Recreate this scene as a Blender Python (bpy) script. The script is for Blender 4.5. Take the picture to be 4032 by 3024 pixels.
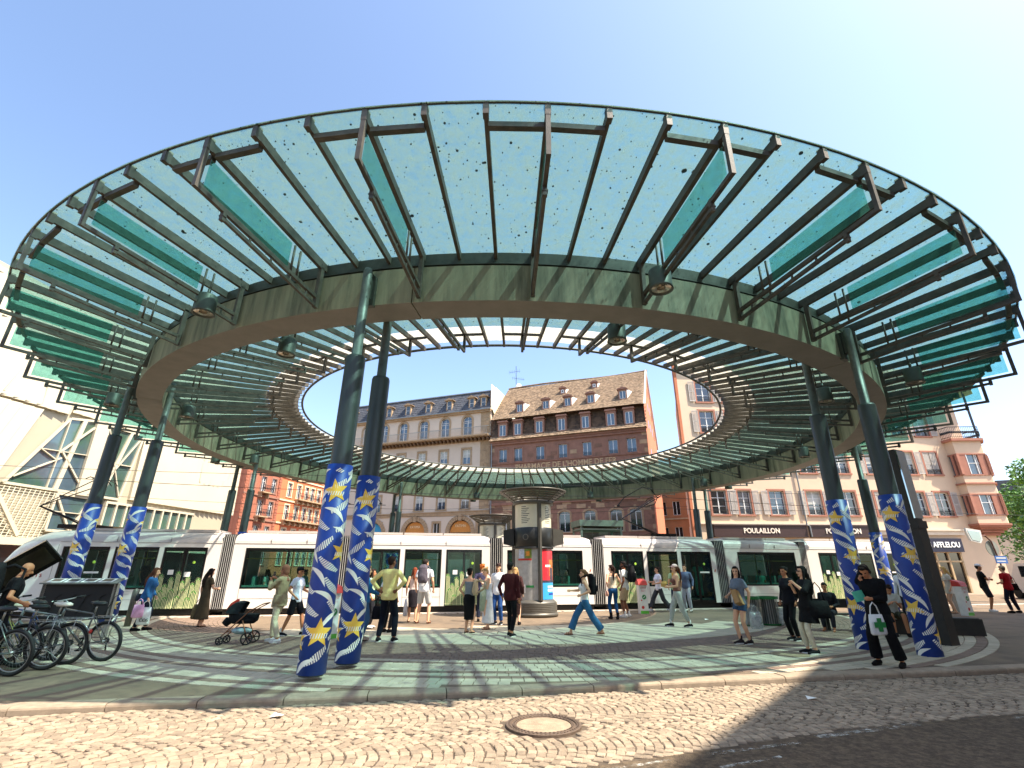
import bpy, math, random
from mathutils import Vector, Matrix, Euler
random.seed(7)
R = math.radians
PI = math.pi
sc = bpy.context.scene
col = sc.collection
for o in list(bpy.data.objects):
    bpy.data.objects.remove(o)

# ------------------------------------------------------------------ camera, sky, sun, exposure
cam = bpy.data.objects.new('camera', bpy.data.cameras.new('camera'))
col.objects.link(cam)
cam.location = (0, 0, 1.6)
cam.rotation_euler = (R(90 + 20.999), 0, 0)
cam.data.sensor_width = 36
cam.data.lens = 17.214
cam.data.clip_start = 0.05
cam.data.clip_end = 2000
sc.camera = cam

SUN = Vector((4.75, -1.95, 8.34)).normalized()
sun_el = math.asin(SUN.z)
sun_rot = math.atan2(SUN.x, SUN.y)
world = bpy.data.worlds.new('World')
sc.world = world
world.use_nodes = True
wn = world.node_tree
wn.nodes.clear()
sky = wn.nodes.new('ShaderNodeTexSky')
sky.sky_type = 'NISHITA'
sky.sun_disc = False
sky.sun_elevation = sun_el
sky.sun_rotation = sun_rot
sky.altitude = 150
sky.air_density = 1.0
sky.dust_density = 1.9
sky.ozone_density = 1.6
bg = wn.nodes.new('ShaderNodeBackground')
bg.inputs[1].default_value = 0.14
wo = wn.nodes.new('ShaderNodeOutputWorld')
wn.links.new(sky.outputs[0], bg.inputs[0])
wn.links.new(bg.outputs[0], wo.inputs[0])
sl = bpy.data.lights.new('sun', 'SUN')
sl.energy = 4.7
sl.angle = R(0.55)
sl.color = (1.0, 0.91, 0.77)
so = bpy.data.objects.new('sun', sl)
so.rotation_euler = SUN.to_track_quat('Z', 'Y').to_euler()
so.location = (30, -20, 40)
col.objects.link(so)
sc.view_settings.view_transform = 'Standard'
sc.view_settings.look = 'None'
sc.view_settings.gamma = 1
sc.view_settings.use_curve_mapping = False
sc.view_settings.exposure = 1.42
try:
    sc.cycles.transparent_max_bounces = 24
    sc.cycles.max_bounces = 8
except Exception:
    pass

# ------------------------------------------------------------------ materials
MATS = {}

def srgb(c):
    if isinstance(c, str):
        c = [int(c[i:i + 2], 16) / 255 for i in (0, 2, 4)]
        c = [x / 12.92 if x <= 0.04045 else ((x + 0.055) / 1.055) ** 2.4 for x in c]
    return tuple(c)

def mat(name, c, rough=0.7, metal=0.0, var=0.2, scale=4.0, bump=0.0, bscale=60.0, rnd=0.0, spec=0.5,
        stretch=None, c2=None, thr=None, coat=0.0, local=False):
    """procedural material: colour broken up by two octaves of noise, optional fine relief and
    per-piece tone; c2/thr adds patches of a second colour (stains, dirt)"""
    if name in MATS:
        return MATS[name]
    m = bpy.data.materials.new(name)
    m.use_nodes = True
    nt = m.node_tree
    N, L = nt.nodes, nt.links
    b = N['Principled BSDF']
    c = srgb(c)
    if local:
        vec = N.new('ShaderNodeTexCoord').outputs['Object']
    else:
        vec = N.new('ShaderNodeNewGeometry').outputs['Position']
    if stretch:
        mp = N.new('ShaderNodeVectorMath'); mp.operation = 'MULTIPLY'
        mp.inputs[1].default_value = stretch
        L.new(vec, mp.inputs[0]); svec = mp.outputs[0]
    else:
        svec = vec
    n1 = N.new('ShaderNodeTexNoise'); n1.inputs['Scale'].default_value = scale
    n1.inputs['Detail'].default_value = 6; n1.inputs['Roughness'].default_value = 0.65
    L.new(svec, n1.inputs['Vector'])
    mr = N.new('ShaderNodeMapRange')
    mr.inputs[1].default_value = 0.3; mr.inputs[2].default_value = 0.7
    mr.inputs[3].default_value = 1 - var; mr.inputs[4].default_value = 1 + var
    L.new(n1.outputs[0], mr.inputs[0])
    val = mr.outputs[0]
    if rnd:
        g = N.new('ShaderNodeNewGeometry'); oi = N.new('ShaderNodeObjectInfo')
        ad = N.new('ShaderNodeMath'); ad.operation = 'ADD'
        L.new(g.outputs['Random Per Island'], ad.inputs[0]); L.new(oi.outputs['Random'], ad.inputs[1])
        fr = N.new('ShaderNodeMath'); fr.operation = 'FRACT'; L.new(ad.outputs[0], fr.inputs[0])
        r2 = N.new('ShaderNodeMapRange'); r2.inputs[3].default_value = 1 - rnd; r2.inputs[4].default_value = 1 + rnd
        L.new(fr.outputs[0], r2.inputs[0])
        mu = N.new('ShaderNodeMath'); mu.operation = 'MULTIPLY'
        L.new(val, mu.inputs[0]); L.new(r2.outputs[0], mu.inputs[1]); val = mu.outputs[0]
    base = None
    if c2 is not None:
        mx = N.new('ShaderNodeMix'); mx.data_type = 'RGBA'
        mx.inputs[6].default_value = (*c, 1); mx.inputs[7].default_value = (*srgb(c2), 1)
        n2 = N.new('ShaderNodeTexNoise'); n2.inputs['Scale'].default_value = scale * 0.45
        n2.inputs['Detail'].default_value = 8; n2.inputs['Roughness'].default_value = 0.7
        L.new(svec, n2.inputs['Vector'])
        m2 = N.new('ShaderNodeMapRange'); t = thr or 0.5
        m2.inputs[1].default_value = t - 0.07; m2.inputs[2].default_value = t + 0.07
        L.new(n2.outputs[0], m2.inputs[0]); L.new(m2.outputs[0], mx.inputs[0])
        base = mx.outputs[2]
    vm = N.new('ShaderNodeVectorMath'); vm.operation = 'SCALE'
    if base is None:
        vm.inputs[0].default_value = c
    else:
        L.new(base, vm.inputs[0])
    L.new(val, vm.inputs['Scale'])
    L.new(vm.outputs[0], b.inputs['Base Color'])
    b.inputs['Roughness'].default_value = rough
    b.inputs['Metallic'].default_value = metal
    b.inputs['Specular IOR Level'].default_value = spec
    if coat:
        b.inputs['Coat Weight'].default_value = coat
        b.inputs['Coat Roughness'].default_value = 0.08
    if bump:
        n3 = N.new('ShaderNodeTexNoise'); n3.inputs['Scale'].default_value = bscale
        n3.inputs['Detail'].default_value = 4
        L.new(vec, n3.inputs['Vector'])
        bp = N.new('ShaderNodeBump'); bp.inputs['Strength'].default_value = min(1, bump)
        bp.inputs['Distance'].default_value = 0.02
        L.new(n3.outputs[0], bp.inputs['Height']); L.new(bp.outputs[0], b.inputs['Normal'])
    MATS[name] = m
    return m

def glass_mat(name, tint, dirt=0.25, dirtcol='9fb3a0', rough=0.02, spots=False, gloss=0.06):
    """thin tinted glass: transmits its tint, mirrors a little, carries a film of translucent dirt"""
    m = bpy.data.materials.new(name); m.use_nodes = True
    nt = m.node_tree; N, L = nt.nodes, nt.links
    N.clear()
    out = N.new('ShaderNodeOutputMaterial')
    tr = N.new('ShaderNodeBsdfTransparent'); tr.inputs[0].default_value = (*tint, 1)
    gl = N.new('ShaderNodeBsdfGlossy'); gl.inputs['Roughness'].default_value = rough
    lw = N.new('ShaderNodeLayerWeight'); lw.inputs[0].default_value = 0.5
    mg = N.new('ShaderNodeMixShader')
    pw = N.new('ShaderNodeMath'); pw.operation = 'POWER'; pw.inputs[1].default_value = 4.0
    L.new(lw.outputs['Facing'], pw.inputs[0])
    fm = N.new('ShaderNodeMath'); fm.operation = 'MULTIPLY_ADD'; fm.inputs[1].default_value = 0.7; fm.inputs[2].default_value = gloss * .6
    L.new(pw.outputs[0], fm.inputs[0])
    L.new(fm.outputs[0], mg.inputs[0]); L.new(tr.outputs[0], mg.inputs[1]); L.new(gl.outputs[0], mg.inputs[2])
    di = N.new('ShaderNodeBsdfDiffuse'); tl = N.new('ShaderNodeBsdfTranslucent')
    di.inputs[0].default_value = (*srgb(dirtcol), 1); tl.inputs[0].default_value = (*srgb(dirtcol), 1)
    md = N.new('ShaderNodeMixShader'); md.inputs[0].default_value = 0.6
    L.new(di.outputs[0], md.inputs[1]); L.new(tl.outputs[0], md.inputs[2])
    geo = N.new('ShaderNodeNewGeometry')
    n1 = N.new('ShaderNodeTexNoise'); n1.inputs['Scale'].default_value = 6.0; n1.inputs['Detail'].default_value = 10
    n1.inputs['Roughness'].default_value = 0.75
    L.new(geo.outputs['Position'], n1.inputs['Vector'])
    mr = N.new('ShaderNodeMapRange'); mr.inputs[1].default_value = 0.33; mr.inputs[2].default_value = 0.68
    mr.inputs[3].default_value = dirt * 0.35; mr.inputs[4].default_value = min(1, dirt * 1.65)
    L.new(n1.outputs[0], mr.inputs[0])
    ms = N.new('ShaderNodeMixShader')
    L.new(mr.outputs[0], ms.inputs[0]); L.new(mg.outputs[0], ms.inputs[1]); L.new(md.outputs[0], ms.inputs[2])
    final = ms.outputs[0]
    if spots:
        dk = N.new('ShaderNodeBsdfDiffuse'); dk.inputs[0].default_value = (0.03, 0.045, 0.04, 1)
        prev = final
        for (s, t) in ((2.6, 0.12), (6.5, 0.16), (13.0, 0.19)):
            vo = N.new('ShaderNodeTexVoronoi'); vo.inputs['Scale'].default_value = s
            wob = N.new('ShaderNodeTexNoise'); wob.inputs['Scale'].default_value = s * 3
            L.new(geo.outputs['Position'], wob.inputs['Vector'])
            va = N.new('ShaderNodeVectorMath'); va.operation = 'SCALE'; va.inputs['Scale'].default_value = 0.12 / s
            L.new(wob.outputs['Color'], va.inputs[0])
            vb = N.new('ShaderNodeVectorMath'); vb.operation = 'ADD'
            L.new(va.outputs[0], vb.inputs[0]); L.new(geo.outputs['Position'], vb.inputs[1])
            # flatten z so that spots are discs on the pane
            vc = N.new('ShaderNodeVectorMath'); vc.operation = 'MULTIPLY'; vc.inputs[1].default_value = (1, 1, 0.0)
            L.new(vb.outputs[0], vc.inputs[0]); L.new(vc.outputs[0], vo.inputs['Vector'])
            # only a share of the cells carries a spot, of its own size
            sep = N.new('ShaderNodeSeparateColor'); L.new(vo.outputs['Color'], sep.inputs[0])
            th = N.new('ShaderNodeMath'); th.operation = 'POWER'; th.inputs[1].default_value = 1.9
            L.new(sep.outputs[0], th.inputs[0])
            sz = N.new('ShaderNodeMath'); sz.operation = 'MULTIPLY'; sz.inputs[1].default_value = t
            L.new(th.outputs[0], sz.inputs[0])
            lt = N.new('ShaderNodeMath'); lt.operation = 'LESS_THAN'
            L.new(vo.outputs['Distance'], lt.inputs[0]); L.new(sz.outputs[0], lt.inputs[1])
            op = N.new('ShaderNodeMath'); op.operation = 'MULTIPLY'; op.inputs[1].default_value = 0.85
            L.new(lt.outputs[0], op.inputs[0])
            mm = N.new('ShaderNodeMixShader')
            L.new(op.outputs[0], mm.inputs[0]); L.new(prev, mm.inputs[1]); L.new(dk.outputs[0], mm.inputs[2])
            prev = mm.outputs[0]
        final = prev
    L.new(final, out.inputs[0])
    MATS[name] = m
    return m

# canopy
m_steel = mat('painted dark steel', '3c413a', 0.5, 0.1, 0.3, 6, 0.15, 90)
m_rib = mat('weathered rib steel', '4c473e', 0.6, 0.0, 0.35, 5, 0.2, 80, c2='33342d', thr=0.58)
m_beam = mat('patinated beam', '86876f', 0.65, 0.0, 0.30, 3.2, 0.15, 40, stretch=(1, 1, 0.12), c2='565c49', thr=0.57)
m_soff = mat('beam underside', '7c776f', 0.7, 0.0, 0.12, 2.0, 0.1, 40)
m_glass = glass_mat('teal canopy glass', (0.62, 0.84, 0.84), 0.30, '959e8e', spots=True)
m_glassfin = glass_mat('green fin glass', (0.54, 0.84, 0.80), 0.14, '6f9f92')
m_milk = glass_mat('milk glass', (0.75, 0.75, 0.72), 0.62, 'f4f1e6')
m_col = mat('column paint', '3c4340', 0.45, 0.2, 0.3, 5, 0.1, 60, stretch=(1, 1, 0.2))
m_coltop = mat('column upper tube', '646b66', 0.5, 0.3, 0.3, 6, 0.1, 60)
m_lampb = mat('floodlight housing', '4c534c', 0.5, 0.3, 0.2)
m_lens = mat('floodlight lens', 'b9b2a4', 0.15, 0.6, 0.3, 20)
m_blue = mat('blue printed wrap', '163b90', 0.45, 0, 0.12, 6)
m_white = mat('white print', 'eceae0', 0.5, 0, 0.08, 6)
m_yel = mat('yellow print', 'f0c44c', 0.5, 0, 0.1, 6)
# ground
m_plaza = mat('plaza ground', '75634f', 0.9, 0, 0.16, 1.2, 0.3, 120, c2='5f5142', thr=0.55)
m_brown = mat('brown pavers', '7a6556', 0.85, 0, 0.14, 3, 0.3, 120, rnd=0.14)
m_light = mat('light granite', 'b0a48e', 0.8, 0, 0.12, 3, 0.25, 120, rnd=0.10)
m_slab = mat('light granite slab', 'aea38c', 0.8, 0, 0.12, 2.2, 0.2, 110, rnd=0.06)
m_kerb = mat('granite kerb', '94836f', 0.85, 0, 0.2, 8, 0.4, 130, rnd=0.08)
m_sett = mat('road setts', '96846f', 0.8, 0, 0.25, 7, 0.6, 110, rnd=0.24)
m_grout = mat('sett joints', '54473a', 0.95, 0, 0.3, 9, 0.4, 120)
m_asph = mat('asphalt', '6a5b4a', 0.95, 0, 0.32, 24, 0.9, 90, c2='55493d', thr=.5, spec=.2)
m_rail = mat('rail steel', '6d6a66', 0.35, 0.8, 0.2)
m_iron = mat('cast iron', '6b5a4c', 0.6, 0.4, 0.3, 20, 0.3)
m_dark = mat('black void', '0c0c0c', 0.8, 0, 0.1)

def paint_mat():
    m = mat('worn road paint', 'd8d4c8', 0.8, 0, 0.15, 6)
    nt = m.node_tree; N, L = nt.nodes, nt.links
    b = N['Principled BSDF']; g = N.new('ShaderNodeNewGeometry')
    n = N.new('ShaderNodeTexNoise'); n.inputs['Scale'].default_value = 9; n.inputs['Detail'].default_value = 9
    n.inputs['Roughness'].default_value = 0.8
    L.new(g.outputs['Position'], n.inputs['Vector'])
    r = N.new('ShaderNodeMapRange'); r.inputs[1].default_value = 0.48; r.inputs[2].default_value = 0.70
    L.new(n.outputs[0], r.inputs[0]); L.new(r.outputs[0], b.inputs['Alpha'])
    return m
m_paint = paint_mat()

# ------------------------------------------------------------------ mesh builder
class MB:
    def __init__(s):
        s.v = []; s.f = []; s.m = []
    def add(s, vs, fs, mi=0, M=None):
        o = len(s.v)
        if M is not None:
            vs = [M @ Vector(p) for p in vs]
        s.v += [tuple(p) for p in vs]
        s.f += [tuple(i + o for i in f) for f in fs]
        s.m += [mi] * len(fs)
        return s
    def box(s, c, d, mi=0, M=None, rz=0):
        x, y, z = d[0] / 2, d[1] / 2, d[2] / 2
        vs = [(a, b, e) for a in (-x, x) for b in (-y, y) for e in (-z, z)]
        T = Matrix.Translation(c)
        if rz: T = T @ Matrix.Rotation(rz, 4, 'Z')
        if M is not None: T = M @ T
        return s.add(vs, [(0, 1, 3, 2), (4, 6, 7, 5), (0, 4, 5, 1), (2, 3, 7, 6), (0, 2, 6, 4), (1, 5, 7, 3)], mi, T)
    def b2(s, x0, x1, y0, y1, z0, z1, mi=0, M=None):
        return s.box(((x0 + x1) / 2, (y0 + y1) / 2, (z0 + z1) / 2), (abs(x1 - x0), abs(y1 - y0), abs(z1 - z0)), mi, M)
    def bar(s, a, b, w, h, mi=0, up=(0, 0, 1)):
        """rectangular bar from a to b: w across, h along up"""
        a, b = Vector(a), Vector(b); d = (b - a)
        if d.length < 1e-6: return s
        d.normalize(); u = Vector(up)
        if abs(d.dot(u)) > .98: u = Vector((0, 1, 0)) if abs(d.y) < .9 else Vector((1, 0, 0))
        sx = d.cross(u).normalized(); uz = sx.cross(d)
        vs = []
        for p in (a, b):
            for i, j in ((-1, -1), (1, -1), (1, 1), (-1, 1)):
                vs.append(p + sx * (i * w / 2) + uz * (j * h / 2))
        return s.add(vs, [(0, 3, 2, 1), (4, 5, 6, 7), (0, 1, 5, 4), (1, 2, 6, 5), (2, 3, 7, 6), (3, 0, 4, 7)], mi)
    def tube(s, pts, rad, n=8, mi=0, caps=True, flat=None):
        pts = [Vector(p) for p in pts]
        if not hasattr(rad, '__len__'): rad = [rad] * len(pts)
        o = len(s.v); prev = None
        for i, p in enumerate(pts):
            d = (pts[min(i + 1, len(pts) - 1)] - pts[max(i - 1, 0)])
            d = d.normalized() if d.length > 1e-9 else Vector((0, 0, 1))
            ref = prev if prev is not None else (Vector((0, 0, 1)) if abs(d.z) < .9 else Vector((0, 1, 0)))
            a = (ref - d * ref.dot(d))
            if a.length < 1e-4: a = Vector((1, 0, 0)) - d * d.x
            a.normalize(); prev = a; bb = d.cross(a)
            r = rad[i]; ra, rb = (r if hasattr(r, '__len__') else (r, r))
            for k in range(n):
                t = 2 * PI * k / n
                s.v.append(tuple(p + a * math.cos(t) * ra + bb * math.sin(t) * rb))
        fs = []
        for i in range(len(pts) - 1):
            for k in range(n):
                k2 = (k + 1) % n
                fs.append((o + i * n + k, o + i * n + k2, o + (i + 1) * n + k2, o + (i + 1) * n + k))
        if caps:
            fs.append(tuple(o + k for k in range(n))[::-1])
            fs.append(tuple(o + (len(pts) - 1) * n + k for k in range(n)))
        s.f += fs; s.m += [mi] * len(fs)
        return s
    def lathe(s, prof, n=24, c=(0, 0, 0), mi=0, a0=0, a1=2 * PI, M=None, caps=False):
        full = abs(a1 - a0 - 2 * PI) < 1e-6
        m = n if full else n + 1
        vs = []
        for r, z in prof:
            for k in range(m):
                t = a0 + (a1 - a0) * k / n
                vs.append((c[0] + r * math.cos(t), c[1] + r * math.sin(t), c[2] + z))
        fs = []
        for i in range(len(prof) - 1):
            for k in range(n):
                k2 = (k + 1) % m
                fs.append((i * m + k, i * m + k2, (i + 1) * m + k2, (i + 1) * m + k))
        if caps and full:
            fs.append(tuple(range(m))[::-1]); fs.append(tuple((len(prof) - 1) * m + k for k in range(m)))
        return s.add(vs, fs, mi, M)
    def ell(s, c, r, mi=0, n=12, M=None, rot=None):
        rings = max(6, n // 2 + 2); vs = []; fs = []
        T = Matrix.Translation(c)
        if rot is not None: T = T @ rot.to_4x4()
        T = T @ Matrix.Diagonal((r[0], r[1], r[2], 1))
        if M is not None: T = M @ T
        vs.append((0, 0, -1))
        for i in range(1, rings):
            t = -PI / 2 + PI * i / rings
            for k in range(n):
                a = 2 * PI * k / n
                vs.append((math.cos(t) * math.cos(a), math.cos(t) * math.sin(a), math.sin(t)))
        vs.append((0, 0, 1)); top = len(vs) - 1
        for k in range(n):
            fs.append((0, 1 + (k + 1) % n, 1 + k))
            for i in range(rings - 2):
                a = 1 + i * n + k; b = 1 + i * n + (k + 1) % n
                fs.append((a, b, b + n, a + n))
            a = 1 + (rings - 2) * n
            fs.append((a + k, a + (k + 1) % n, top))
        return s.add(vs, fs, mi, T)
    def loft(s, rings, n=16, mi=0, M=None):
        """rings: (center, rx, ry) horizontal ellipses, closed"""
        vs = []; fs = []
        for c, rx, ry in rings:
            for k in range(n):
                t = 2 * PI * k / n
                vs.append((c[0] + rx * math.cos(t), c[1] + ry * math.sin(t), c[2]))
        for i in range(len(rings) - 1):
            for k in range(n):
                k2 = (k + 1) % n
                fs.append((i * n + k, i * n + k2, (i + 1) * n + k2, (i + 1) * n + k))
        fs.append(tuple(range(n))[::-1]); fs.append(tuple((len(rings) - 1) * n + k for k in range(n)))
        return s.add(vs, fs, mi, M)
    def prism(s, poly, y0, y1, mi=0, M=None):
        """polygon given as (x,z) pairs, extruded along y"""
        n = len(poly)
        vs = [(p[0], y0, p[1]) for p in poly] + [(p[0], y1, p[1]) for p in poly]
        fs = [tuple(range(n)), tuple(range(n, 2 * n))[::-1]]
        fs += [(i, i + n, (i + 1) % n + n, (i + 1) % n) for i in range(n)]
        return s.add(vs, fs, mi, M)
    def hprism(s, poly, z0, z1, mi=0, M=None):
        """polygon given as (x,y) pairs, extruded along z"""
        n = len(poly)
        vs = [(p[0], p[1], z0) for p in poly] + [(p[0], p[1], z1) for p in poly]
        fs = [tuple(range(n))[::-1], tuple(range(n, 2 * n))]
        fs += [(i, (i + 1) % n, (i + 1) % n + n, i + n) for i in range(n)]
        return s.add(vs, fs, mi, M)
    def mesh(s, name, mats, smooth=False):
        me = bpy.data.meshes.new(name)
        me.from_pydata(s.v, [], s.f)
        if not hasattr(mats, '__len__'): mats = [mats]
        for m in mats: me.materials.append(m)
        me.polygons.foreach_set('material_index', s.m)
        if smooth: me.polygons.foreach_set('use_smooth', [True] * len(s.f))
        me.update()
        return me
    def build(s, name, mats, parent=None, smooth=False, loc=None, rot=None):
        return link(name, s.mesh(name, mats, smooth), parent, loc, rot)

def link(name, me, parent=None, loc=None, rot=None, scale=None):
    o = bpy.data.objects.new(name, me); col.objects.link(o)
    if parent is not None: o.parent = parent
    if loc is not None: o.location = loc
    if rot is not None: o.rotation_euler = rot
    if scale is not None: o.scale = scale
    return o

def fixn(o):
    import bmesh
    b = bmesh.new(); b.from_mesh(o.data); bmesh.ops.recalc_face_normals(b, faces=b.faces); b.to_mesh(o.data); b.free()
    return o

def tag(o, label=None, cat=None, group=None, kind=None):
    if label: o['label'] = label
    if cat: o['category'] = cat
    if group: o['group'] = group
    if kind: o['kind'] = kind
    return o

def thing(name, label, cat, loc=(0, 0, 0), rz=0, group=None):
    o = link(name, None, None, loc, (0, 0, rz))
    o.empty_display_size = 0.2
    return tag(o, label, cat, group)

def copytree(o, parent=None):
    c = o.copy(); col.objects.link(c)
    if parent is not None: c.parent = parent
    for ch in list(o.children): copytree(ch, c)
    return c

WORK = bpy.data.scenes.new('work')   # scratch scene in which modifiers are evaluated quickly; removed at the end
def evaluated(t):
    WORK.collection.objects.link(t)
    vl = WORK.view_layers[0]; vl.update()
    me = bpy.data.meshes.new_from_object(t.evaluated_get(vl.depsgraph), preserve_all_data_layers=False, depsgraph=vl.depsgraph)
    WORK.collection.objects.unlink(t)
    return me

def text(body, size, m, parent, loc, rot=(PI / 2, 0, 0), ext=0.01, name='lettering', align='CENTER', squeeze=1.0, bold=0.0):
    cu = bpy.data.curves.new(name, 'FONT'); cu.body = body; cu.size = size; cu.extrude = ext
    cu.align_x = align; cu.align_y = 'CENTER'; cu.offset = bold
    cu.resolution_u = 3
    t = bpy.data.objects.new('tmp', cu)
    me = evaluated(t)
    bpy.data.objects.remove(t)
    me.materials.clear(); me.materials.append(m)
    return link(name, me, parent, loc, rot, (squeeze, 1, 1))

def remesh(mb, size, mats, name, parent):
    me = mb.mesh('tmp', mats)
    t = bpy.data.objects.new('tmp', me)
    md = t.modifiers.new('r', 'REMESH'); md.mode = 'VOXEL'; md.voxel_size = size; md.use_smooth_shade = True
    sm = t.modifiers.new('s', 'SMOOTH'); sm.iterations = 3; sm.factor = 0.5
    m2 = evaluated(t)
    bpy.data.objects.remove(t); bpy.data.meshes.remove(me)
    m2.materials.clear()
    for m in (mats if hasattr(mats, '__len__') else [mats]): m2.materials.append(m)
    m2.polygons.foreach_set('use_smooth', [True] * len(m2.polygons))
    m2.polygons.foreach_set('material_index', [0] * len(m2.polygons))
    return link(name, m2, parent)
# ------------------------------------------------------------------ ground, road, kerb, paving
CX, CY = -0.18, 23.87
KERB = [(-60, -2.3), (-22, 4.6), (-13, 6.25), (-6.59, 7.41), (-4.87, 7.72), (-3.09, 7.97), (-1.97, 8.18), (-0.04, 8.51), (1.86, 8.88),
        (4.68, 9.5), (6.88, 9.85), (9.43, 10.32), (14, 11.2), (22, 12.9), (60, 21)]
KERB = [(x * .9695, y * .9695) for x, y in KERB]
def kerb_y(x):
    for (x0, y0), (x1, y1) in zip(KERB, KERB[1:]):
        if x0 <= x <= x1: return y0 + (y1 - y0) * (x - x0) / (x1 - x0)
    return 0
def asph_y(x):
    P_ = [(a * .9695, b * .9695) for a, b in [(-60, -20), (-3, 4.3), (0, 5.35), (1.47, 5.87), (3.23, 6.54), (4.57, 6.99), (6.6, 7.43), (14, 9.2), (62, 19)]]
    for (x0, y0), (x1, y1) in zip(P_, P_[1:]):
        if x0 <= x <= x1: return y0 + (y1 - y0) * (x - x0) / (x1 - x0)
    return 0
ROAD = -0.07
g = MB()
g.add([(-900, -900, ROAD - 0.03), (900, -900, ROAD - 0.03), (900, 900, ROAD - 0.03), (-900, 900, ROAD - 0.03)], [(0, 1, 2, 3)])
tag(g.build('ground', m_asph), kind='structure')
KW = 0.29
# plaza slab: from the back of the kerb out to beyond the buildings
xs = [p[0] for p in KERB]
top = [(x, kerb_y(x) + KW * 0.9) for x in xs]
poly = [(-400, -60)] + top + [(400, 90), (400, 500), (-400, 500)]
g = MB(); g.hprism(poly, -0.09, 0.0)
tag(fixn(g.build('plaza', m_plaza)), kind='structure')
# asphalt carriageway
g = MB()
ax = [-58, -3, 0, 1.47, 3.23, 4.57, 6.6, 14, 58]
vs = [(x, asph_y(x), ROAD + 0.004) for x in ax] + [(x, -25, ROAD + 0.004) for x in ax]
g.add(vs, [(i, i + 1 + 0, len(ax) + i + 1, len(ax) + i) for i in range(len(ax) - 1)])
tag(g.build('road', m_asph), kind='structure')

def stone_mesh(name, m, dx, dy, h=0.05, ch=0.01, jit=0.012):
    mb = MB(); stone(mb, 0, 0, 0, dx, dy, 0, h, ch, jit)
    return mb.mesh(name, m)
def stone(mb, x, y, z, dx, dy, rz, h=0.05, ch=0.01, jit=0.008, tilt=0.0):
    """one stone: chamfered top at z, sides h deep"""
    c, s = math.cos(rz), math.sin(rz)
    q = [(-.5, -.5), (.5, -.5), (.5, .5), (-.5, .5)]
    lo, mi_, hi = [], [], []
    tx, ty = random.uniform(-tilt, tilt), random.uniform(-tilt, tilt)
    for a, b in q:
        a2, b2 = a * dx + random.uniform(-jit, jit), b * dy + random.uniform(-jit, jit)
        for L_, k, zz in ((lo, 1, -h), (mi_, 1, -ch), (hi, 1, 0)):
            aa, bb = a2, b2
            if L_ is hi: aa -= math.copysign(ch, a); bb -= math.copysign(ch, b)
            L_.append((x + aa * c - bb * s, y + aa * s + bb * c, z + zz + aa * tx + bb * ty))
    mb.add(lo + mi_ + hi, [(8, 9, 10, 11)] + [(i, (i + 1) % 4, (i + 1) % 4 + 4, i + 4) for i in range(4)] +
           [(4 + i, 4 + (i + 1) % 4, 4 + (i + 1) % 4 + 4, 8 + i) for i in range(4)])

def lay(stones, name, m, parent, nobj=300, key=None, h=0.05, ch=0.01, jit=0.008, variants=8, tilt=0.0, unit=None):
    """stones: (x,y,z,dx,dy,rz). The nobj nearest the camera become objects sharing a few meshes, the rest one mesh"""
    stones.sort(key=key or (lambda q: q[0] ** 2 + q[1] ** 2))
    near, far = stones[:nobj], stones[nobj:]
    if near:
        ux = sum(q[3] for q in near) / len(near); uy = sum(q[4] for q in near) / len(near)
        ms = [stone_mesh(name, m, ux, uy, h, ch, jit) for _ in range(variants)]
        for q in near:
            link(name, random.choice(ms), parent, (q[0], q[1], q[2]), (random.uniform(-tilt, tilt), random.uniform(-tilt, tilt), q[5]),
                 (q[3] / ux, q[4] / uy, 1))
    if far:
        mb = MB()
        for q in far: stone(mb, q[0], q[1], q[2], q[3], q[4], q[5], h, ch, jit, tilt)
        tag(mb.build(name + 's', m, parent), kind='stuff')

# ---- setts of the road in segmental arcs
sett_bed = MB()
xs = [-12, -8, -4, 0, 4, 8, 12, 18]
vs = [(x, asph_y(x), ROAD - 0.014) for x in xs] + [(x, kerb_y(x) + .05, ROAD - 0.014) for x in xs]
sett_bed.add(vs, [(i, i + 1, i + 1 + len(xs), i + len(xs)) for i in range(len(xs) - 1)])
bed = tag(sett_bed.build('cobbled_lane', m_grout), kind='structure')
ud = Vector((math.cos(R(11.5)), math.sin(R(11.5)))); un = Vector((-ud.y, ud.x))
MH = (0.37, 6.77)
stones = []
W = 1.30; ns = 12; rowd = 0.104
for strip in range(-10, 12):
    for row in range(-110, 150):
        off = .5 * (row % 2) + random.uniform(-.12, .12)
        for k in range(ns):
            t = (k + .5 + off * .5) / ns - .5
            if t > .5: t -= 1
            arc = 0.34 * (1 - (2 * t) ** 2)
            p_ = ud * (row * rowd + arc + random.uniform(-.006, .006)) + un * ((strip + .5 + t) * W)
            x, y = p_
            if not (-9.5 < x < 15): continue
            if y < asph_y(x) + .05 or y > kerb_y(x) - .06: continue
            if abs(x) > y * 1.25 + 1.2: continue
            if math.hypot(x - MH[0], y - MH[1]) < 0.50: continue
            sl_ = math.atan(0.34 * 8 * t / W) * 0.85
            stones.append((x, y, ROAD + random.uniform(-.005, .005), rowd * random.uniform(.84, .94), W / ns * random.uniform(.82, .93), R(11.5) + sl_))
lay(stones, 'sett', m_sett, bed, 300, h=0.03, ch=0.008, jit=0.009, tilt=0.035, variants=12)
# ---- row of larger setts along the kerb foot omitted where the arcs reach the kerb

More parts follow.
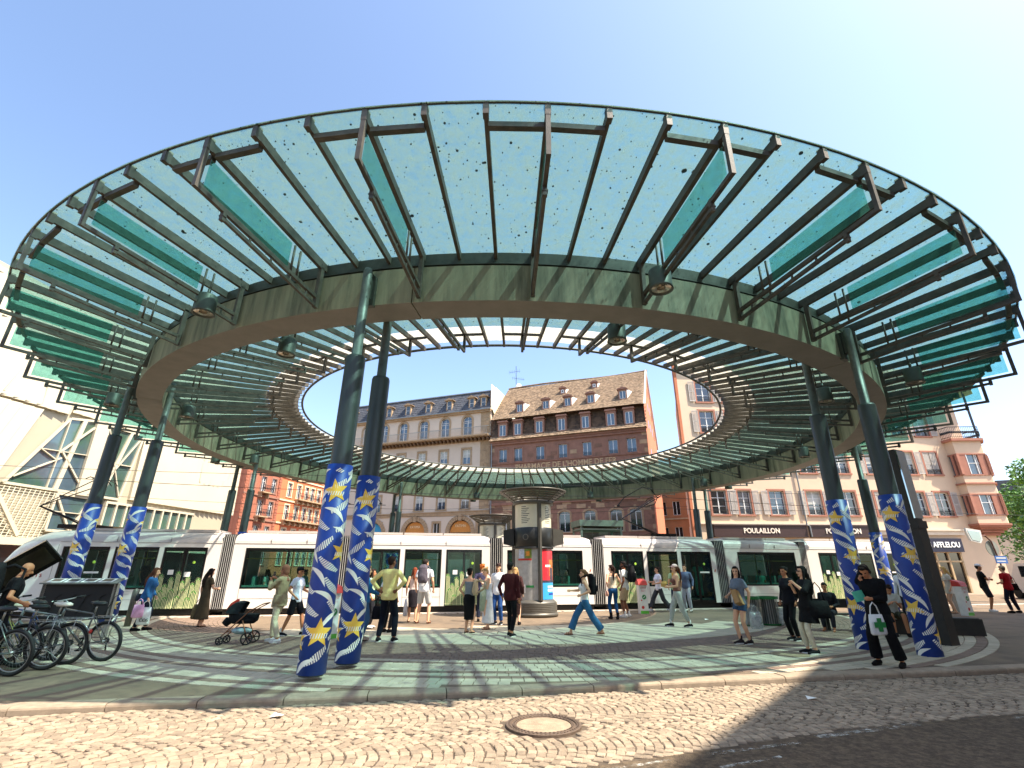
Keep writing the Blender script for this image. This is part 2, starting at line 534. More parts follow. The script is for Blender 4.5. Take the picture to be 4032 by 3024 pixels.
# ---- kerb stones
kg = link('kerb', None); tag(kg, kind='structure')
def along(x0, step):
    pts = []; x = x0
    while x < 24:
        pts.append((x, kerb_y(x))); x += step
    return pts
kp = along(-21.45, 1.08)
for (x0, y0), (x1, y1) in zip(kp, kp[1:]):
    dx, dy = x1 - x0, y1 - y0; ln = math.hypot(dx, dy); a = math.atan2(dy, dx)
    mb = MB()
    prof = [(0.0, -0.16), (0.0, -0.035), (0.008, -0.014), (0.024, -0.003), (0.045, 0.002), (KW, 0.004), (KW, -0.16)]
    l2 = ln - 0.014
    vs = [(-l2 / 2, p_[0], p_[1]) for p_ in prof] + [(l2 / 2, p_[0], p_[1]) for p_ in prof]
    n = len(prof)
    mb.add(vs, [(i, i + n, (i + 1) % n + n, (i + 1) % n) for i in range(n)] + [tuple(range(n)), tuple(range(n, 2 * n))[::-1]])
    o = mb.build('kerb_stone', m_kerb, kg, loc=((x0 + x1) / 2, (y0 + y1) / 2, random.uniform(0, .006)), rot=(0, 0, a)); fixn(o)

# ---- manhole cover
mh = thing('manhole_cover', 'round cast iron manhole cover with stone infill set in the road setts', 'manhole cover', (MH[0], MH[1], ROAD))
mb = MB(); mb.lathe([(0.44, -0.02), (0.44, 0.012), (0.425, 0.016), (0.385, 0.016), (0.38, 0.002), (0.365, 0.002), (0.36, 0.012), (0.325, 0.012), (0.32, -0.02)], 64)
for k in range(56):
    a = 2 * PI * k / 56; mb.box((0.405 * math.cos(a), 0.405 * math.sin(a), 0.018), (0.018, 0.02, 0.008), rz=a)
for k in range(44):
    a = 2 * PI * k / 44; mb.box((0.343 * math.cos(a), 0.343 * math.sin(a), 0.014), (0.016, 0.022, 0.007), rz=a)
mb.build('ring', m_iron, mh)
mb = MB(); mb.lathe([(0.0, 0.002), (0.318, 0.002), (0.318, -0.02)], 48); mb.build('infill', mat('manhole infill', '94826c', .9, 0, .3, 9, .6, 60), mh)
# gully cover on the plaza and a flat one near the right columns
t = thing('access_cover', 'flat oval brown access cover in the paving beside the right front columns', 'access cover', (5.75, 11.44, 0.0))
mb = MB(); mb.lathe([(0, .02), (.33, .02), (.36, .016), (.36, 0)], 40); mb.build('lid', mat('cover lid', '8c7a5e', .8, 0, .25, 8, .4), t)

# ---- worn paint on the asphalt beside the setts
pm = MB()
def strip_(p0, p1, w):
    a, b = Vector(p0), Vector(p1); d = (b - a).normalized(); n_ = Vector((-d.y, d.x)) * w / 2
    pm.add([(*(a - n_), ROAD + .008), (*(b - n_), ROAD + .008), (*(b + n_), ROAD + .008), (*(a + n_), ROAD + .008)], [(0, 1, 2, 3)])
for p0, p1, w in (((0.6, 5.28), (1.5, 5.6), .06), ((1.9, 5.76), (3.0, 6.12), .07), ((3.3, 6.30), (4.75, 6.78), .10), ((6.1, 7.02), (7.2, 7.3), .08), ((1.9, 5.42), (2.6, 5.7), .05)):
    strip_(p0, p1, w)
tag(pm.build('road_marking', m_paint), 'worn white line along the edge of the setts', 'road marking')

# ---- concentric paving of the rotunda
pv = link('paving', None); tag(pv, kind='structure')
def ringrow(r0, r1, ln, m, store, a0, a1, off):
    rm = (r0 + r1) / 2; n = int((a1 - a0) * rm / ln)
    for k in range(n):
        a = a0 + (k + off) * ln / rm
        x, y = CX + rm * math.cos(a), CY + rm * math.sin(a)
        if y < kerb_y(x) + KW + .1: continue
        if abs(x) > y * 1.2 + 2: continue
        store.append((x, y, 0.012 + random.uniform(-.002, .002), r1 - r0 - .012, ln - .012, a))
light, brown, slabs = [], [], []
A0, A1 = R(-172), R(-8)
for a, b in ((13.15, 13.40), (14.46, 14.68), (15.77, 15.98)):
    ringrow(a, b, .19, m_light, light, A0, A1, random.random())
for a in (13.56, 13.79, 14.02, 14.88, 15.10, 15.33):
    ringrow(a, a + .225, .19, m_light, light, A0, A1, random.random())
for a in (13.405, 14.255, 14.68, 15.56):
    ringrow(a, a + (.15 if a < 14 else .2), .19, m_brown, brown, A0, A1, random.random())
r_ = 10.97
while r_ < 13.1:
    ringrow(r_, r_ + .135, .17, m_brown, brown, A0, A1, random.random()); r_ += .136
# large light slabs of the inner disc
r_ = 10.93; k = 0
while r_ > 2:
    dr = 1.06
    rm = r_ - dr / 2; n = int(2 * PI * rm / .43)
    for j in range(n):
        a = 2 * PI * (j + (k % 2) * .5) / n
        x, y = CX + rm * math.cos(a), CY + rm * math.sin(a)
        if y > 17.1 + .2 * x: continue
        slabs.append((x, y, 0.012, dr - .012, .43 - .012, a))
    r_ -= dr; k += 1
lay(light, 'granite_sett', m_light, pv, 300, h=.03, ch=.006, jit=.003)
lay(brown, 'paver', m_brown, pv, 300, h=.03, ch=.005, jit=.003)
lay(slabs, 'granite_slab', m_slab, pv, 300, h=.03, ch=.004, jit=.001, variants=3)

# ---- tram track and platform edge (tram frame: along D, normal N)
TA = 0.2015; TD = 23.033
TDv = Vector((math.cos(TA), math.sin(TA))); TNv = Vector((-TDv.y, TDv.x))
def tw(s, d, z=0):
    p_ = TDv * s + TNv * (TD + d); return (p_.x, p_.y, z)
tr = link('tram_track', None); tag(tr, kind='structure')
mb = MB()
for d in (0.45, 1.9):
    mb.bar(tw(-60, d, .005), tw(70, d, .005), .06, .03)
mb.build('rail', m_rail, tr)
mb = MB(); mb.bar(tw(-60, -.30, .006), tw(70, -.30, .006), .28, .02)
mb.build('platform_edge', mat('platform edge stone', 'b9a898', .85, 0, .12, 3, .2), tr)
mb = MB()
for k in range(130):
    mb.box(tw(-30 + k * .5, -.75, .012), (.42, .42, .014), rz=TA)
tag(mb.build('tactile_paving', mat('tactile paving', 'a7988a', .9, 0, .1, 3, .6, 40), tr), kind='stuff')

# ------------------------------------------------------------------ canopy
ring = thing('round_tram_canopy', 'huge circular steel and teal glass canopy on slender paired columns over the tram stop', 'canopy', (-0.1786, 23.8658, 0))
ring.rotation_euler = (-0.0019, 0.0153, 0)
A00 = R(-88.1)
# beam in eight segments
segs = [-101.3, -55.4, -11, 34, 79, 124, 169, 213.8]
for i, a in enumerate(segs):
    a1 = segs[(i + 1) % 8] + (360 if i == 7 else 0)
    mb = MB(); g0 = R(a + (3.6 if i in (0,) else 1.2)); g1 = R(a1 + (3.6 if i == 7 else 1.2)) - .0015
    n = 28
    mb.lathe([(15.07, 6.80), (15.07, 7.655)], n, mi=0, a0=g0, a1=g1)
    mb.lathe([(15.07, 7.655), (14.34, 7.655)], n, mi=0, a0=g0, a1=g1)
    mb.lathe([(14.34, 7.655), (14.34, 6.80)], n, mi=0, a0=g0, a1=g1)
    mb.lathe([(14.34, 6.80), (15.07, 6.80)], n, mi=1, a0=g0, a1=g1)
    for gg in (g0, g1):
        c_, s_ = math.cos(gg), math.sin(gg)
        mb.add([(r * c_, r * s_, z) for r, z in ((14.34, 6.8), (15.07, 6.8), (15.07, 7.655), (14.34, 7.655))], [(0, 1, 2, 3)])
    fixn(mb.build('beam_segment', [m_beam, m_soff], ring))
mb = MB()
for r0, r1 in ((15.02, 14.92), (14.40, 14.52)):
    mb.lathe([(r0, 7.657), (r0, 8.015), (r1, 8.015), (r1, 7.657)], 180)
    mb.lathe([(r0 + (.05 if r0 > 14.7 else -.05), 7.70), (r0 + (.05 if r0 > 14.7 else -.05), 7.72), (r0, 7.72)], 180)
fixn(mb.build('upstand', m_steel, ring))
# edge rails
def torus(r, z, rr, n=240, m=8):
    mb = MB(); vs = []
    for i in range(n):
        a = 2 * PI * i / n
        for k in range(m):
            t = 2 * PI * k / m; q = r + rr * math.cos(t)
            vs.append((q * math.cos(a), q * math.sin(a), z + rr * math.sin(t)))
    fs = [(i * m + k, ((i + 1) % n) * m + k, ((i + 1) % n) * m + (k + 1) % m, i * m + (k + 1) % m) for i in range(n) for k in range(m)]
    return mb.add(vs, fs)
torus(18.36, 8.37, .024).build('edge_rail', m_steel, ring, True)
torus(9.8, 8.30, .045).build('edge_rail', m_steel, ring, True)

def rib_meshes():
    mb = MB(); mb.bar((14.95, 0, 7.925), (18.30, 0, 8.25), .068, .17)
    mb.b2(18.25, 18.37, -.045, .045, 8.13, 8.385)
    orib = mb.mesh('rib', m_rib)
    mb = MB(); mb.bar((14.45, 0, 7.935), (9.95, 0, 8.24), .068, .145)
    mb.tube([(9.98, 0, 8.26), (9.80, 0, 8.30)], .014, 6)
    irib = mb.mesh('rib', m_rib)
    # purlins carrying the glass edge
    mb = MB(); a = R(3.0)
    def pane(r0, z0, r1, z1, g_, th=.012):
        vs = []
        for dz in (0, th):
            for r, z, t in ((r0, z0, -1), (r1, z1, -1), (r1, z1, 1), (r0, z0, 1)):
                aa = t * (a / 2 - g_ / r); vs.append((r * math.cos(aa), r * math.sin(aa), z + dz))
        return MB().add(vs, [(0, 3, 2, 1), (4, 5, 6, 7), (0, 1, 5, 4), (1, 2, 6, 5), (2, 3, 7, 6), (3, 0, 4, 7)])
    gp = pane(15.0, 8.01, 18.40, 8.355, .008).mesh('glass_pane', m_glass)
    ip = pane(11.17, 8.275, 14.42, 8.02, .008).mesh('glass_pane', m_glass)
    wp = pane(10.05, 8.355, 11.13, 8.28, .008).mesh('milk_glass_pane', m_milk)
    return orib, irib, gp, ip, wp
orib, irib, gp, ip, wp = rib_meshes()
for k in range(120):
    a = A00 + R(3.0 * k); h_ = A00 + R(3.0 * k + 1.5)
    link('rib', orib, ring, (0, 0, 0), (0, 0, a))
    link('rib', irib, ring, (0, 0, 0), (0, 0, a))
    link('glass_pane', gp, ring, (0, 0, 0), (0, 0, h_))
    link('glass_pane', ip, ring, (0, 0, 0), (0, 0, h_))
    link('milk_glass_pane', wp, ring, (0, 0, 0), (0, 0, h_))
# fins
mb = MB()
mb.bar((18.33, 0, 7.33), (18.33, 0, 8.26), .075, .075, up=(1, 0, 0))
mb.bar((18.36, 0, 7.37), (15.12, 0, 7.10), .07, .075)
mb.bar((15.16, 0, 6.86), (15.16, 0, 7.95), .085, .10, up=(1, 0, 0))
mb.bar((17.74, 0, 7.18), (15.12, 0, 6.895), .06, .065)
mb.bar((17.73, 0, 7.12), (17.73, 0, 7.36), .075, .07, up=(1, 0, 0))
mb.b2(17.69, 17.77, -.05, .05, 7.20, 7.225)
for r in (17.1, 16.55, 16.0, 15.5):
    z = 7.12 + (r - 15.12) / 3.2 * .25
    mb.tube([(r, 0, z - .17), (r, 0, z + .03)], .022, 6)
for t in (-1, 1):
    aa = R(3.0) * t
    mb.bar((18.14, .04 * t, 8.12), (18.14 * math.cos(aa), 18.14 * math.sin(aa) - .03 * t, 8.12), .10, .10)
mb.bar((18.3, 0, 8.18), (15.1, 0, 7.84), .085, .05)
ofin = mb.mesh('fin_frame', m_rib)
mb = MB(); mb.prism([(16.13, 7.27), (18.20, 7.46), (18.20, 8.02), (16.13, 7.83)], -.006, .006)
fgl = mb.mesh('fin_glass', m_glassfin)
mb = MB(); mb.tube([(0, 0, 0), (0, 0, .62)], .023, 8); rodm = mb.mesh('rod', m_rib, True)
mb = MB()
mb.bar((10.9, 0, 7.58), (10.9, 0, 8.18), .07, .08, up=(1, 0, 0))
mb.bar((10.86, 0, 7.61), (14.28, 0, 7.14), .06, .07)
mb.bar((11.55, 0, 7.36), (14.3, 0, 6.96), .05, .06)
mb.bar((11.56, 0, 7.33), (11.56, 0, 7.52), .07, .06, up=(1, 0, 0))
mb.bar((14.26, 0, 6.93), (14.26, 0, 7.95), .08, .09, up=(1, 0, 0))
for r in (12.1, 12.65, 13.2, 13.75):
    z = 7.14 + (14.28 - r) / 3.42 * .47
    mb.tube([(r, 0, z - .19), (r, 0, z + .02)], .02, 6)
for t in (-1, 1):
    aa = R(3.0) * t
    mb.bar((10.98, .035 * t, 8.10), (10.98 * math.cos(aa), 10.98 * math.sin(aa) - .03 * t, 8.10), .06, .06)
ifin = mb.mesh('fin_frame', m_rib)
for k in range(40):
    a = A00 + R(9.0 * k)
    f = link('fin', ofin, ring, (0, 0, 0), (0, 0, a))
    link('fin_glass', fgl, f)
    link('rod', rodm, f, (16.03, 0, 7.22)); link('rod', rodm, f, (15.85, 0, 7.2))
    f = link('fin', ifin, ring, (0, 0, 0), (0, 0, a))
    link('rod', rodm, f, (13.45, 0, 7.28)); link('rod', rodm, f, (13.62, 0, 7.26))
# floodlights
mb = MB(); mb.lathe([(0, .44), (.20, .44), (.215, .42), (.22, .05), (.235, .0), (.20, .0), (.19, .04)], 24, caps=False)
mb.tube([(0, 0, .44), (0, 0, .62)], .03, 8)
lampm = mb.mesh('floodlight', m_lampb, True)
mb = MB(); mb.lathe([(.195, .035), (.12, .06), (0.04, .10), (0, .10)], 24); mb.lathe([(.08, .03), (.08, .09)], 12)
lensm = mb.mesh('lens', m_lens, True)
for k in range(10):
    a = R(-79.1 + 36 * k)
    for r, z, tl in ((15.87, 6.78, 0), (13.62, 6.72, 0)):
        f = link('floodlight', lampm, ring, (r * math.cos(a), r * math.sin(a), z), (0, 0, a))
        link('lens', lensm, f)

# columns with printed wraps
def wrap_print():
    """leaves, hatching and stars laid on the cylinder as thin raised print"""
    rnd = random.Random(5)
    mb = MB(); r = .2235; Hh = 3.32
    def P(u, z, e=0):
        e = e + .0012
        return ((r + e) * math.cos(u / .22), (r + e) * math.sin(u / .22), z)
    def shape(pts, mi, e=0):
        n = len(pts)
        c = (sum(p[0] for p in pts) / n, sum(p[1] for p in pts) / n)
        def tri(a, b, c_, d=0):
            # split until each facet hugs the cylinder
            ds = sorted([(abs(a[0] - b[0]), 0), (abs(b[0] - c_[0]), 1), (abs(c_[0] - a[0]), 2)])[-1]
            if ds[0] > .045 and d < 7:
                if ds[1] == 1: a, b, c_ = b, c_, a
                elif ds[1] == 2: a, b, c_ = c_, a, b
                m_ = ((a[0] + b[0]) / 2, (a[1] + b[1]) / 2)
                tri(a, m_, c_, d + 1); tri(m_, b, c_, d + 1); return
            mb.add([P(a[0], a[1], e), P(b[0], b[1], e), P(c_[0], c_[1], e)], [(0, 1, 2)], mi)
        for i in range(n): tri(c, pts[i], pts[(i + 1) % n])
    def ok(z): return .05 < z < Hh - .04
    def leaf(u, z, L_, w, ang, mi=0):
        pts = []
        for i in range(9):
            t = i / 8; pts.append((t - .5, math.sin(PI * t) ** .8 * w / L_))
        for i in range(7, 0, -1):
            t = i / 8; pts.append((t - .5, -math.sin(PI * t) ** .8 * w / L_ * .35))
        c, s = math.cos(ang), math.sin(ang); out = []
        for a, b in pts:
            a *= L_; b *= L_; b += .12 * L_ * math.sin(PI * (a / L_ + .5))
            zz = z + a * s + b * c
            if not ok(zz): zz = min(max(zz, .05), Hh - .04)
            out.append((u + a * c - b * s, zz))
        shape(out, mi)
    def hatch(u, z, L_, ang, w=.10, n=None):
        n = n or int(L_ / .034)
        for i in range(n):
            t = i / n - .5
            a = t * L_; bend = .25 * L_ * (t * t)
            cu, cz = u + a * math.cos(ang) - bend * math.sin(ang), z + a * math.sin(ang) + bend * math.cos(ang)
            ww = w * (1 - abs(t) * 1.1)
            if not ok(cz - ww / 2) or not ok(cz + ww / 2): continue
            pa = ang + 1.25
            dx, dz = math.cos(pa) * ww / 2, math.sin(pa) * ww / 2
            ex, ez = math.cos(ang) * .0115, math.sin(ang) * .0115
            shape([(cu - dx - ex, cz - dz - ez), (cu - dx + ex, cz - dz + ez), (cu + dx + ex, cz + dz + ez), (cu + dx - ex, cz + dz - ez)], 0, .0008)
    def star(u, z, rr, rot):
        pts = []
        for i in range(10):
            a = rot + PI * i / 5; q = rr if i % 2 == 0 else rr * .42
            pts.append((u + q * math.cos(a), z + q * math.sin(a)))
        if ok(z - rr) and ok(z + rr): shape(pts, 1, .0014)
    # slanting rows of leaves and of hatching alternate up the column, with stars between
    circ = 2 * PI * .22
    z = .12; k = 0
    while z < Hh - .05:
        for j in range(2 if k % 2 == 0 else 3):
            u0 = (j + .37 * k) * circ / (2 if k % 2 == 0 else 3)
            sg = -1 if (k // 5 + (j > 1)) % 3 else 1
            if k % 2 == 0: leaf(u0, z, .42 + .05 * rnd.random(), .055, sg * (.55 + .2 * rnd.random()))
            else: hatch(u0, z, .40, sg * (.50 + .2 * rnd.random()), .12, 11)
        z += .155 + .02 * rnd.random(); k += 1
    for s in range(2):
        for i in range(0):
            zz = .1 + i * .053
            if ok(zz): hatch(s * circ / 2 + .10 * math.sin(zz * 2.4 + s), zz, .03, .9, .05, 1)
    for (u, z, q, rt) in ((.15, .62, .23, .3), (.72, 1.0, .21, .9), (1.15, .5, .19, .5), (.35, 1.85, .20, .1), (.95, 2.05, .21, .8),
                          (.1, 2.85, .22, .5), (.75, 2.9, .20, .2)):
        star(u, z, q, rt)
        for i in range(7):
            a = .04 * (i - 3)
            shape([(u + a - .010, z - q * .34), (u + a + .008, z - q * .34), (u + a + .026, z - q * .02), (u + a + .010, z - q * .02)], 0, .002)
    return mb.mesh('print', [m_white, m_yel])
printm = wrap_print()
mb = MB(); mb.lathe([(.19, 0), (.19, 5.45), (.175, 5.5), (.10, 5.5), (.095, 7.0), (.095, 7.5), (.07, 7.56), (0, 7.56)], 24)
fixl = mb.mesh('column', [m_col, m_coltop])
for i, p_ in enumerate(fixl.polygons):
    if p_.center.z > 5.52: p_.material_index = 1
    p_.use_smooth = True
mb = MB(); mb.lathe([(.192, .02), (.222, .03), (.222, 3.33), (.192, 3.335)], 32); wrapm = mb.mesh('printed_wrap', m_blue, True)
mb = MB(); mb.b2(-.06, .06, -.30, 0, 6.9, 7.5); mb.b2(-.12, .12, -.32, -.18, 6.75, 7.45)
brk = mb.mesh('bracket', m_steel)
for i, a in enumerate(segs):
    for ri in (15.30, 14.17):
        ar = R(a)
        c = link('column', fixl, ring, (ri * math.cos(ar), ri * math.sin(ar), 0), (0, 0, ar + i * 1.3))
        w_ = link('printed_wrap', wrapm, c)
        link('print', printm, c)
        if ri > 15:
            link('bracket', brk, c, (0, 0, 0), (0, 0, -PI / 2 - i * 1.3 + 0), (1, .8, 1))

# ------------------------------------------------------------------ tram
m_tw = mat('tram white paint', 'e4ddd4', 0.3, 0, 0.03, 1.5, coat=.4)
m_troof = mat('tram roof paint', 'bfb4ab', 0.35, 0, 0.06, 1.5, coat=.3)
m_tblk = mat('tram black trim', '0b0b0c', 0.25, 0, 0.1)
m_tglass = glass_mat('tram window glass', (0.58, 0.76, 0.73), 0.02, '55655f', gloss=.05)
m_tint = mat('tram interior', '4c5654', 0.7, 0, 0.2)
m_seat = mat('tram seat', '7fae9c', 0.6, 0, 0.1)
m_rub = mat('bellows rubber', '2a2a2c', 0.55, 0, 0.2)
m_rubl = mat('bellows seam', 'b8b4ae', 0.5, 0, 0.1)
m_seam = mat('panel seam', '6f6a66', 0.6, 0, 0.1)
m_alu = mat('aluminium', '9b9c9a', 0.35, 0.7, 0.1)
m_red = mat('red paint', 'b5281f', 0.5, 0, 0.1)
m_green = mat('green paint', '1f7a3c', 0.5, 0, 0.1)
m_paper = mat('paper', 'e6e3dc', 0.6, 0, 0.08)
m_cact = mat('cactus print green', '4f8a3a', 0.6, 0, 0.35, 9)
m_cact2 = mat('cactus print dark', '1d4a1c', 0.6, 0, 0.3, 9)
m_cactw = mat('cactus print spines', 'ece9b0', 0.6, 0, 0.15, 30)
m_print = mat('dark lettering', '2b2a28', 0.6)

tram = thing('articulated_tram', 'long white articulated tram with cactus prints on its doors standing under the canopy', 'tram', (*tw(0, 0)[:2], 0), TA)
BW = 2.4
def roofprof(z0=2.72):
    # side of the roof: from the cantrail round to the top (y from 0 inwards, z)
    return [(0.0, 2.72), (0.015, 2.80), (0.06, 2.92), (0.16, 3.03), (0.34, 3.12), (0.6, 3.16)]
def full_prof():
    p_ = [(0.0, 0.24), (0.0, 0.99)]
    return p_
def sect(s0, s1, n=1):
    return s0, s1
secs = [(-15.3, -7.40), (-6.95, -2.72), (-2.22, 3.70), (4.28, 8.53), (9.10, 14.93), (15.48, 19.76), (20.16, 27.3)]
# openings per section: (kind, s0, s1)  w window, d door plain, c door with cactus
ops = [[('d', -13.0, -11.42), ('w', -11.22, -9.68), ('c', -9.48, -7.91)], [('W', -6.46, -3.15)], [('d', -1.80, -.26), ('w', -.04, 1.53), ('c', 1.75, 3.32)],
       [('W', 4.50, 8.05)], [('c', 9.49, 11.09), ('w', 11.30, 12.87), ('d', 13.09, 14.65)], [('W', 16.16, 19.41)], [('c', 20.84, 22.3), ('w', 22.5, 24.1), ('d', 24.4, 25.6)]]
ZB, ZT = 0.24, 2.52
def cab_profile(x):  # x: 0..1 towards the nose; (inset, roof drop)
    return x
for si, ((s0, s1), op) in enumerate(zip(secs, ops)):
    first, last = si == 0, si == len(secs) - 1
    mb = MB(); xa, xb = s0, s1
    if first: xa = -13.15
    if last: xb = 25.75
    # front wall as panels around the openings (thickness .05)
    cuts = [xa]
    for k_, a, b in op: cuts += [a, b]
    cuts.append(xb)
    for i in range(0, len(cuts), 2):
        mb.b2(cuts[i], cuts[i + 1], 0, .05, ZB, 2.53)
    for k_, a, b in op:
        if k_ in 'wW': mb.b2(a, b, 0, .05, ZB, 0.97)
    mb.b2(xa, xb, 0, .05, 2.53, 2.70)
    # back wall and ends
    mb.b2(xa, xb, BW - .05, BW, ZB, 0.97); mb.b2(xa, xb, BW - .05, BW, 2.45, 2.70)
    cc = [xa]
    for k_, a, b in op: cc += [a, b]
    cc.append(xb)
    for i in range(0, len(cc), 2): mb.b2(cc[i], cc[i + 1], BW - .05, BW, .97, 2.45)
    o = mb.build('body', m_tw, tram)
    # roof
    rp = roofprof()
    prof = [(-0.012, 2.705)] + rp + [(BW - y, z) for y, z in rp[::-1]] + [(BW + .012, 2.705)]
    mb = MB(); n = len(prof)
    e0 = (xa + .1) if not first else xa; 
    vs = []
    for x, k_ in ((xa, .93), (xa + .22, 1), (xb - .22, 1), (xb, .93)):
        if (first and x == xa) or (last and x == xb): k_ = 1
        for y, z in prof: vs.append((x, y, 2.70 + (z - 2.70) * (1 if k_ == 1 else .86)))
    mb.add(vs, [(j * n + i, j * n + i + 1, (j + 1) * n + i + 1, (j + 1) * n + i) for j in range(3) for i in range(n - 1)] + [tuple(range(n)), tuple(3 * n + i for i in range(n))[::-1]])
    if not (first or last) or True:
        L_ = xb - xa
        for i in range(3):
            a = xa + .3 + (L_ - .6) * i / 3; b = xa + .3 + (L_ - .6) * (i + 1) / 3 - .06
            if first and i == 0: a += .2
            mb.b2(a, b, .42, BW - .42, 3.15, 3.25)
    fixn(mb.build('roof', m_troof if not first else m_troof, tram))
    mb = MB()
    mb.b2(xa, xb, -.014, -.002, 2.698, 2.708)
    for q in range(1, 3):
        x = xa + (xb - xa) * q / 3; mb.b2(x - .006, x + .006, -.016, .01, 2.72, 2.90)
    for k_, a, b in op:
        mb.b2(a - .012, a, -.006, .0, ZB, 2.53); mb.b2(b, b + .012, -.006, .0, ZB, 2.53)
        if k_ in 'wW':
            mb.b2(a, b, -.006, 0, .60, .608); mb.b2((a + b) / 2 - .1, (a + b) / 2 + .1, -.006, 0, .80, .806); mb.b2((a + b) / 2 - .1, (a + b) / 2 + .1, -.006, 0, .90, .906)
    mb.build('seam', m_seam, tram)
    mb = MB(); mb.b2(xa, xb, .10, BW - .10, .04, .245); mb.build('skirt', m_tblk, tram)  # black box under the floor, standing in for the shadow below the body
    # floor, ceiling, seats
    mb = MB(); mb.b2(xa + .02, xb - .02, .06, BW - .06, .36, .42); mb.b2(xa + .02, xb - .02, .06, BW - .06, 2.47, 2.55)
    mb.build('interior', m_tint, tram)
    for k_, a, b in op:
        if k_ in 'wW':
            w = MB()
            w.b2(a, b, -.004, .03, .97, 1.03); w.b2(a, b, -.004, .03, 2.44, 2.53); w.b2(a, a + .05, -.004, .03, 1.03, 2.44); w.b2(b - .05, b, -.004, .03, 1.03, 2.44)
            if k_ == 'W': w.b2((a + b) / 2 - .025, (a + b) / 2 + .025, -.004, .03, 1.03, 2.44)
            wo_ = w.build('window', m_tblk, tram)
            g_ = MB(); g_.b2(a + .05, b - .05, .006, .014, 1.03, 2.44); g_.build('pane', m_tglass, wo_)
            g_ = MB(); g_.b2(a + .05, b - .05, BW - .03, BW - .02, 1.03, 2.44); g_.build('pane', m_tglass, wo_)
            se = MB()
            x = a + .35
            while x < b - .4:
                for y0 in (.25, 1.55):
                    se.b2(x, x + .42, y0, y0 + .85, .80, .88); se.b2(x, x + .08, y0, y0 + .85, .88, 1.42)
                x += .85
            se.build('seat', m_seat, tram)
            hr = MB(); hr.b2(a, b, 0.20, .23, 2.1, 2.13); hr.tube([((a + b) / 2, .9, .4), ((a + b) / 2, .9, 2.47)], .02, 6); hr.build('handrail', mat('yellow handrail', 'b99b2a', .4), tram)
            sb = MB(); sb.b2(a + .05, b - .05, .04, .10, 1.0, 1.10); sb.build('sill', m_seat, tram)
        else:
            d_ = MB(); mid = (a + b) / 2
            d_.b2(a, b, .0, .04, 2.44, 2.53); d_.b2(a, a + .07, 0, .04, .25, 2.44); d_.b2(b - .07, b, 0, .04, .25, 2.44)
            d_.b2(mid - .05, mid - .006, 0, .04, .25, 2.44); d_.b2(mid + .006, mid + .05, 0, .04, .25, 2.44); d_.b2(a, b, 0, .04, .25, .34)
            do = d_.build('door', m_tblk, tram)
            for x0, x1 in ((a + .07, mid - .05), (mid + .05, b - .07)):
                g_ = MB(); g_.b2(x0, x1, .012, .02, .34, 2.44); g_.build('pane', m_tglass, do)
            g_ = MB(); g_.b2(a + .05, b - .05, BW - .03, BW - .02, .4, 2.44); g_.build('pane', m_tglass, do)
            st = MB(); st.ell((mid + .38, -.004, 1.96), (.055, .004, .055)); st.build('sticker', mat('green sticker', 'a9d64a', .5), do)
            if k_ == 'd':
                st = MB(); st.b2(mid + .12, mid + .62, -.003, .002, 1.55, 1.62); st.build('sticker', m_paper, do)
            if k_ == 'c':
                rn = random.Random(si)
                cz = MB()
                x = a + .02; j = 0
                cz.b2(a + .03, mid - .01, -.004, .0, .27, .95, 1); cz.b2(mid + .01, b - .03, -.004, 0, .27, .95, 1)
                tall = [(.10, 1.52), (.30, 1.15), (.48, 1.40), (.70, 1.62), (.90, 1.28), (1.08, 1.45), (1.28, 1.20), (1.46, 1.38), (.20, .95), (.58, .98), (1.0, 1.0), (1.38, .92), (.4, .7), (.82, .74), (1.2, .68)]
                W_ = b - a
                for j, (cx_, hz) in enumerate(tall):
                    cx_ = a + cx_ / 1.57 * W_; hw = .085 if hz > .99 else .10
                    if cx_ - hw < a + .01: cx_ = a + hw + .01
                    if cx_ + hw > b - .01: cx_ = b - hw - .01
                    y0 = -.006 - j * .0006
                    pts = [(cx_ - hw, .27)] + [(cx_ - hw * math.cos(t_), hz - .16 + .16 * math.sin(t_)) for t_ in [PI * q / 8 for q in range(9)]] + [(cx_ + hw, .27)]
                    cz.prism(pts, y0, y0 + .001, 0)
                    for q in range(4):
                        xx = cx_ - hw * .75 + q * hw * .5
                        cz.b2(xx - .016, xx + .016, y0 - .0004, y0, .27, hz - .04 - .05 * abs(q - 1.5), 1)
                        cz.b2(xx + hw * .25 - .008, xx + hw * .25 + .008, y0 - .0005, y0, .27, hz - .04 - .05 * abs(q - 1.0), 2)
                    z = .32
                    while z < hz - .02:
                        for q in range(5):
                            xx = cx_ - hw + q * hw * .5; dz_ = rn.uniform(-.01, .01)
                            if z + dz_ > hz - .1 + .1 * math.sqrt(max(0, 1 - ((xx - cx_) / hw) ** 2)) - .005: continue
                            cz.add([(xx - .021, y0 - .0007, z + dz_), (xx + .0, y0 - .0007, z + dz_ - .010), (xx + .021, y0 - .0007, z + dz_ + .008), (xx, y0 - .0007, z + dz_ + .018)], [(0, 1, 2, 3)], 2)
                        z += 9
                    for q in range(9):
                        t_ = PI * q / 8; xx = cx_ - hw * math.cos(t_); zz = hz - .16 + .16 * math.sin(t_)
                        cz.add([(xx - .004, y0, zz - .01), (xx + .004, y0, zz - .01), (xx - .045 * math.cos(t_), y0, zz + .05)], [(0, 1, 2)], 2)
                cz.build('cactus_print', [m_cact, m_cact2, m_cactw], do)
                st = MB(); st.b2(mid - .48, mid - .28, -.018, -.016, 1.5, 1.68); st.b2(mid + .12, mid + .34, -.018, -.016, 1.42, 1.6); st.build('notice', m_paper, do)
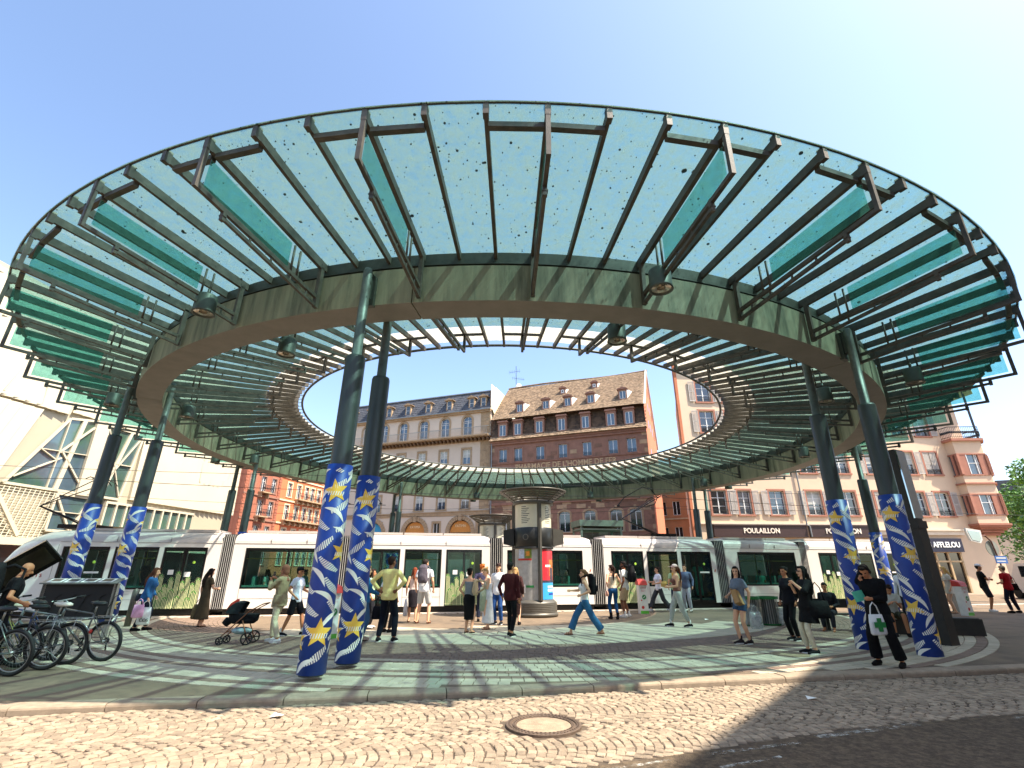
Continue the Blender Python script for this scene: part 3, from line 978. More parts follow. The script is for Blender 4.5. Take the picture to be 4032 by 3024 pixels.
    # side marker at the section end
    mb = MB(); mb.prism([(xb - .17, 1.62), (xb - .12, 1.72), (xb - .09, 1.72), (xb - .12, 1.60)], -.012, .0); mb.build('marker_light', mat('amber marker', 'b5502a', .3), tram)
# cabs
for sgn, x0 in ((-1, -13.15), (1, 25.75)):
    def st_(f):  # cross section at fraction f of the cab length
        L_ = 2.15 if sgn < 0 else 1.9
        x = x0 + sgn * L_ * f
        ins = .35 * f ** 3; top_ = 3.16 - 1.7 * f ** 2.6; 
        return x, ins, top_
    mb = MB(); rings = []
    for f in [0, .15, .3, .45, .6, .72, .84, .93, 1.0]:
        x, ins, tp = st_(f)
        pr = []
        body = min(2.70, tp - .12)
        for t_ in (0.24, .6, 1.0, 1.5, 2.0, 2.45):
            pr.append((ins, min(t_, body)))
        pr.append((ins, body)); k_ = tp - body
        pr += [(ins + .06, body + k_ * .48), (ins + .16, body + k_ * .72), (ins + .34, body + k_ * .92), (ins + .6, body + k_)]
        pr = pr + [(BW - y, z) for y, z in pr[::-1]]
        rings.append([(x, y, z) for y, z in pr])
    n = len(rings[0]); vs = [p_ for r_ in rings for p_ in r_]
    fs = []; ms = []
    for j in range(len(rings) - 1):
        for i in range(n - 1):
            fs.append((j * n + i, j * n + i + 1, (j + 1) * n + i + 1, (j + 1) * n + i)); ms.append(1 if 6 <= i <= n - 8 else 0)
    fs.append(tuple((len(rings) - 1) * n + i for i in range(n))); ms.append(0)
    mb.v = vs; mb.f = fs; mb.m = ms
    o = mb.build('cab', [m_tw, m_troof], tram, True); fixn(o)
    mb = MB()
    x, ins, tp = st_(.55)
    mb.add([(x0 + sgn * (1.35), .10, 1.25), (x0 + sgn * 1.35, .10, 2.05), (x0 + sgn * 2.0, .33, 1.45), (x0 + sgn * 1.95, .30, 1.2)], [(0, 1, 2, 3)])
    mb.build('cab_window', m_tblk, tram)
    mb = MB(); mb.b2(x0 + sgn * .02, x0 + sgn * 1.7, .3, BW - .3, .06, .245); mb.build('skirt', m_tblk, tram)  # same black filler for the shadow beneath the cab
    mb = MB(); mb.b2(x0 + sgn * .03 - .006, x0 + sgn * .03 + .006, -.004, .0, .24, 2.6); mb.lathe([(.04, 0), (.055, 0), (.055, .01), (.04, .01)], 16, M=Matrix.Translation((x0 + sgn * .55, .0, 2.42)) @ Matrix.Rotation(PI / 2, 4, 'X'))
    mb.build('seam', m_seam, tram)
text('CTs', .26, mat('red lettering', 'a83232', .5), tram, (-13.65, -.012, 1.50), ext=.002)
# bellows
for a, b in ((-7.40, -6.95), (-2.72, -2.22), (3.70, 4.28), (8.53, 9.10), (14.93, 15.48), (19.76, 20.16)):
    mb = MB(); n = 6; w = (b - a) / n
    for i in range(n):
        x = a + i * w
        mb.b2(x + w * .12, x + w * .88, .03, BW - .03, .22, 3.02)
        mb.b2(x + w * .30, x + w * .70, -.005, BW + .005, .22, 3.06)
    mb.b2(a, b, .07, BW - .07, .2, 3.0)
    bo = mb.build('bellows', m_rub, tram)
    mb = MB()
    for i in range(n):
        x = a + (i + .5) * w; mb.b2(x - .010, x + .010, -.012, -.004, .24, 3.04)
    mb.build('fold_edge', m_rubl, bo)
# pantographs
def panto(s, fold, parent):
    mb = MB()
    mb.b2(s - .7, s + .7, .6, 1.8, 3.25, 3.40)
    k1 = (s - 1.9 * fold, 1.2, 4.15)
    mb.tube([(s, 1.2, 3.35), k1], .035, 6); mb.tube([(s + .2 * fold, 1.2, 3.35), (k1[0] + .3, 1.2, 4.05)], .018, 6)
    for y in (.75, 1.65): mb.tube([k1, (s + .1, y, 5.25)], .022, 6)
    for x in (-.12, .12): mb.tube([(s + .1 + x, .25, 5.18), (s + .1 + x, .5, 5.30), (s + .1 + x, 1.9, 5.30), (s + .1 + x, 2.15, 5.18)], .02, 6)
    mb.build('pantograph', m_tblk, parent)
panto(12.6, 1, tram); panto(-13.1, 1, tram)

# ------------------------------------------------------------------ overhead wires
m_wire = mat('overhead wire', '1c1c1c', .5, .3)
def wire(name, pts, r, label):
    mb = MB()
    for a, b in zip(pts, pts[1:]):
        a, b = Vector(a), Vector(b)
        seg = [a.lerp(b, t) + Vector((0, 0, -.25 * 4 * t * (1 - t) * (a - b).length / 30)) for t in [i / 8 for i in range(9)]]
        mb.tube(seg, r, 5)
    return tag(mb.build(name, m_wire), label, 'wire', 'overhead wires of the tramway')
wire('overhead_wire', [tw(-60, 1.2, 5.35), tw(-14, 1.2, 5.32), tw(12, 1.2, 5.32), tw(70, 1.2, 5.35)], .012, 'contact wire running just above the roof of the tram')
wire('overhead_wire', [tw(-60, 1.3, 6.3), tw(-30, 1.3, 6.1), tw(0, 1.2, 5.9), tw(40, 1.3, 6.2)], .01, 'upper carrier wire running above the contact wire of the tram')
wire('overhead_wire', [(-34, 30, 6.6), (-8, 36, 5.8), (-2.4, 59, 9)], .012, 'span wire crossing from the white faceted facade towards the cream house')
wire('overhead_wire', [(-34, 27, 5.6), (-6, 38, 5.5), (14, 40, 6.5)], .012, 'span wire crossing low from the white faceted facade to the pink shop house')
wire('overhead_wire', [(27, 39.6, 6.2), (8, 33, 5.6), (-3, 34, 5.6)], .012, 'span wire fixed to the pink shop house behind the right far columns')
wire('overhead_wire', [(40.3, 39, 9.3), (70, 33, 13)], .012, 'single wire leaving the corner oriel of the pink house to the right')
# hanging cable loop bracket below the beam, left and right
for (x, y), lab in (((-9.6, 30.5), 'bent black wire bracket hanging under the canopy beam on the left'), ((8.3, 31.5), 'bent black wire bracket hanging under the canopy beam on the right')):
    s = -1 if x < 0 else 1
    mb = MB(); mb.tube([(x - 1.6 * s, y, 5.55), (x - 1.2 * s, y, 6.0), (x, y, 6.65), (x + .5 * s, y, 6.55), (x + .9 * s, y, 6.0), (x + .7 * s, y, 5.6), (x + .2 * s, y, 5.45)], .03, 6)
    mb.tube([(x - 1.9 * s, y, 5.4), (x + .4 * s, y, 5.45)], .02, 6); mb.ell((x - 1.6 * s, y, 5.5), (.1, .05, .06))
    tag(mb.build('wire_bracket', m_wire), lab, 'bracket')

# ------------------------------------------------------------------ facades
m_win = mat('white window frame', 'dcdcd8', 0.5, 0, 0.05)
m_pane = mat('window pane', '33475a', 0.05, 0.0, 0.5, 0.7, spec=1.0, coat=1.0)
m_pane2 = mat('dark window pane', '171c20', 0.05, 0.0, 0.4, 0.6, spec=1.0, coat=1.0)
m_curt = mat('net curtain', 'b9bcb4', 0.8, 0, 0.2, 3)
m_iron2 = mat('wrought iron', '26262a', 0.5, .3)
m_stone = mat('ochre sandstone', 'a68d6f', 0.85, 0, 0.2, 2.2, 0.2, 30)
m_cream = mat('cream render', 'cfbeab', 0.9, 0, 0.06, .8, 0.1, 30)
m_pink = mat('pink sandstone', '8f6857', 0.85, 0, 0.2, 2, .2, 30)
m_pinkr = mat('pale pink render', 'd4bb9f', 0.9, 0, 0.06, .7, .1, 30)
m_slate = mat('slate roof', '4a4c52', 0.6, 0, 0.3, 3, .3, 30, rnd=.15)
m_tile = mat('brown clay tiles', '85705a', 0.85, 0, 0.25, 3, .3, 40, rnd=.30)
m_tile_d = mat('dark scale tiles', '54402f', 0.8, 0, 0.3, 3, .3, 40, rnd=.45)
m_shut = mat('white shutter', 'b9b0a6', 0.6, 0, 0.05)
m_zinc = mat('zinc', '8a8d8c', .5, .4, .1)

def wallmesh(mb, W0, W1, Z0, Z1, holes, depth=.22, mi=0, y=0.0):
    """flat wall in the xz plane at y with rectangular holes and their reveals"""
    xs = sorted({W0, W1} | {h[0] for h in holes} | {h[1] for h in holes})
    zs = sorted({Z0, Z1} | {h[2] for h in holes} | {h[3] for h in holes})
    xs = [x for x in xs if W0 <= x <= W1]; zs = [z for z in zs if Z0 <= z <= Z1]
    for i in range(len(xs) - 1):
        cx_ = (xs[i] + xs[i + 1]) / 2
        for j in range(len(zs) - 1):
            cz_ = (zs[j] + zs[j + 1]) / 2
            if any(h[0] < cx_ < h[1] and h[2] < cz_ < h[3] for h in holes): continue
            mb.add([(xs[i], y, zs[j]), (xs[i + 1], y, zs[j]), (xs[i + 1], y, zs[j + 1]), (xs[i], y, zs[j + 1])], [(0, 1, 2, 3)], mi)
    for a, b, c, d in holes:
        mb.add([(a, y, c), (b, y, c), (b, y, d), (a, y, d), (a, y + depth, c), (b, y + depth, c), (b, y + depth, d), (a, y + depth, d)],
               [(0, 1, 5, 4), (1, 2, 6, 5), (2, 3, 7, 6), (3, 0, 4, 7)], mi)
    return mb

WC = {}
def window(parent, x, z0, w, h, kind='two', pane=None, depth=.16, y=0.0, arch=0.0, rail=False, surround=None, sw=.14, name='window', inner=None):
    """casement window with frame, mullion and glazing bars; pane and surround are pieces of it"""
    pane = pane or m_pane
    key = (round(w, 2), round(h, 2), kind, arch, inner)
    if key not in WC:
        f = .055 if w > .7 else .045
        mb = MB()
        mb.b2(-w / 2, w / 2, 0, .05, 0, f); mb.b2(-w / 2, -w / 2 + f, 0, .05, f, h); mb.b2(w / 2 - f, w / 2, 0, .05, f, h)
        if not arch: mb.b2(-w / 2 + f, w / 2 - f, 0, .05, h - f, h)
        top_ = h - (arch if arch else f)
        if kind in ('two', 'cross', 'six'): mb.b2(-.04, .04, -.008, .045, f, top_)
        if kind in ('cross', 'six'): mb.b2(-w / 2 + f, w / 2 - f, 0, .045, h * .68, h * .68 + .05)
        if kind == 'six': mb.b2(-w / 2 + f, w / 2 - f, 0.005, .04, h * .34, h * .34 + .03)
        if arch:
            mb.b2(-w / 2, w / 2, 0, .05, h - arch - .05, h - arch)
            n = 10
            for i in range(n):
                t0, t1 = PI * i / n, PI * (i + 1) / n
                mb.prism([(-math.cos(t0) * w / 2, h - arch + math.sin(t0) * arch), (-math.cos(t1) * w / 2, h - arch + math.sin(t1) * arch),
                          (-math.cos(t1) * (w / 2 - f), h - arch + math.sin(t1) * (arch - f)), (-math.cos(t0) * (w / 2 - f), h - arch + math.sin(t0) * (arch - f))], 0, .05)
            mb.b2(-.02, .02, 0, .04, h - arch, h - f)
        fm = mb.mesh(name, m_win)
        mb = MB(); mb.b2(-w / 2 + .01, w / 2 - .01, .028, .034, .01, h - .01 if not arch else h - arch)
        if arch: mb.prism([(-math.cos(PI * i / 12) * (w / 2 - .02), h - arch + math.sin(PI * i / 12) * (arch - .02)) for i in range(13)], .028, .034)
        if inner: mb.b2(-w / 2 + f, w / 2 - f, .014, .02, h * .45, h - f, 1)
        WC[key] = (fm, mb)
    fm, pmb = WC[key]
    o = link(name, fm, parent, (x, y + depth, z0))
    k2 = key + (pane.name,)
    if k2 not in WC: WC[k2] = pmb.mesh('pane', [pane, m_curt])
    link('pane', WC[k2], o)
    if surround:
        k3 = ('s', round(w, 2), round(h, 2), arch, surround.name, sw)
        if k3 not in WC:
            mb = MB(); s = sw
            if arch:
                mb.b2(-w / 2 - s, -w / 2, -depth - .05, -depth + .04, -.02, h - arch); mb.b2(w / 2, w / 2 + s, -depth - .05, -depth + .04, -.02, h - arch)
                n = 12
                for i in range(n):
                    t0, t1 = PI * i / n, PI * (i + 1) / n
                    mb.prism([(-math.cos(t0) * w / 2, h - arch + math.sin(t0) * arch), (-math.cos(t1) * w / 2, h - arch + math.sin(t1) * arch),
                              (-math.cos(t1) * (w / 2 + s), h - arch + math.sin(t1) * (arch + s)), (-math.cos(t0) * (w / 2 + s), h - arch + math.sin(t0) * (arch + s))], -depth - .05, -depth + .04)
                # wall infill over the arch corners
                for sx in (-1, 1):
                    pts = [(sx * w / 2, h - arch)] + [(sx * math.cos(PI / 2 * i / 6) * w / 2, h - arch + math.sin(PI / 2 * i / 6) * arch) for i in range(7)] + [(0, h + .0), (sx * w / 2, h)]
                    pts2 = []
                    for p_ in pts:
                        if not pts2 or abs(p_[0] - pts2[-1][0]) + abs(p_[1] - pts2[-1][1]) > 1e-4: pts2.append(p_)
                    mb.prism(pts2, -depth + .002, -depth + .05)
                mb.b2(-.12, .12, -depth - .08, -depth, h + s * .3, h + s * 1.9)
            else:
                mb.b2(-w / 2 - s, -w / 2, -depth - .05, -depth + .04, 0, h); mb.b2(w / 2, w / 2 + s, -depth - .05, -depth + .04, 0, h)
                mb.b2(-w / 2 - s, w / 2 + s, -depth - .05, -depth + .04, h, h + s)
            mb.b2(-w / 2 - s - .04, w / 2 + s + .04, -depth - .10, -depth + .04, -.12, 0)
            WC[k3] = mb.mesh('surround', surround)
        link('surround', WC[k3], o)
    if rail:
        k4 = ('r', round(w, 2))
        if k4 not in WC:
            mb = MB(); mb.b2(-w / 2, w / 2, -depth - .03, -depth, .38, .41); mb.b2(-w / 2, w / 2, -depth - .03, -depth, .04, .06)
            n = max(5, int(w / .11))
            for i in range(n + 1):
                xx = -w / 2 + w * i / n; mb.b2(xx - .008, xx + .008, -depth - .025, -depth - .005, .05, .38)
            for i in range(n // 2):
                xx = -w / 2 + w * (i + .5) / (n // 2)
                mb.lathe([(.05, -.006), (.062, -.006), (.062, .006), (.05, .006)], 8, M=Matrix.Translation((xx, -depth - .015, .22)) @ Matrix.Rotation(PI / 2, 4, 'X'))
            WC[k4] = mb.mesh('railing', m_iron2)
        link('railing', WC[k4], o)
    return o

def fac_root(name, label, cat, a_deg, td, group=None):
    a = R(a_deg)
    return thing(name, label, cat, (-math.sin(a) * td, math.cos(a) * td, 0), a, group)

def brick_rows(mb, x0, x1, z0, z1, holes, bw, bh, d=.03, mi=(0, 1), rnd=None, y=0):
    """proud ashlar blocks of uneven length laid in courses on a wall, leaving the openings free"""
    rnd = rnd or random
    z = z0
    while z < z1 - bh * .5:
        x = x0 - rnd.random() * bw * .5
        while x < x1:
            w = bw * rnd.uniform(.7, 1.3); a, b = max(x, x0) + .008, min(x + w, x1) - .008
            zz = min(z + bh, z1)
            if b - a > .08 and not any(h[0] - .04 < b and h[1] + .04 > a and h[2] - .02 < zz and h[3] + .02 > z for h in holes):
                dd = d * rnd.uniform(.6, 1.2)
                mb.add([(a, y - dd, z + .008), (b, y - dd, z + .008), (b, y - dd, zz - .008), (a, y - dd, zz - .008), (a, y, z + .008), (b, y, z + .008), (b, y, zz - .008), (a, y, zz - .008)],
                       [(0, 1, 2, 3), (0, 4, 5, 1), (1, 5, 6, 2), (2, 6, 7, 3), (3, 7, 4, 0)], rnd.choice(mi))
            x += w
        z += bh
    return mb

def tiles(mb, P0, U, V, nu, nv, lu, lv, skip=None, th=.03, lift=.035, mi=0, rnd=random, scale_shape=False):
    """roof tiles: P0 lower left corner, U along the eave, V up the slope (unit vectors)"""
    P0, U, V = Vector(P0), Vector(U), Vector(V); Nn = U.cross(V).normalized()
    for j in range(nv):
        for i in range(nu):
            u = (i + (j % 2) * .5) * lu; v = j * lv
            if skip and skip(u, v): continue
            l_ = lift * rnd.uniform(.7, 1.4); g_ = lu * .04
            a = P0 + U * (u + g_) + V * v; b = P0 + U * (u + lu - g_) + V * v
            c = P0 + U * (u + lu - g_) + V * (v + lv * 1.1); d = P0 + U * (u + g_) + V * (v + lv * 1.1)
            if scale_shape:
                m_ = (a + b) / 2 - V * lv * .35
                mb.add([a + Nn * l_, m_ + Nn * l_, b + Nn * l_, c, d, a, m_, b], [(0, 1, 2, 3, 4), (5, 6, 1, 0), (6, 7, 2, 1)], mi)
            else:
                mb.add([a + Nn * l_, b + Nn * l_, c + Nn * .004, d + Nn * .004, a, b], [(0, 1, 2, 3), (4, 5, 1, 0), (1, 5, 2), (0, 3, 4)], mi)
    return mb

# ---------- cream house
cr = fac_root('cream_house', 'cream rendered house with arched top floor windows, long balcony and slate mansard roof', 'building', -19.5, 56.25)
X0, X1 = -46.5, -22.85
colsA = [-41.6, -38.8, -35.7, -32.55, -29.35, -26.1]
holes = []
for x in colsA:
    holes += [(x - .62, x + .62, 17.95, 20.75), (x - .55, x + .55, 14.4, 16.35), (x - .55, x + .55, 11.7, 13.6), (x - .55, x + .55, 8.85, 10.95)]
arches = [-26.6, -32.9, -39.1]
for x in arches: holes.append((x - 1.45, x + 1.45, 3.0, 7.6))
for x in (-29.9, -36.0): holes.append((x - .45, x + .45, 5.4, 7.3))
mb = MB(); wallmesh(mb, X0, X1, 0, 21.25, holes, .3)
mb.b2(X1, X1 + .02, 0, 12, 0, 24.9)
mb.add([(X0, 12, 0), (X0, 0, 0), (X0, 0, 21.2), (X0, 12, 21.2)], [(0, 1, 2, 3)])
mb.b2(X0, X1, .6, .65, 0, 21, 0)
mb.build('wall', m_cream, cr)
mb = MB()
brick_rows(mb, -24.2, X1 - .02, 8.8, 17.2, [], .75, .42, .05, (0,)); brick_rows(mb, -24.2, X1 - .02, 18.2, 21.0, [], .75, .42, .05, (0,)); brick_rows(mb, -24.6, X1 - .02, 0.2, 8.0, [], .8, .45, .05, (0,))
tag(mb.build('quoins', m_stone, cr), kind='stuff')
mb = MB(); mb.b2(X0, X1 + .05, -.12, 0, 8.15, 8.5); mb.b2(X0, X1 + .05, -.2, 0, 8.5, 8.6); mb.b2(X0, X1 + .1, -.30, 0, 21.05, 21.25); mb.b2(X0, X1 + .12, -.45, 0, 21.25, 21.38)
mb.b2(X0, X1, -.1, 0, 17.2, 17.5)
mb.build('cornice', m_stone, cr)
for x in colsA:
    window(cr, x, 17.95, 1.24, 2.8, 'cross', m_pane, .2, arch=.6, surround=m_stone, sw=.26)
    window(cr, x, 14.4, 1.1, 1.95, 'cross', m_pane, .2, surround=m_stone, sw=.22, inner=True)
    window(cr, x, 11.7, 1.1, 1.9, 'cross', m_pane, .2, surround=m_stone, sw=.22)
    window(cr, x, 8.85, 1.1, 2.1, 'cross', m_pane, .2, surround=m_stone, sw=.2, rail=True, inner=True)
for x in (-29.9, -36.0): window(cr, x, 5.4, .9, 1.9, 'two', m_pane2, .2, surround=m_stone, sw=.2)
m_orange = mat('orange shop sign', 'c9853a', .6, 0, .1)
m_bluesg = mat('blue shop sign', '2f8fb8', .6, 0, .1)
for i, x in enumerate(arches):
    mb = MB(); n = 16; r0, r1 = 1.45, 1.95
    for k in range(n):
        t0, t1 = PI * k / n + .01, PI * (k + 1) / n - .01
        mb.prism([(x - math.cos(t0) * r0, 6.15 + math.sin(t0) * r0), (x - math.cos(t1) * r0, 6.15 + math.sin(t1) * r0), (x - math.cos(t1) * r1, 6.15 + math.sin(t1) * r1), (x - math.cos(t0) * r1, 6.15 + math.sin(t0) * r1)], -.14, .05)
    mb.b2(x - r1, x - r0, -.12, .05, 0, 6.15); mb.b2(x + r0, x + r1, -.12, .05, 0, 6.15); mb.b2(x - .2, x + .2, -.25, 0, 7.45, 8.2)
    for sx in (-1, 1):
        pts = [(x + sx * r0, 6.15)] + [(x + sx * math.cos(PI / 2 * q / 6) * r0, 6.15 + math.sin(PI / 2 * q / 6) * r0) for q in range(1, 7)] + [(x + sx * r0, 7.6)]
        mb.prism(pts, .0, .06)
    a_ = mb.build('arch', m_stone, cr); fixn(a_)
    mb = MB(); mb.prism([(x - math.cos(PI * q / 16) * 1.40, 6.10 + math.sin(PI * q / 16) * 1.36) for q in range(17)], .10, .14)
    s_ = mb.build('shop_sign', m_bluesg if i == 2 else m_orange, cr)
    if i < 2: text('FATIMA', .42, mat('cream lettering', 'e8d8b0', .6), s_, (x, .085, 6.85), ext=.006)
    mb = MB(); mb.b2(x - 1.4, x + 1.4, .12, .16, 0, 6.08); mb.build('shop_window', m_pane2, cr)
# balcony
mb = MB(); mb.b2(-44.8, X1 + .1, -1.05, 0, 17.62, 17.84); mb.b2(-44.8, X1 + .1, -1.15, -1.05, 17.72, 17.86)
bal = mb.build('balcony', m_stone, cr)
mb = MB()
x = -44.4
while x < X1:
    mb.prism([(x - .09, 17.6), (x + .09, 17.6), (x + .09, 17.28), (x - .09, 17.28)], -.85, -.05); x += .55
mb.build('corbel', mat('dark corbel', '6b5138', .8, 0, .2), bal)
mb = MB(); mb.b2(-44.8, X1 + .1, -1.06, -1.0, 18.86, 18.92); mb.b2(-44.8, X1 + .1, -1.05, -1.01, 17.95, 17.98)
x = -44.7
while x < X1: mb.b2(x - .012, x + .012, -1.04, -1.015, 17.86, 18.88); x += .135
mb.b2(X1 + .05, X1 + .1, -1.05, 0, 18.86, 18.92)
mb.build('railing', mat('pale iron railing', '9a9890', .5, .3), bal)
# mansard
mb = MB(); mb.add([(X0, -.1, 21.38), (X1, -.1, 21.38), (X1, 1.1, 24.3), (X0, 1.1, 24.3), (X1, 11, 25.0), (X0, 11, 25.0)], [(0, 1, 2, 3), (3, 2, 4, 5)])
V_ = Vector((0, 1.2, 2.92)).normalized()
dorm = [-44.4, -41.4, -38.35, -35.3, -32.15, -28.95, -25.65, -23.95]
tiles(mb, (X0, -.1, 21.40), (1, 0, 0), V_, int((X1 - X0) / .42), 9, .42, .35, lambda u, v: any(abs(X0 + u + .2 - d) < .55 for d in dorm) and .2 < v < 2.4, lift=.03)
mr_ = mb.build('roof', m_slate, cr)
mb = MB(); mb.b2(X0, X1 + .1, .95, 1.25, 24.28, 24.42); mb.b2(X0, X1 + .1, -.5, -.38, 21.34, 21.46); mb.build('gutter', m_zinc, cr)
mb = MB(); mb.prism([(X1 - .02, 20.5), (X1 + .3, 20.5), (X1 + .3, 24.7), (X1 - .02, 24.7)], .9, 12)
mb.add([(X1 - .02, -.1, 21.3), (X1 + .3, -.1, 21.3), (X1 + .3, .9, 24.7), (X1 - .02, .9, 24.7), (X1 - .02, .9, 20.5), (X1 + .3, .9, 20.5)], [(0, 1, 2, 3), (0, 3, 4), (1, 5, 2)])
mb.build('gable_wall', mat('pale gable render', 'd9cfb4', .9, 0, .08, 1), cr)
mb = MB(); mb.b2(-.42, -.30, 0, 1.2, 0, 1.45); mb.b2(.30, .42, 0, 1.2, 0, 1.45); mb.b2(-.42, .42, 0, .12, -.08, 0)
mb.prism([(-.62, 1.42), (.62, 1.42), (0, 1.78)], -.22, 1.3); mb.b2(-.66, .66, -.28, 1.3, 1.40, 1.46)
dmesh = mb.mesh('dormer', m_stone)
for x in dorm:
    d_ = link('dormer', dmesh, mr_, (x, .12, 21.85)); fixn(d_) if x == dorm[0] else None
    k_ = ('dw',)
    if k_ not in WC:
        q = MB(); q.b2(-.30, -.25, .05, .1, 0, 1.38); q.b2(.25, .30, .05, .1, 0, 1.38); q.b2(-.3, .3, .05, .1, 0, .05); q.b2(-.3, .3, .05, .1, 1.32, 1.38); q.b2(-.25, .25, .055, .09, .66, .70)
        q.b2(-.25, .25, .075, .08, .05, 1.32, 1)
        WC[k_] = q.mesh('window', [m_win, m_pane2])
    w_ = link('window', WC[k_], mr_, (x, .12, 21.85))
# TV aerial on the party wall
t = thing('roof_aerial', 'tall television aerial with a white dish on the party wall between two roofs', 'aerial', (0.6, 65.5, 24.6))
mb = MB(); mb.tube([(0, 0, 0), (0, 0, 4.9)], .04, 6); mb.tube([(-1.0, 0, 3.9), (.6, 0, 4.15)], .02, 5); mb.tube([(-.6, 0, 3.1), (1.2, 0, 2.8)], .02, 5)
for i in range(7): mb.tube([(-1 + i * .25, -.0, 3.65 + i * .04), (-1 + i * .25, 0, 4.2 + i * .04)], .012, 4)
for i in range(6): mb.tube([(-.5 + i * .3, 0, 2.8 - i * .04), (-.5 + i * .3, 0, 3.3 - i * .04)], .012, 4)
mb.build('mast', m_iron2, t)
mb = MB(); mb.ell((.35, -.2, 1.6), (.42, .12, .55), n=16); mb.build('dish', m_win, t)

# ---------- brown sandstone pharmacy house
br = fac_root('pharmacy_house', 'tall red brown sandstone house with steep tiled roof, dormers and worn pharmacy lettering', 'building', -21.0, 55.0)
X0, X1 = -23.9, -4.95
cols = [-22.3, -20.3, -17.5, -14.7, -11.8, -8.8, -6.72]
holes = []
for x in cols: holes += [(x - .52, x + .52, 14.1, 15.72), (x - .52, x + .52, 10.3, 12.1)]
low = [-21.9, -18.6, -14.8, -11.9, -9.0, -6.95]
for x in low: holes.append((x - .62, x + .62, 5.72, 7.98)); holes.append((x - .9, x + .9, 1.0, 4.2))
mb = MB(); wallmesh(mb, X0, X1, 0, 16.75, holes, .3); mb.b2(X0, X1, .6, .65, 0, 16.5)
mb.build('wall', m_pink, br)
m_pkA = mat('sandstone block red', '83614f', .85, 0, .26, 2, .3, 30, rnd=.16)
m_pkB = mat('sandstone block ochre', 'a88b6e', .85, 0, .25, 2, .3, 30, rnd=.1)
mb = MB(); rn = random.Random(3)
wide = [(h[0] - .16, h[1] + .16, h[2] - .14, h[3] + .2) for h in holes] + [(-22, -6.2, 12.95, 13.8)]
brick_rows(mb, X0, X1, 4.4, 16.5, wide, .95, .48, .035, (0, 0, 0, 0, 1), rn)
tag(mb.build('stone_blocks', [m_pkA, m_pkB], br), kind='stuff')
mb = MB(); mb.b2(X0, X1, -.15, 0, 8.95, 9.25); mb.b2(X0, X1, -.22, 0, 16.25, 16.5); mb.b2(X0, X1, -.35, 0, 16.5, 16.72); mb.b2(X0, X1, -.12, 0, 13.85, 13.95)
mb.build('cornice', m_pink, br)
for x in cols:
    window(br, x, 14.1, 1.04, 1.62, 'two', m_pane, .18, rail=True, surround=m_pink, sw=.14)
    window(br, x, 10.3, 1.04, 1.8, 'two', m_pane, .18, rail=True, surround=m_pink, sw=.14)
for x in low:
    window(br, x, 5.72, 1.24, 2.26, 'two', m_pane2, .18, arch=.28, surround=m_pkB, sw=.22, rail=True)
    mb = MB(); mb.b2(x - .9, x + .9, .2, .24, 1, 4.2); mb.build('shop_window', m_pane2, br)
text("PHARMACIE DE L'HOMME DE FER", .95, mat('worn gilt lettering', 'c2a47c', .7, 0, .3, 6), br, (-14.6, -.05, 13.32), ext=.02, squeeze=.86, bold=.012)
# mansard storey with scale tiles
mb = MB()
mb.add([(X0, -.15, 16.76), (X1, -.15, 16.76), (X1, .75, 19.75), (X0, .75, 19.75)], [(0, 1, 2, 3)])
V_ = Vector((0, .9, 2.99)).normalized()
tiles(mb, (X0, -.15, 17.1), (1, 0, 0), V_, 60, 11, .315, .24, lambda u, v: any(abs(X0 + u + .15 - d) < .75 for d in cols) , lift=.04, scale_shape=True)
mb.build('mansard', m_tile_d, br)
mb = MB(); V_ = Vector((0, .55, .62)).normalized()
tiles(mb, (X0 - .1, -.62, 16.72), (1, 0, 0), V_, 84, 3, .228, .3, lift=.06)
mb.b2(X0 - .1, X1 + .1, -.60, .1, 16.70, 16.76)
tag(mb.build('eave_tiles', m_tile, br), kind='stuff')
for x in cols:
    mb = MB(); mb.b2(-.60, -.42, 0, 1.1, 0, 1.8); mb.b2(.42, .60, 0, 1.1, 0, 1.8); mb.b2(-.42, .42, 0, 1.1, 1.5, 1.8); mb.b2(-.42, .42, 0, .2, -.05, .08)
    mb.prism([(-.72, 1.8), (.72, 1.8), (.62, 2.0), (-.62, 2.0)], -.15, 1.0)
    o = mb.build('window_bay', m_pink, br, loc=(x, -.22, 17.3))
    window(o, 0, .08, .84, 1.42, 'two', m_pane, .08)
# steep main roof, sagging a little
mb = MB(); yr, zr = 6.0, 25.9; y0, z0 = -.25, 19.55
V_ = Vector((0, yr - y0, zr - z0)).normalized(); Ls = math.hypot(yr - y0, zr - z0)
mb.add([(X0, y0, z0), (X1, y0, z0), (X1, yr, zr), (X0, yr, zr), (X1, 12.2, 16.8), (X0, 12.2, 16.8)], [(0, 1, 2, 3), (3, 2, 4, 5)])
dms = [(-20.3, 20.45, .75), (-16.85, 20.5, .75), (-14.05, 20.55, .75), (-11.2, 20.6, .75), (-7.35, 20.65, .75)]
ocs = [(-15.3, 23.2), (-11.2, 23.6)]
def sk(u, v):
    x = X0 + u + .1; z = z0 + v * V_.z
    return any(abs(x - d[0]) < .55 and d[1] < z < d[1] + 1.2 for d in dms) or any(abs(x - d[0]) < .4 and d[1] < z < d[1] + .6 for d in ocs)
tiles(mb, (X0, y0 - .02, z0 + .02), (1, 0, 0), V_, int((X1 - X0) / .24), int(Ls / .27), .24, .27, sk, lift=.05, rnd=rn)
rf = mb.build('roof', m_tile, br)
tag(rf, kind='stuff') if False else None
mb = MB(); x = X0
while x < X1:
    mb.tube([(x, yr, zr + .05 + .12 * math.sin((x - X0) * .33)), (x + .42, yr, zr + .07 + .12 * math.sin((x - X0) * .33))], .13, 7); x += .4
mb.build('ridge_tiles', m_tile, br)
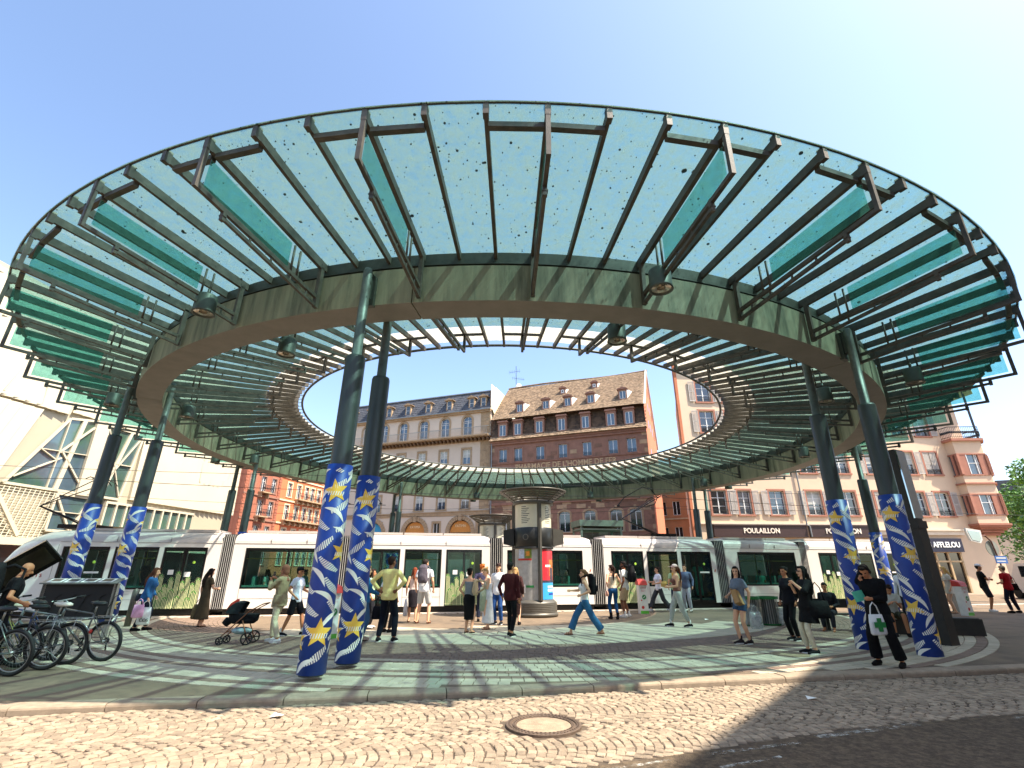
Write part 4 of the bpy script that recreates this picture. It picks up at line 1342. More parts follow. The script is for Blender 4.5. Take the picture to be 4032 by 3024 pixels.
def dormer(x, z, w, h, oval=False):
    y = y0 + (z - z0) / V_.z * V_.y
    mb = MB(); mb.b2(-w / 2, -w / 2 + .13, 0, 1.2, 0, h); mb.b2(w / 2 - .13, w / 2, 0, 1.2, 0, h); mb.b2(-w / 2 + .13, w / 2 - .13, 0, .3, h - .18, h); mb.b2(-w / 2 + .13, w / 2 - .13, 0, .3, -.02, .1)
    o = mb.build('dormer', m_pink, rf, loc=(x, y - .1, z))
    mb = MB(); mb.prism([(-w / 2 - .16, h), (w / 2 + .16, h), (w / 2 + .0, h + .18), (0, h + .30), (-w / 2, h + .18)], -.14, 1.7); mb.build('dormer_roof', m_pink, rf, loc=(x, y - .1, z))
    mb = MB(); mb.b2(w / 2, w / 2 + .02, .15, 1.0, 0, h); mb.add([(w / 2 + .021, .1, h), (w / 2 + .021, .1, .1), (w / 2 + .5, 1.2, h)], [(0, 1, 2)]); mb.build('dormer_cheek', mat('white dormer cheek', 'd8cfc8', .8), rf, loc=(x, y - .1, z))
    if oval:
        mb = MB(); mb.lathe([(.12, 0), (.2, 0), (.2, .06), (.12, .06)], 16, M=Matrix.Translation((0, -.02, h * .45)) @ Matrix.Rotation(PI / 2, 4, 'X') @ Matrix.Diagonal((.8, 1.2, 1, 1)))
        mb.b2(-w / 2 + .13, w / 2 - .13, .03, .06, 0, h)
        mb.build('oculus', m_win, rf, loc=(x, y - .1, z)); 
        mb = MB(); mb.ell((0, .0, h * .45), (.1, .03, .15)); mb.build('pane', m_pane2, rf, loc=(x, y - .1, z))
    else:
        q = window(rf, x, z + .1, w - .26, h - .26, 'two', m_pane, .0, y=y - .04)
for x, z, w in dms: dormer(x, z, .98, 1.25)
for x, z in ocs: dormer(x, z, .72, .75, True)
# gable end
m_orr = mat('orange gable render', 'b8704f', .9, 0, .12, .8, .1)
mb = MB(); mb.add([(X1, 0, 0), (X1, 12.2, 0), (X1, 12.2, 16.9), (X1, yr, zr + .1), (X1, y0, z0), (X1, 0, 16.8)], [(0, 1, 2, 3, 4, 5)])
mb.add([(X1 + .02, y0 - .05, z0 - .1), (X1 + .22, y0 - .05, z0 - .1), (X1 + .22, yr, zr + .2), (X1 + .02, yr, zr + .2)], [(0, 1, 2, 3)])
mb.build('gable_wall', m_orr, br)
mb = MB()
for y, z in ((3.2, 18), (5.2, 18), (7.4, 18), (9.4, 18), (4.5, 20.5), (6.5, 20.5), (8.4, 20.3), (6, 22.8), (3.2, 14.5), (6, 14.5), (9, 14.5)): mb.b2(X1 - .02, X1 + .02, y - .3, y + .3, z - .5, z + .5)
mb.build('gable_window', m_pane2, br)
mb = MB(); mb.bar((X1 + .1, y0 - .1, z0 - .1), (X1 + .1, yr, zr + .12), .2, .12); mb.bar((X1 + .1, yr, zr + .12), (X1 + .1, 12.3, 16.9), .2, .12); mb.build('verge', mat('white verge', 'ded6c8', .7), br)
mb = MB(); mb.tube([(X0 + .15, -.2, 0), (X0 + .15, -.2, 16.6)], .07, 8); mb.build('downpipe', m_zinc, br)

# ---------- pink shop house on the right
pk = fac_root('pink_shop_house', 'pale pink corner house with white louvred shutters, bakery shop signs and a two storey oriel', 'building', 3.75, 38.0)
X0, X1 = 16.6, 41.0
m_sur = mat('rose stone surround', 'a5705c', .85, 0, .1, 2, .1)
rows = [(5.78, 1.85), (9.1, 1.85), (12.35, 1.85), (15.0, 1.8)]
wc = [18.77, 20.85, 23.52, 26.58, 29.44, 32.3, 35.3, 37.42]
holes = []
for x in wc:
    w = .52 if x < 21 and x > 20 else .62
    for z, h in rows: holes.append((x - w, x + w, z, z + h))
holes += [(18.2, 24.9, .2, 3.9), (25.8, 30.0, .2, 3.9), (31.2, 34.2, .3, 3.0), (34.6, 37.6, .1, 3.0)]
mb = MB(); wallmesh(mb, X0, X1, 0, 18.3, holes, .28); mb.b2(X0, X1, .6, .64, 0, 18)
mb.add([(X0, 0, 0), (X0 + 5.5, 14, 0), (X0 + 5.5, 14, 18.3), (X0, 0, 18.3)], [(0, 3, 2, 1)])
mb.add([(X1, 0, 0), (X1 + 1.2, 14, 0), (X1 + 1.2, 14, 18.3), (X1, 0, 18.3)], [(0, 1, 2, 3)])
mb.build('wall', m_pinkr, pk)
mb = MB(); mb.b2(X0 - .22, X0, -.04, .25, 0, 18.5); mb.build('corner_strip', m_orr, pk)
def shutter_mesh(w=.5, h=1.85):
    mb = MB(); mb.b2(0, .05, 0, .05, 0, h); mb.b2(w - .05, w, 0, .05, 0, h); mb.b2(.05, w - .05, 0, .05, 0, .07); mb.b2(.05, w - .05, 0, .05, h - .07, h); mb.b2(.05, w - .05, 0, .05, h / 2 - .035, h / 2 + .035)
    n = 24
    for i in range(n):
        z = .07 + (h - .14) * (i + .5) / n
        mb.add([(.05, 0.0, z - .028), (w - .05, 0.0, z - .028), (w - .05, .04, z + .026), (.05, .04, z + .026), (.05, 0.012, z - .03), (w - .05, 0.012, z - .03)], [(0, 1, 2, 3), (0, 4, 5, 1)])
    return mb.mesh('shutter', m_shut)
shm = shutter_mesh()
rn = random.Random(11)
for x in wc:
    narrow = 20 < x < 21
    w = 1.04 if narrow else 1.24
    for ri, (z, h) in enumerate(rows):
        closed = (x == 37.42 and ri == 1) or (x == 32.3 and ri == 0)
        window(pk, x, z, w, h, 'six', m_pane2 if rn.random() < .6 else m_pane, .16, rail=True, surround=m_sur, sw=.14, inner=(rn.random() < .4))
        if closed:
            link('shutter', shm, pk, (x - .56, -.02, z)); link('shutter', shm, pk, (x + .04, -.02, z))
        else:
            if not (x == 18.77 and ri == 0): link('shutter', shm, pk, (x - w / 2 - .66, -.10, z), (0, 0, R(-4)), (1, 1, h / 1.85))
            if x != 37.42 or ri != 0 or True:
                if not (x == 29.44): link('shutter', shm, pk, (x + w / 2 + .14, -.07, z), (0, 0, R(-7)), (1, 1, h / 1.85))
mb = MB(); mb.b2(X0, 30.6, -.16, 0, 5.03, 5.12); mb.b2(30.5, 38.2, -.3, 0, 4.62, 4.74); mb.b2(30.5, 38.2, -.2, 0, 4.3, 4.62); mb.b2(X0, X1, -.3, 0, 18.1, 18.35)
mb.build('cornice', mat('white cornice', 'd3c4ae', .8, 0, .06), pk)
m_brown_s = mat('dark brown fascia', '3a2420', .5, 0, .1)
for a, b in ((17.9, 25.3), (25.6, 30.4)):
    mb = MB(); mb.b2(a, b, -.28, 0, 4.08, 5.0); mb.b2(a, b, -.34, -.28, 4.9, 5.0); mb.b2(a, b, -.34, -.28, 4.08, 4.14); s_ = mb.build('shop_sign', m_brown_s, pk)
    text('POULAILLON', .52, mat('ivory lettering', 'eadfce', .5), s_, ((a + b) / 2 + (.05 if a < 20 else .2), -.30, 4.53), ext=.02, squeeze=.92, bold=.012)
mb = MB(); mb.b2(31.0, 37.7, -.25, 0, 3.05, 4.05); s_ = mb.build('shop_sign', mat('navy fascia', '221f33', .4, 0, .1), pk)
text('ALAIN AFFLELOU', .56, mat('white sign lettering', 'f0f0ec', .5), s_, (37.45, -.27, 3.56), ext=.02, squeeze=.86, bold=.012, align='RIGHT')
for a, b in ((18.2, 24.9), (25.8, 30.0), (31.2, 34.2)):
    mb = MB(); mb.b2(a, b, .15, .18, .2, 3.9 if a < 31 else 3.0); o = mb.build('shop_window', m_pane2, pk)
mb = MB()
for x in (34.6, 35.5, 36.5, 37.55): mb.b2(x - .07, x + .07, .0, .12, .1, 3.0)
mb.b2(34.6, 37.6, 0, .12, 2.3, 2.42); mb.build('shop_door_frame', mat('beige timber', 'b89c74', .6, 0, .1), pk)
mb = MB(); mb.b2(34.6, 37.6, .14, .17, .1, 3.0); mb.build('shop_door', m_pane2, pk)
mb = MB(); mb.tube([(25.45, -.15, 5), (25.45, -.15, 18)], .06, 8); mb.tube([(25.45, -.15, 5), (25.45, -.45, 4.9), (25.45, -.45, 4.1)], .06, 8); mb.build('downpipe', m_zinc, pk)
# oriel on the corner
def orl(off=0.0):
    return [(39.1 - off, .0), (39.1 - off, -.75 - off), (41.3 + off * .6, -1.0 - off), (42.2 + off, -.25), (42.2 + off, 1.9 + off), (41.4, 2.4), (39.1, 2.4)]
mb = MB()
for z0_, z1_, o_ in ((5.15, 5.75, 0), (7.45, 8.9, 0), (10.7, 11.75, 0)): mb.hprism(orl(o_), z0_, z1_, 0)
mb.build('oriel', m_pinkr, pk)
mb = MB()
for z0_, z1_, o_ in ((5.0, 5.15, .18), (5.75, 5.85, .06), (7.35, 7.45, .08), (8.2, 8.32, .14), (8.9, 9.0, .06), (10.6, 10.7, .08), (11.75, 11.95, .22)): mb.hprism(orl(o_), z0_, z1_, 0)
for i, (z0_, o_) in enumerate(((4.85, .05), (4.7, -.15), (4.5, -.35), (4.3, -.55))):
    pts = orl(0); c_ = (40.6, .4); k_ = 1 + o_ * .8 
    mb.hprism([(c_[0] + (x - c_[0]) * k_, c_[1] + (y - c_[1]) * k_) for x, y in pts], z0_, z0_ + .16)
for z0_ in (5.85, 9.0):
    pr = orl(0)
    for (xa_, ya_), (xb_, yb_) in zip(pr[1:4], pr[2:5]):
        n = 3 if abs(xb_ - xa_) + abs(yb_ - ya_) > 1.5 else 2
        if (xa_, ya_) == pr[1]:
            for q0, q1 in ((0, .30), (.72, 1)): mb.bar((xa_ + (xb_ - xa_) * q0, ya_ + (yb_ - ya_) * q0, z0_ + .8), (xa_ + (xb_ - xa_) * q1, ya_ + (yb_ - ya_) * q1, z0_ + .8), .12, 1.6)
            n = 1
        for i in range(n + 1):
            t_ = i / n; mb.box((xa_ + (xb_ - xa_) * t_, ya_ + (yb_ - ya_) * t_, z0_ + .8), (.22, .22, 1.6))
    mb.box((39.1, -.35, z0_ + .8), (.2, .2, 1.6))
mb.build('oriel_stonework', m_sur, pk)
for z0_ in (5.85, 9.0):
    mb = MB(); pr = [(39.17, 0), (39.17, -.67), (41.27, -.92), (42.12, -.2), (42.12, 1.85), (41, 2.2), (39.2, 2.2)]
    mb.hprism(pr, z0_, z0_ + 1.6); mb.build('oriel_glazing', m_pane, pk)
    mb = MB()
    for x in (39.75, 40.45, 40.6): mb.b2(x - .03, x + .03, -.9, -.8, z0_, z0_ + 1.6)
    mb.bar((39.2, -.74, z0_ + .9), (41.2, -.97, z0_ + .9), .04, .05); mb.build('oriel_frame', m_win, pk)
mb = MB()
pts = orl(.1)[:5]
for (xa_, ya_), (xb_, yb_) in zip(pts, pts[1:]):
    mb.bar((xa_, ya_, 12.95), (xb_, yb_, 12.95), .05, .05); mb.bar((xa_, ya_, 12.1), (xb_, yb_, 12.1), .03, .03)
    L_ = math.hypot(xb_ - xa_, yb_ - ya_); n = max(2, int(L_ / .14))
    for i in range(n + 1):
        t_ = i / n; mb.tube([(xa_ + (xb_ - xa_) * t_, ya_ + (yb_ - ya_) * t_, 11.95), (xa_ + (xb_ - xa_) * t_, ya_ + (yb_ - ya_) * t_, 12.95)], .014, 4)
        if i < n: mb.ell((xa_ + (xb_ - xa_) * (t_ + .5 / n), ya_ + (yb_ - ya_) * (t_ + .5 / n), 12.5), (.05, .05, .12), n=6)
for x, y in ((41.2, -1.0), (42.2, -.2)): mb.tube([(x, y, 12), (x, y, 16.2)], .05, 6)
mb.build('balcony_railing', m_iron2, pk)
mb = MB(); mb.hprism([(38.2, .2), (38.6, -1.2), (41.8, -1.3), (43.0, -.3), (43.0, 3), (38.4, 3)], 16.2, 16.4); mb.build('balcony_roof', mat('pale eave boards', 'cdb898', .8), pk)
# side face of the corner beyond the oriel
# ---------- orange house between the two
og = thing('orange_house', 'orange rendered house seen in the gap between pharmacy and pink shop house', 'building', (20.0, 72, 0), R(-30))
mb = MB(); hs = [(x - .5, x + .5, z, z + 1.9) for x in [-6 + i * 1.9 for i in range(9)] for z in (5.5, 9, 12.5)]
wallmesh(mb, -8, 12, 0, 16, hs, .2); mb.b2(-8, 12, .5, .6, 0, 16); mb.build('wall', mat('orange brown render', 'a06a47', .9, 0, .12, 1), og)
for h in hs: window(og, (h[0] + h[1]) / 2, h[2], 1.0, 1.9, 'two', m_pane2, .12)
mb = MB(); mb.b2(-8.2, 12.2, -.4, .2, 15.8, 16.2); mb.b2(-8, 12, -.12, 0, 8.4, 8.6); mb.b2(-8, 12, -.12, 0, 4.6, 4.9); mb.build('cornice', m_stone, og)
mb = MB(); mb.b2(-8, 12, -1.6, 0, 3.2, 3.5); mb.build('shop_awning', mat('dark slate awning', '3e4248', .7), og)

# ---------- white faceted department store
dp = fac_root('white_department_store', 'large white department store with folded ribbed cladding and triangular glazing', 'building', 80.5, 32.0)
m_pw = mat('white cladding', 'a89e88', .6, 0, .04, .5)
m_pw2 = mat('white rib', 'bdb39c', .6, 0, .04, .5)
m_pg = mat('store glazing', '43545e', .04, 0, .35, .35, spec=1.0, coat=1.0, c2='3f5a48', thr=.5)
XE = 40.3
mb = MB(); mb.prism([(8, 0), (XE, 0), (XE, 17.5), (8, 18.2)], .25, 14, 0)
dpw = mb.build('wall', m_pw, dp); fixn(dpw)
def panel(poly, y0_, m, name, par=dp):
    mb = MB(); mb.prism(poly, y0_, y0_ + .2); o = mb.build(name, m, par); return fixn(o)
# upper ribbed band: narrow slanted panels ending in little notches above the seam
def ribs(xa_, xb_, za, zb, lean, step, y_=.02, seam=0.10):
    x = xa_
    while x < xb_ - .02:
        x2 = min(x + step - .06, xb_)
        mb = MB()
        a, b = (x, za), (x2, za); c, d = (x2 + lean, zb), (x + lean, zb)
        mb.add([(a[0], y_ + .02, a[1]), (b[0], y_ - .10, b[1]), (c[0], y_ - .10, c[1]), (d[0], y_ + .02, d[1]),
                (a[0], .26, a[1]), (b[0], .26, b[1]), (c[0], .26, c[1]), (d[0], .26, d[1])],
               [(0, 1, 2, 3), (0, 4, 5, 1), (1, 5, 6, 2), (2, 6, 7, 3), (3, 7, 4, 0)])
        fixn(mb.build('cladding_panel', m_pw2, dp)); x += step
ribs(8, 24.2, 10.75, 17.6, .9, .62)
ribs(29.9, 40.2, 6.3, 17.0, -.25, .52)
ribs(24.4, 29.6, 10.95, 17.3, .1, .6)
ribs(8, 21.5, 6.3, 10.6, 1.2, .62)
def glaz(poly, mull):
    o = panel(poly, .10, m_pg, 'glazing')
    mb = MB(); n = len(poly)
    for i in range(n):
        a, b = poly[i], poly[(i + 1) % n]; mb.bar((a[0], .04, a[1]), (b[0], .04, b[1]), .14, .12, up=(0, 1, 0))
    for a, b, w in mull: mb.bar((a[0], .03, a[1]), (b[0], .03, b[1]), w, .12, up=(0, 1, 0))
    mb.build('mullion', m_pw2, o)
glaz([(22.06, 6.2), (26.6, 6.2), (26.05, 10.85), (24.4, 10.55)], [((24.4, 10.5), (24.3, 6.2), .05), ((25.3, 10.7), (24.8, 6.2), .26), ((23.2, 8.4), (26.3, 8.6), .05), ((22.4, 6.6), (24.6, 8.1), .07), ((24.4, 8.4), (26.1, 10.5), .09), ((26.5, 6.4), (24.5, 8.5), .09), ((23.3, 8.4), (24.4, 7.9), .05)])
panel([(26.05, 6.1), (27.2, 6.1), (26.85, 10.9), (26.0, 10.9)], -.12, m_pw2, 'pier')
glaz([(27.25, 6.2), (29.05, 6.2), (29.65, 10.8), (26.9, 10.8)], [((28.7, 10.8), (27.7, 6.2), .20), ((27.1, 8.4), (29.3, 8.5), .06), ((27.3, 6.4), (29.5, 10.5), .06), ((29.0, 6.3), (27.0, 10.6), .06)])
glaz([(20.3, 10.9), (22.6, 10.9), (22.4, 17), (20.8, 17)], [((20.5, 11), (22.2, 17), .08), ((20.4, 14), (22.5, 14), .05)]) 
glaz([(14, 13.5), (19.3, 12.5), (19.6, 17.3), (14, 17.5)], [((14, 15.4), (19.5, 15), .05), ((16, 13.2), (16, 17.4), .05), ((18, 12.9), (18, 17.4), .05)])
# lower strip of windows
wl = [(28.2 + i * .76, 28.2 + i * .76 + .76) for i in range(10)]
for a, b in wl:
    mb = MB(); mb.b2(a, a + .12, -.06, .2, 4.45, 6.0); mb.b2(a + .12, b, -.06, .2, 5.85, 6.0); o = mb.build('window_frame', m_pw2, dp)
    mb = MB(); mb.b2(a + .12, b, .08, .12, 4.45, 5.85); mb.build('pane', m_pg, o)
# perforated screen with slanting folds
m_perf = mat('perforated screen', 'cfc8ae', .7, 0, .1, 1)
mb = MB()
for i in range(48):
    x = 12 + i * .27
    mb.bar((x, .0, 3.4), (x + .45, .0, 6.05), .03, .03, up=(0, 1, 0))
for j in range(18): mb.b2(12, 24.9, -.01, .02, 3.45 + j * .15, 3.475 + j * .15)
mb.build('mesh_screen', m_perf, dp)
for x0_, x1_ in ((22.6, 20.6), (23.6, 21.6), (21.2, 19.4)):
    mb = MB(); mb.bar((x0_, -.05, 3.5), (x1_, -.05, 6.0), .2, .1, up=(0, 1, 0)); mb.build('brace', m_pw2, dp)
glaz([(25.0, 3.9), (28.0, 3.9), (27.8, 6.0), (25.0, 6.05)], [((25.0, 6.0), (26.4, 3.9), .12), ((26.4, 3.9), (27.2, 6.0), .16), ((25.0, 5), (28, 5), .05)])
glaz([(35.7, 8.5), (38.0, 8.5), (39.7, 10.6), (35.6, 10.3)], [((36.8, 8.5), (37.2, 10.4), .05), ((38.0, 8.6), (39.4, 10.5), .14)])
panel([(8, 3.0), (XE, 3.0), (XE, 3.4), (8, 3.4)], -.25, m_pw2, 'canopy_edge')
mb = MB(); mb.b2(8, XE, .15, .2, .3, 3.0); mb.build('shop_window', m_pane2, dp)

# ---------- red brick and orange houses at the end of the street
m_brk = mat('red brick', '9c5f49', .85, 0, .15, 6, .2)
m_brk2 = mat('orange render', 'c76f48', .85, 0, .08, 2)
m_ivory = mat('ivory trim', 'd9c3a0', .8, 0, .1, 2)
def street_house(name, label, x0, x1, wall, trim, cols_, quoin, balc):
    h_ = fac_root(name, label, 'building', 76.5, 54.0)
    hs = []
    rows_ = [(2.6, 2.6), (6.0, 2.0), (9.45, 2.2), (12.95, 2.2), (16.4, 2.0)]
    for c_ in cols_:
        for z, h in rows_: hs.append((c_ - .5, c_ + .5, z, z + h))
    mb = MB(); wallmesh(mb, x0, x1, 0, 19.5, hs, .3); mb.b2(x0, x1, .6, .7, 0, 19.5); mb.add([(x0, 0, 0), (x0, 12, 0), (x0, 12, 19.5), (x0, 0, 19.5)], [(0, 1, 2, 3)]); mb.build('wall', wall, h_)
    for c_ in cols_:
        for z, h in rows_: window(h_, c_, z, 1.0, h, 'cross', m_pane2, .15, surround=trim, sw=.2)
    mb = MB()
    for z in (8.7, 12.2, 15.8): mb.b2(x0, x1, -.15, 0, z, z + .22)
    mb.b2(x0, x1, -.4, 0, 19.2, 19.6); mb.build('cornice', trim, h_)
    if quoin:
        mb = MB()
        for xq in (x0 + .3, x1 - .3):
            z = 5.2
            while z < 18.8:
                mb.b2(xq - (.3 if int(z / .42) % 2 else .22), xq + (.3 if int(z / .42) % 2 else .22), -.1, 0, z + .02, z + .38); z += .42
        tag(mb.build('quoins', wall, h_), kind='stuff')
    for (a, b, z) in balc:
        mb = MB(); mb.b2(a, b, -.95, 0, z - .25, z - .08)
        for i in range(int((b - a) / 1.3) + 1):
            xx = a + .2 + i * (b - a - .4) / max(1, int((b - a) / 1.3)); mb.prism([(xx - .1, z - .25), (xx + .1, z - .25), (xx + .08, z - .9), (xx - .08, z - .9)], -.6, 0)
        o = mb.build('balcony', m_stone, h_)
        mb = MB(); mb.b2(a, b, -.95, -.9, z + .85, z + .9)
        n = int((b - a) / .16)
        for i in range(n + 1):
            xx = a + (b - a) * i / n; mb.b2(xx - .012, xx + .012, -.94, -.915, z - .08, z + .85)
            if i % 2 == 0 and i < n: mb.ell((xx + .08, -.93, z + .4), (.07, .015, .18), n=6)
        mb.build('railing', m_iron2, o)
    return h_
street_house('red_brick_house', 'red brick corner house with quoins at the far end of the street on the left', 60, 67.7, m_brk, m_pink, [61.5, 63.8, 66.1], True, [(62.9, 64.8, 9.4), (62.9, 64.8, 12.9)])
street_house('orange_balcony_house', 'bright orange house with ivory trim and long iron balconies beside the red brick house', 67.75, 79, m_brk2, m_ivory, [69.9, 72.3, 74.4, 76.0, 77.9], False, [(71.4, 78.6, 12.9), (68.8, 78.6, 9.4)])
street_house('ornate_stone_house', 'pale ornate stone house glimpsed beyond the orange balcony house', 79.05, 92, mat('grey stone', 'b49c80', .85, 0, .15, 2), m_stone, [81, 83.4, 86, 88.5, 90.6], False, [(80, 91, 12.9)])

# ---------- buildings out of frame that shade the right foreground and mirror in the tram windows
def backhouse(name, label, p0, p1, H, depth, colr):
    a, b = Vector((*p0, 0)), Vector((*p1, 0)); d = b - a; L_ = d.length; ang = math.atan2(d.y, d.x)
    t = thing(name, label, 'building', a, ang)
    hs = []
    n = int(L_ / 2.6)
    for i in range(n):
        x = 1.3 + i * (L_ - 2.6) / max(1, n - 1)
        for j in range(int((H - 4) / 3.3)): hs.append((x - .55, x + .55, 4.6 + j * 3.3, 6.5 + j * 3.3))
    mb = MB(); wallmesh(mb, 0, L_, 0, H, hs, .25); mb.b2(0, L_, .3, .35, 0, H)
    mb.add([(0, 0, 0), (0, -depth, 0), (0, -depth, H), (0, 0, H)], [(0, 1, 2, 3)]) if depth < 0 else mb.add([(0, 0, 0), (0, depth, 0), (0, depth, H), (0, 0, H)], [(0, 3, 2, 1)])
    mb.add([(L_, 0, 0), (L_, depth, 0), (L_, depth, H), (L_, 0, H)], [(0, 1, 2, 3)])
    mb.add([(0, 0, H), (L_, 0, H), (L_, depth, H), (0, depth, H)], [(0, 1, 2, 3)]); mb.add([(0, depth, 0), (L_, depth, 0), (L_, depth, H), (0, depth, H)], [(0, 3, 2, 1)])
    mb.build('wall', colr, t)
    for h in hs: window(t, (h[0] + h[1]) / 2, h[2], 1.1, 1.9, 'cross', m_pane, .15)
    return t
# right side: parapet shadow runs from (1.8,5.6) to (17.5,24.3) on the ground
Hs = 19.0; off = Vector((SUN.x, SUN.y)) / SUN.z * Hs
pA = Vector((-1.4, 2.0)) + off; pB = Vector((17.6, 24.4)) + off
backhouse('corner_town_house', 'cream town house just outside the right edge, shading the setts', pB, pA, Hs, 10, m_cream)
backhouse('rear_town_house', 'pink town house behind the viewpoint, mirrored in the tram windows', (8, -17), (-46, -24), 17, 10, m_pinkr)

# ------------------------------------------------------------------ advertising kiosks
m_kmet = mat('kiosk grey metal', '615d55', .45, .4, .12, 4)
m_kdk = mat('kiosk dark band', '2a2b2b', .35, .2, .15)
m_kpan = mat('kiosk text panel', 'd6cfb4', .3, 0, .06, coat=.4)
m_map = mat('faded map paper', 'a9a7a2', .3, 0, .2, 6, coat=.4)
m_lblue = mat('light blue poster', '3f9fe0', .3, 0, .06, coat=.4)
m_redp = mat('red poster', 'd2303a', .3, 0, .12, 3, coat=.4)
def kiosk(label, x, y, az, s, posters):
    t = thing('advertising_kiosk', label, 'kiosk', (x, y, 0), az, 'round kiosks by the tram')
    mb = MB()
    prof = [(.0, .02), (.92, .02), (.93, .12)]
    for i in range(6): prof += [(.89, .14 + i * .06), (.875, .16 + i * .06), (.89, .18 + i * .06)]
    prof += [(.86, .52), (.76, .60), (.70, .60)]
    mb.lathe(prof, 40); mb.build('base', m_kmet, t, True)
    mb = MB(); mb.lathe([(.745, .58), (.745, 2.50)], 40); mb.build('drum', m_map, t, True)
    mb = MB(); mb.lathe([(.76, 2.48), (.79, 2.50), (.79, 3.24), (.76, 3.27)], 40); mb.lathe([(.78, 2.46), (.81, 2.46), (.81, 2.52), (.78, 2.52)], 40)
    b_ = mb.build('dark_band', m_kdk, t, True)
    mb = MB(); mb.lathe([(.745, 3.26), (.745, 4.26)], 40); mb.build('text_panel', m_kpan, t, True)
    for k in range(3):
        a = R(-90 + 120 * k + 16)
        mb = MB(); mb.box((.78 * math.cos(a), .78 * math.sin(a), 2.42), (.16, .14, 3.70), rz=a); mb.box((.86 * math.cos(a), .86 * math.sin(a), 2.42), (.06, .05, 3.66), rz=a)
        mb.build('post', m_kmet, t)
    mb = MB(); mb.lathe([(.78, 4.18), (.84, 4.20), (.84, 4.30), (.74, 4.34)], 40)
    for r_, z in ((.84, 4.36), (.93, 4.43), (1.03, 4.50), (1.13, 4.57), (1.24, 4.64), (1.32, 4.70)):
        mb.lathe([(r_ - .02, z - .01), (r_ + .085, z + .012), (r_ + .09, z + .045), (r_ - .02, z + .03), (r_ - .02, z - .01)], 48)
    for k in range(9):
        a = 2 * PI * k / 9
        mb.bar((.78 * math.cos(a), .78 * math.sin(a), 4.30), (1.36 * math.cos(a), 1.36 * math.sin(a), 4.71), .035, .05)
    mb.lathe([(0, 4.45), (.78, 4.34)], 30)
    fixn(mb.build('louvred_crown', m_kmet, t, True))
    for a in (R(-90 - 88), R(-90 + 92)):
        mb = MB(); mb.prism([(0, 0), (.42, .10), (.42, .62), (0, .70)], -.16, .16, M=Matrix.Rotation(a, 4, 'Z') @ Matrix.Translation((.80, 0, 2.56)))
        o = fixn(mb.build('loudspeaker_box', m_kmet if a > 0 else m_kdk, t))
    def curved(a0, a1, z0, z1, m, name, r=.755, par=t):
        mb = MB(); n = max(2, int((a1 - a0) / 8))
        mb.lathe([(r, z0), (r, z1)], n, a0=R(a0), a1=R(a1)); return fixn(mb.build(name, m, par))
    if posters:
        curved(-142, -122, 2.10, 2.45, mat('poster blue grey', 'b9c4d6', .3, 0, .3, 9), 'poster'); curved(-120, -98, 2.10, 2.45, mat('poster olive', '6f7f2f', .3, 0, .5, 9), 'poster')
        curved(-146, -98, 2.02, 2.09, m_red, 'poster'); curved(-116, -104, 2.18, 2.36, mat('poster amber', 'd98b2a', .3, 0, .3, 9), 'poster', .758)
        curved(-116, -92, 1.04, 1.12, m_green, 'poster', .758); curved(-138, -118, .85, 1.15, m_paper, 'poster', .757)
        curved(-66, -14, 1.25, 2.44, m_redp, 'poster'); curved(-66, -14, .62, 1.25, m_lblue, 'poster'); curved(-40, -14, 1.45, 2.05, mat('poster orange figure', 'c9703a', .3, 0, .5, 8), 'poster', .758)
        curved(-36, -20, 1.3, 1.75, mat('poster dark figure', '4a4650', .3, 0, .5, 14), 'poster', .760); curved(-56, -34, 1.78, 1.86, m_paper, 'poster', .762)
        curved(-66, -14, 1.22, 1.30, mat('poster smoke', '3b3a48', .4, 0, .3, 9), 'poster', .761)
        curved(-48, -18, 1.02, 1.10, m_paper, 'poster', .762); curved(-48, -18, .90, .98, m_paper, 'poster', .762); curved(-44, -18, .78, .84, mat('navy print', '1f3f9a', .4), 'poster', .762)
    # lines of text on the upper panels
    for c_, w_ in ((-116, 30), (-38, 26)):
        for i in range(10):
            ww = w_ * (0.55 + .45 * ((i * 37) % 10) / 10)
            curved(c_ - w_ / 2, c_ - w_ / 2 + ww, 4.06 - i * .07, 4.085 - i * .07, m_print, 'text_line', .748)
    text('i', .34, m_kmet, b_, (.798 * math.cos(R(-25)), .798 * math.sin(R(-25)), 2.88), (PI / 2, 0, R(-25) + PI / 2), .004)
    text('O', .34, m_kmet, b_, (.798 * math.cos(R(-115)), .798 * math.sin(R(-115)), 2.88), (PI / 2, 0, R(-115) + PI / 2), .004)
    return t
kiosk('round advertising kiosk with louvred crown and red and blue posters in front of the tram', .87, 20.95, 0, 1, True)
kiosk('round kiosk behind the tram, only its crown and top panel showing', -1.2, 30.6, 0, 1, False)
# shelter behind the tram
t = thing('glass_stop_shelter', 'grey green glass stop shelter behind the tram in front of the pharmacy house', 'shelter', (6.0, 36, 0), TA)
mb = MB(); mb.b2(-1.6, 1.6, -1, 1, 4.55, 4.95); mb.b2(-1.5, 1.5, -.9, .9, 4.3, 4.4)
for x in (-1.45, 1.45):
    for y in (-.85, .85): mb.b2(x - .06, x + .06, y - .06, y + .06, 0, 4.55)
mb.build('frame', mat('shelter frame', '8b9482', .6, .2, .15), t)
mb = MB(); mb.b2(-1.4, 1.4, -.86, -.84, .3, 4.3); mb.build('pane', m_tglass, t)

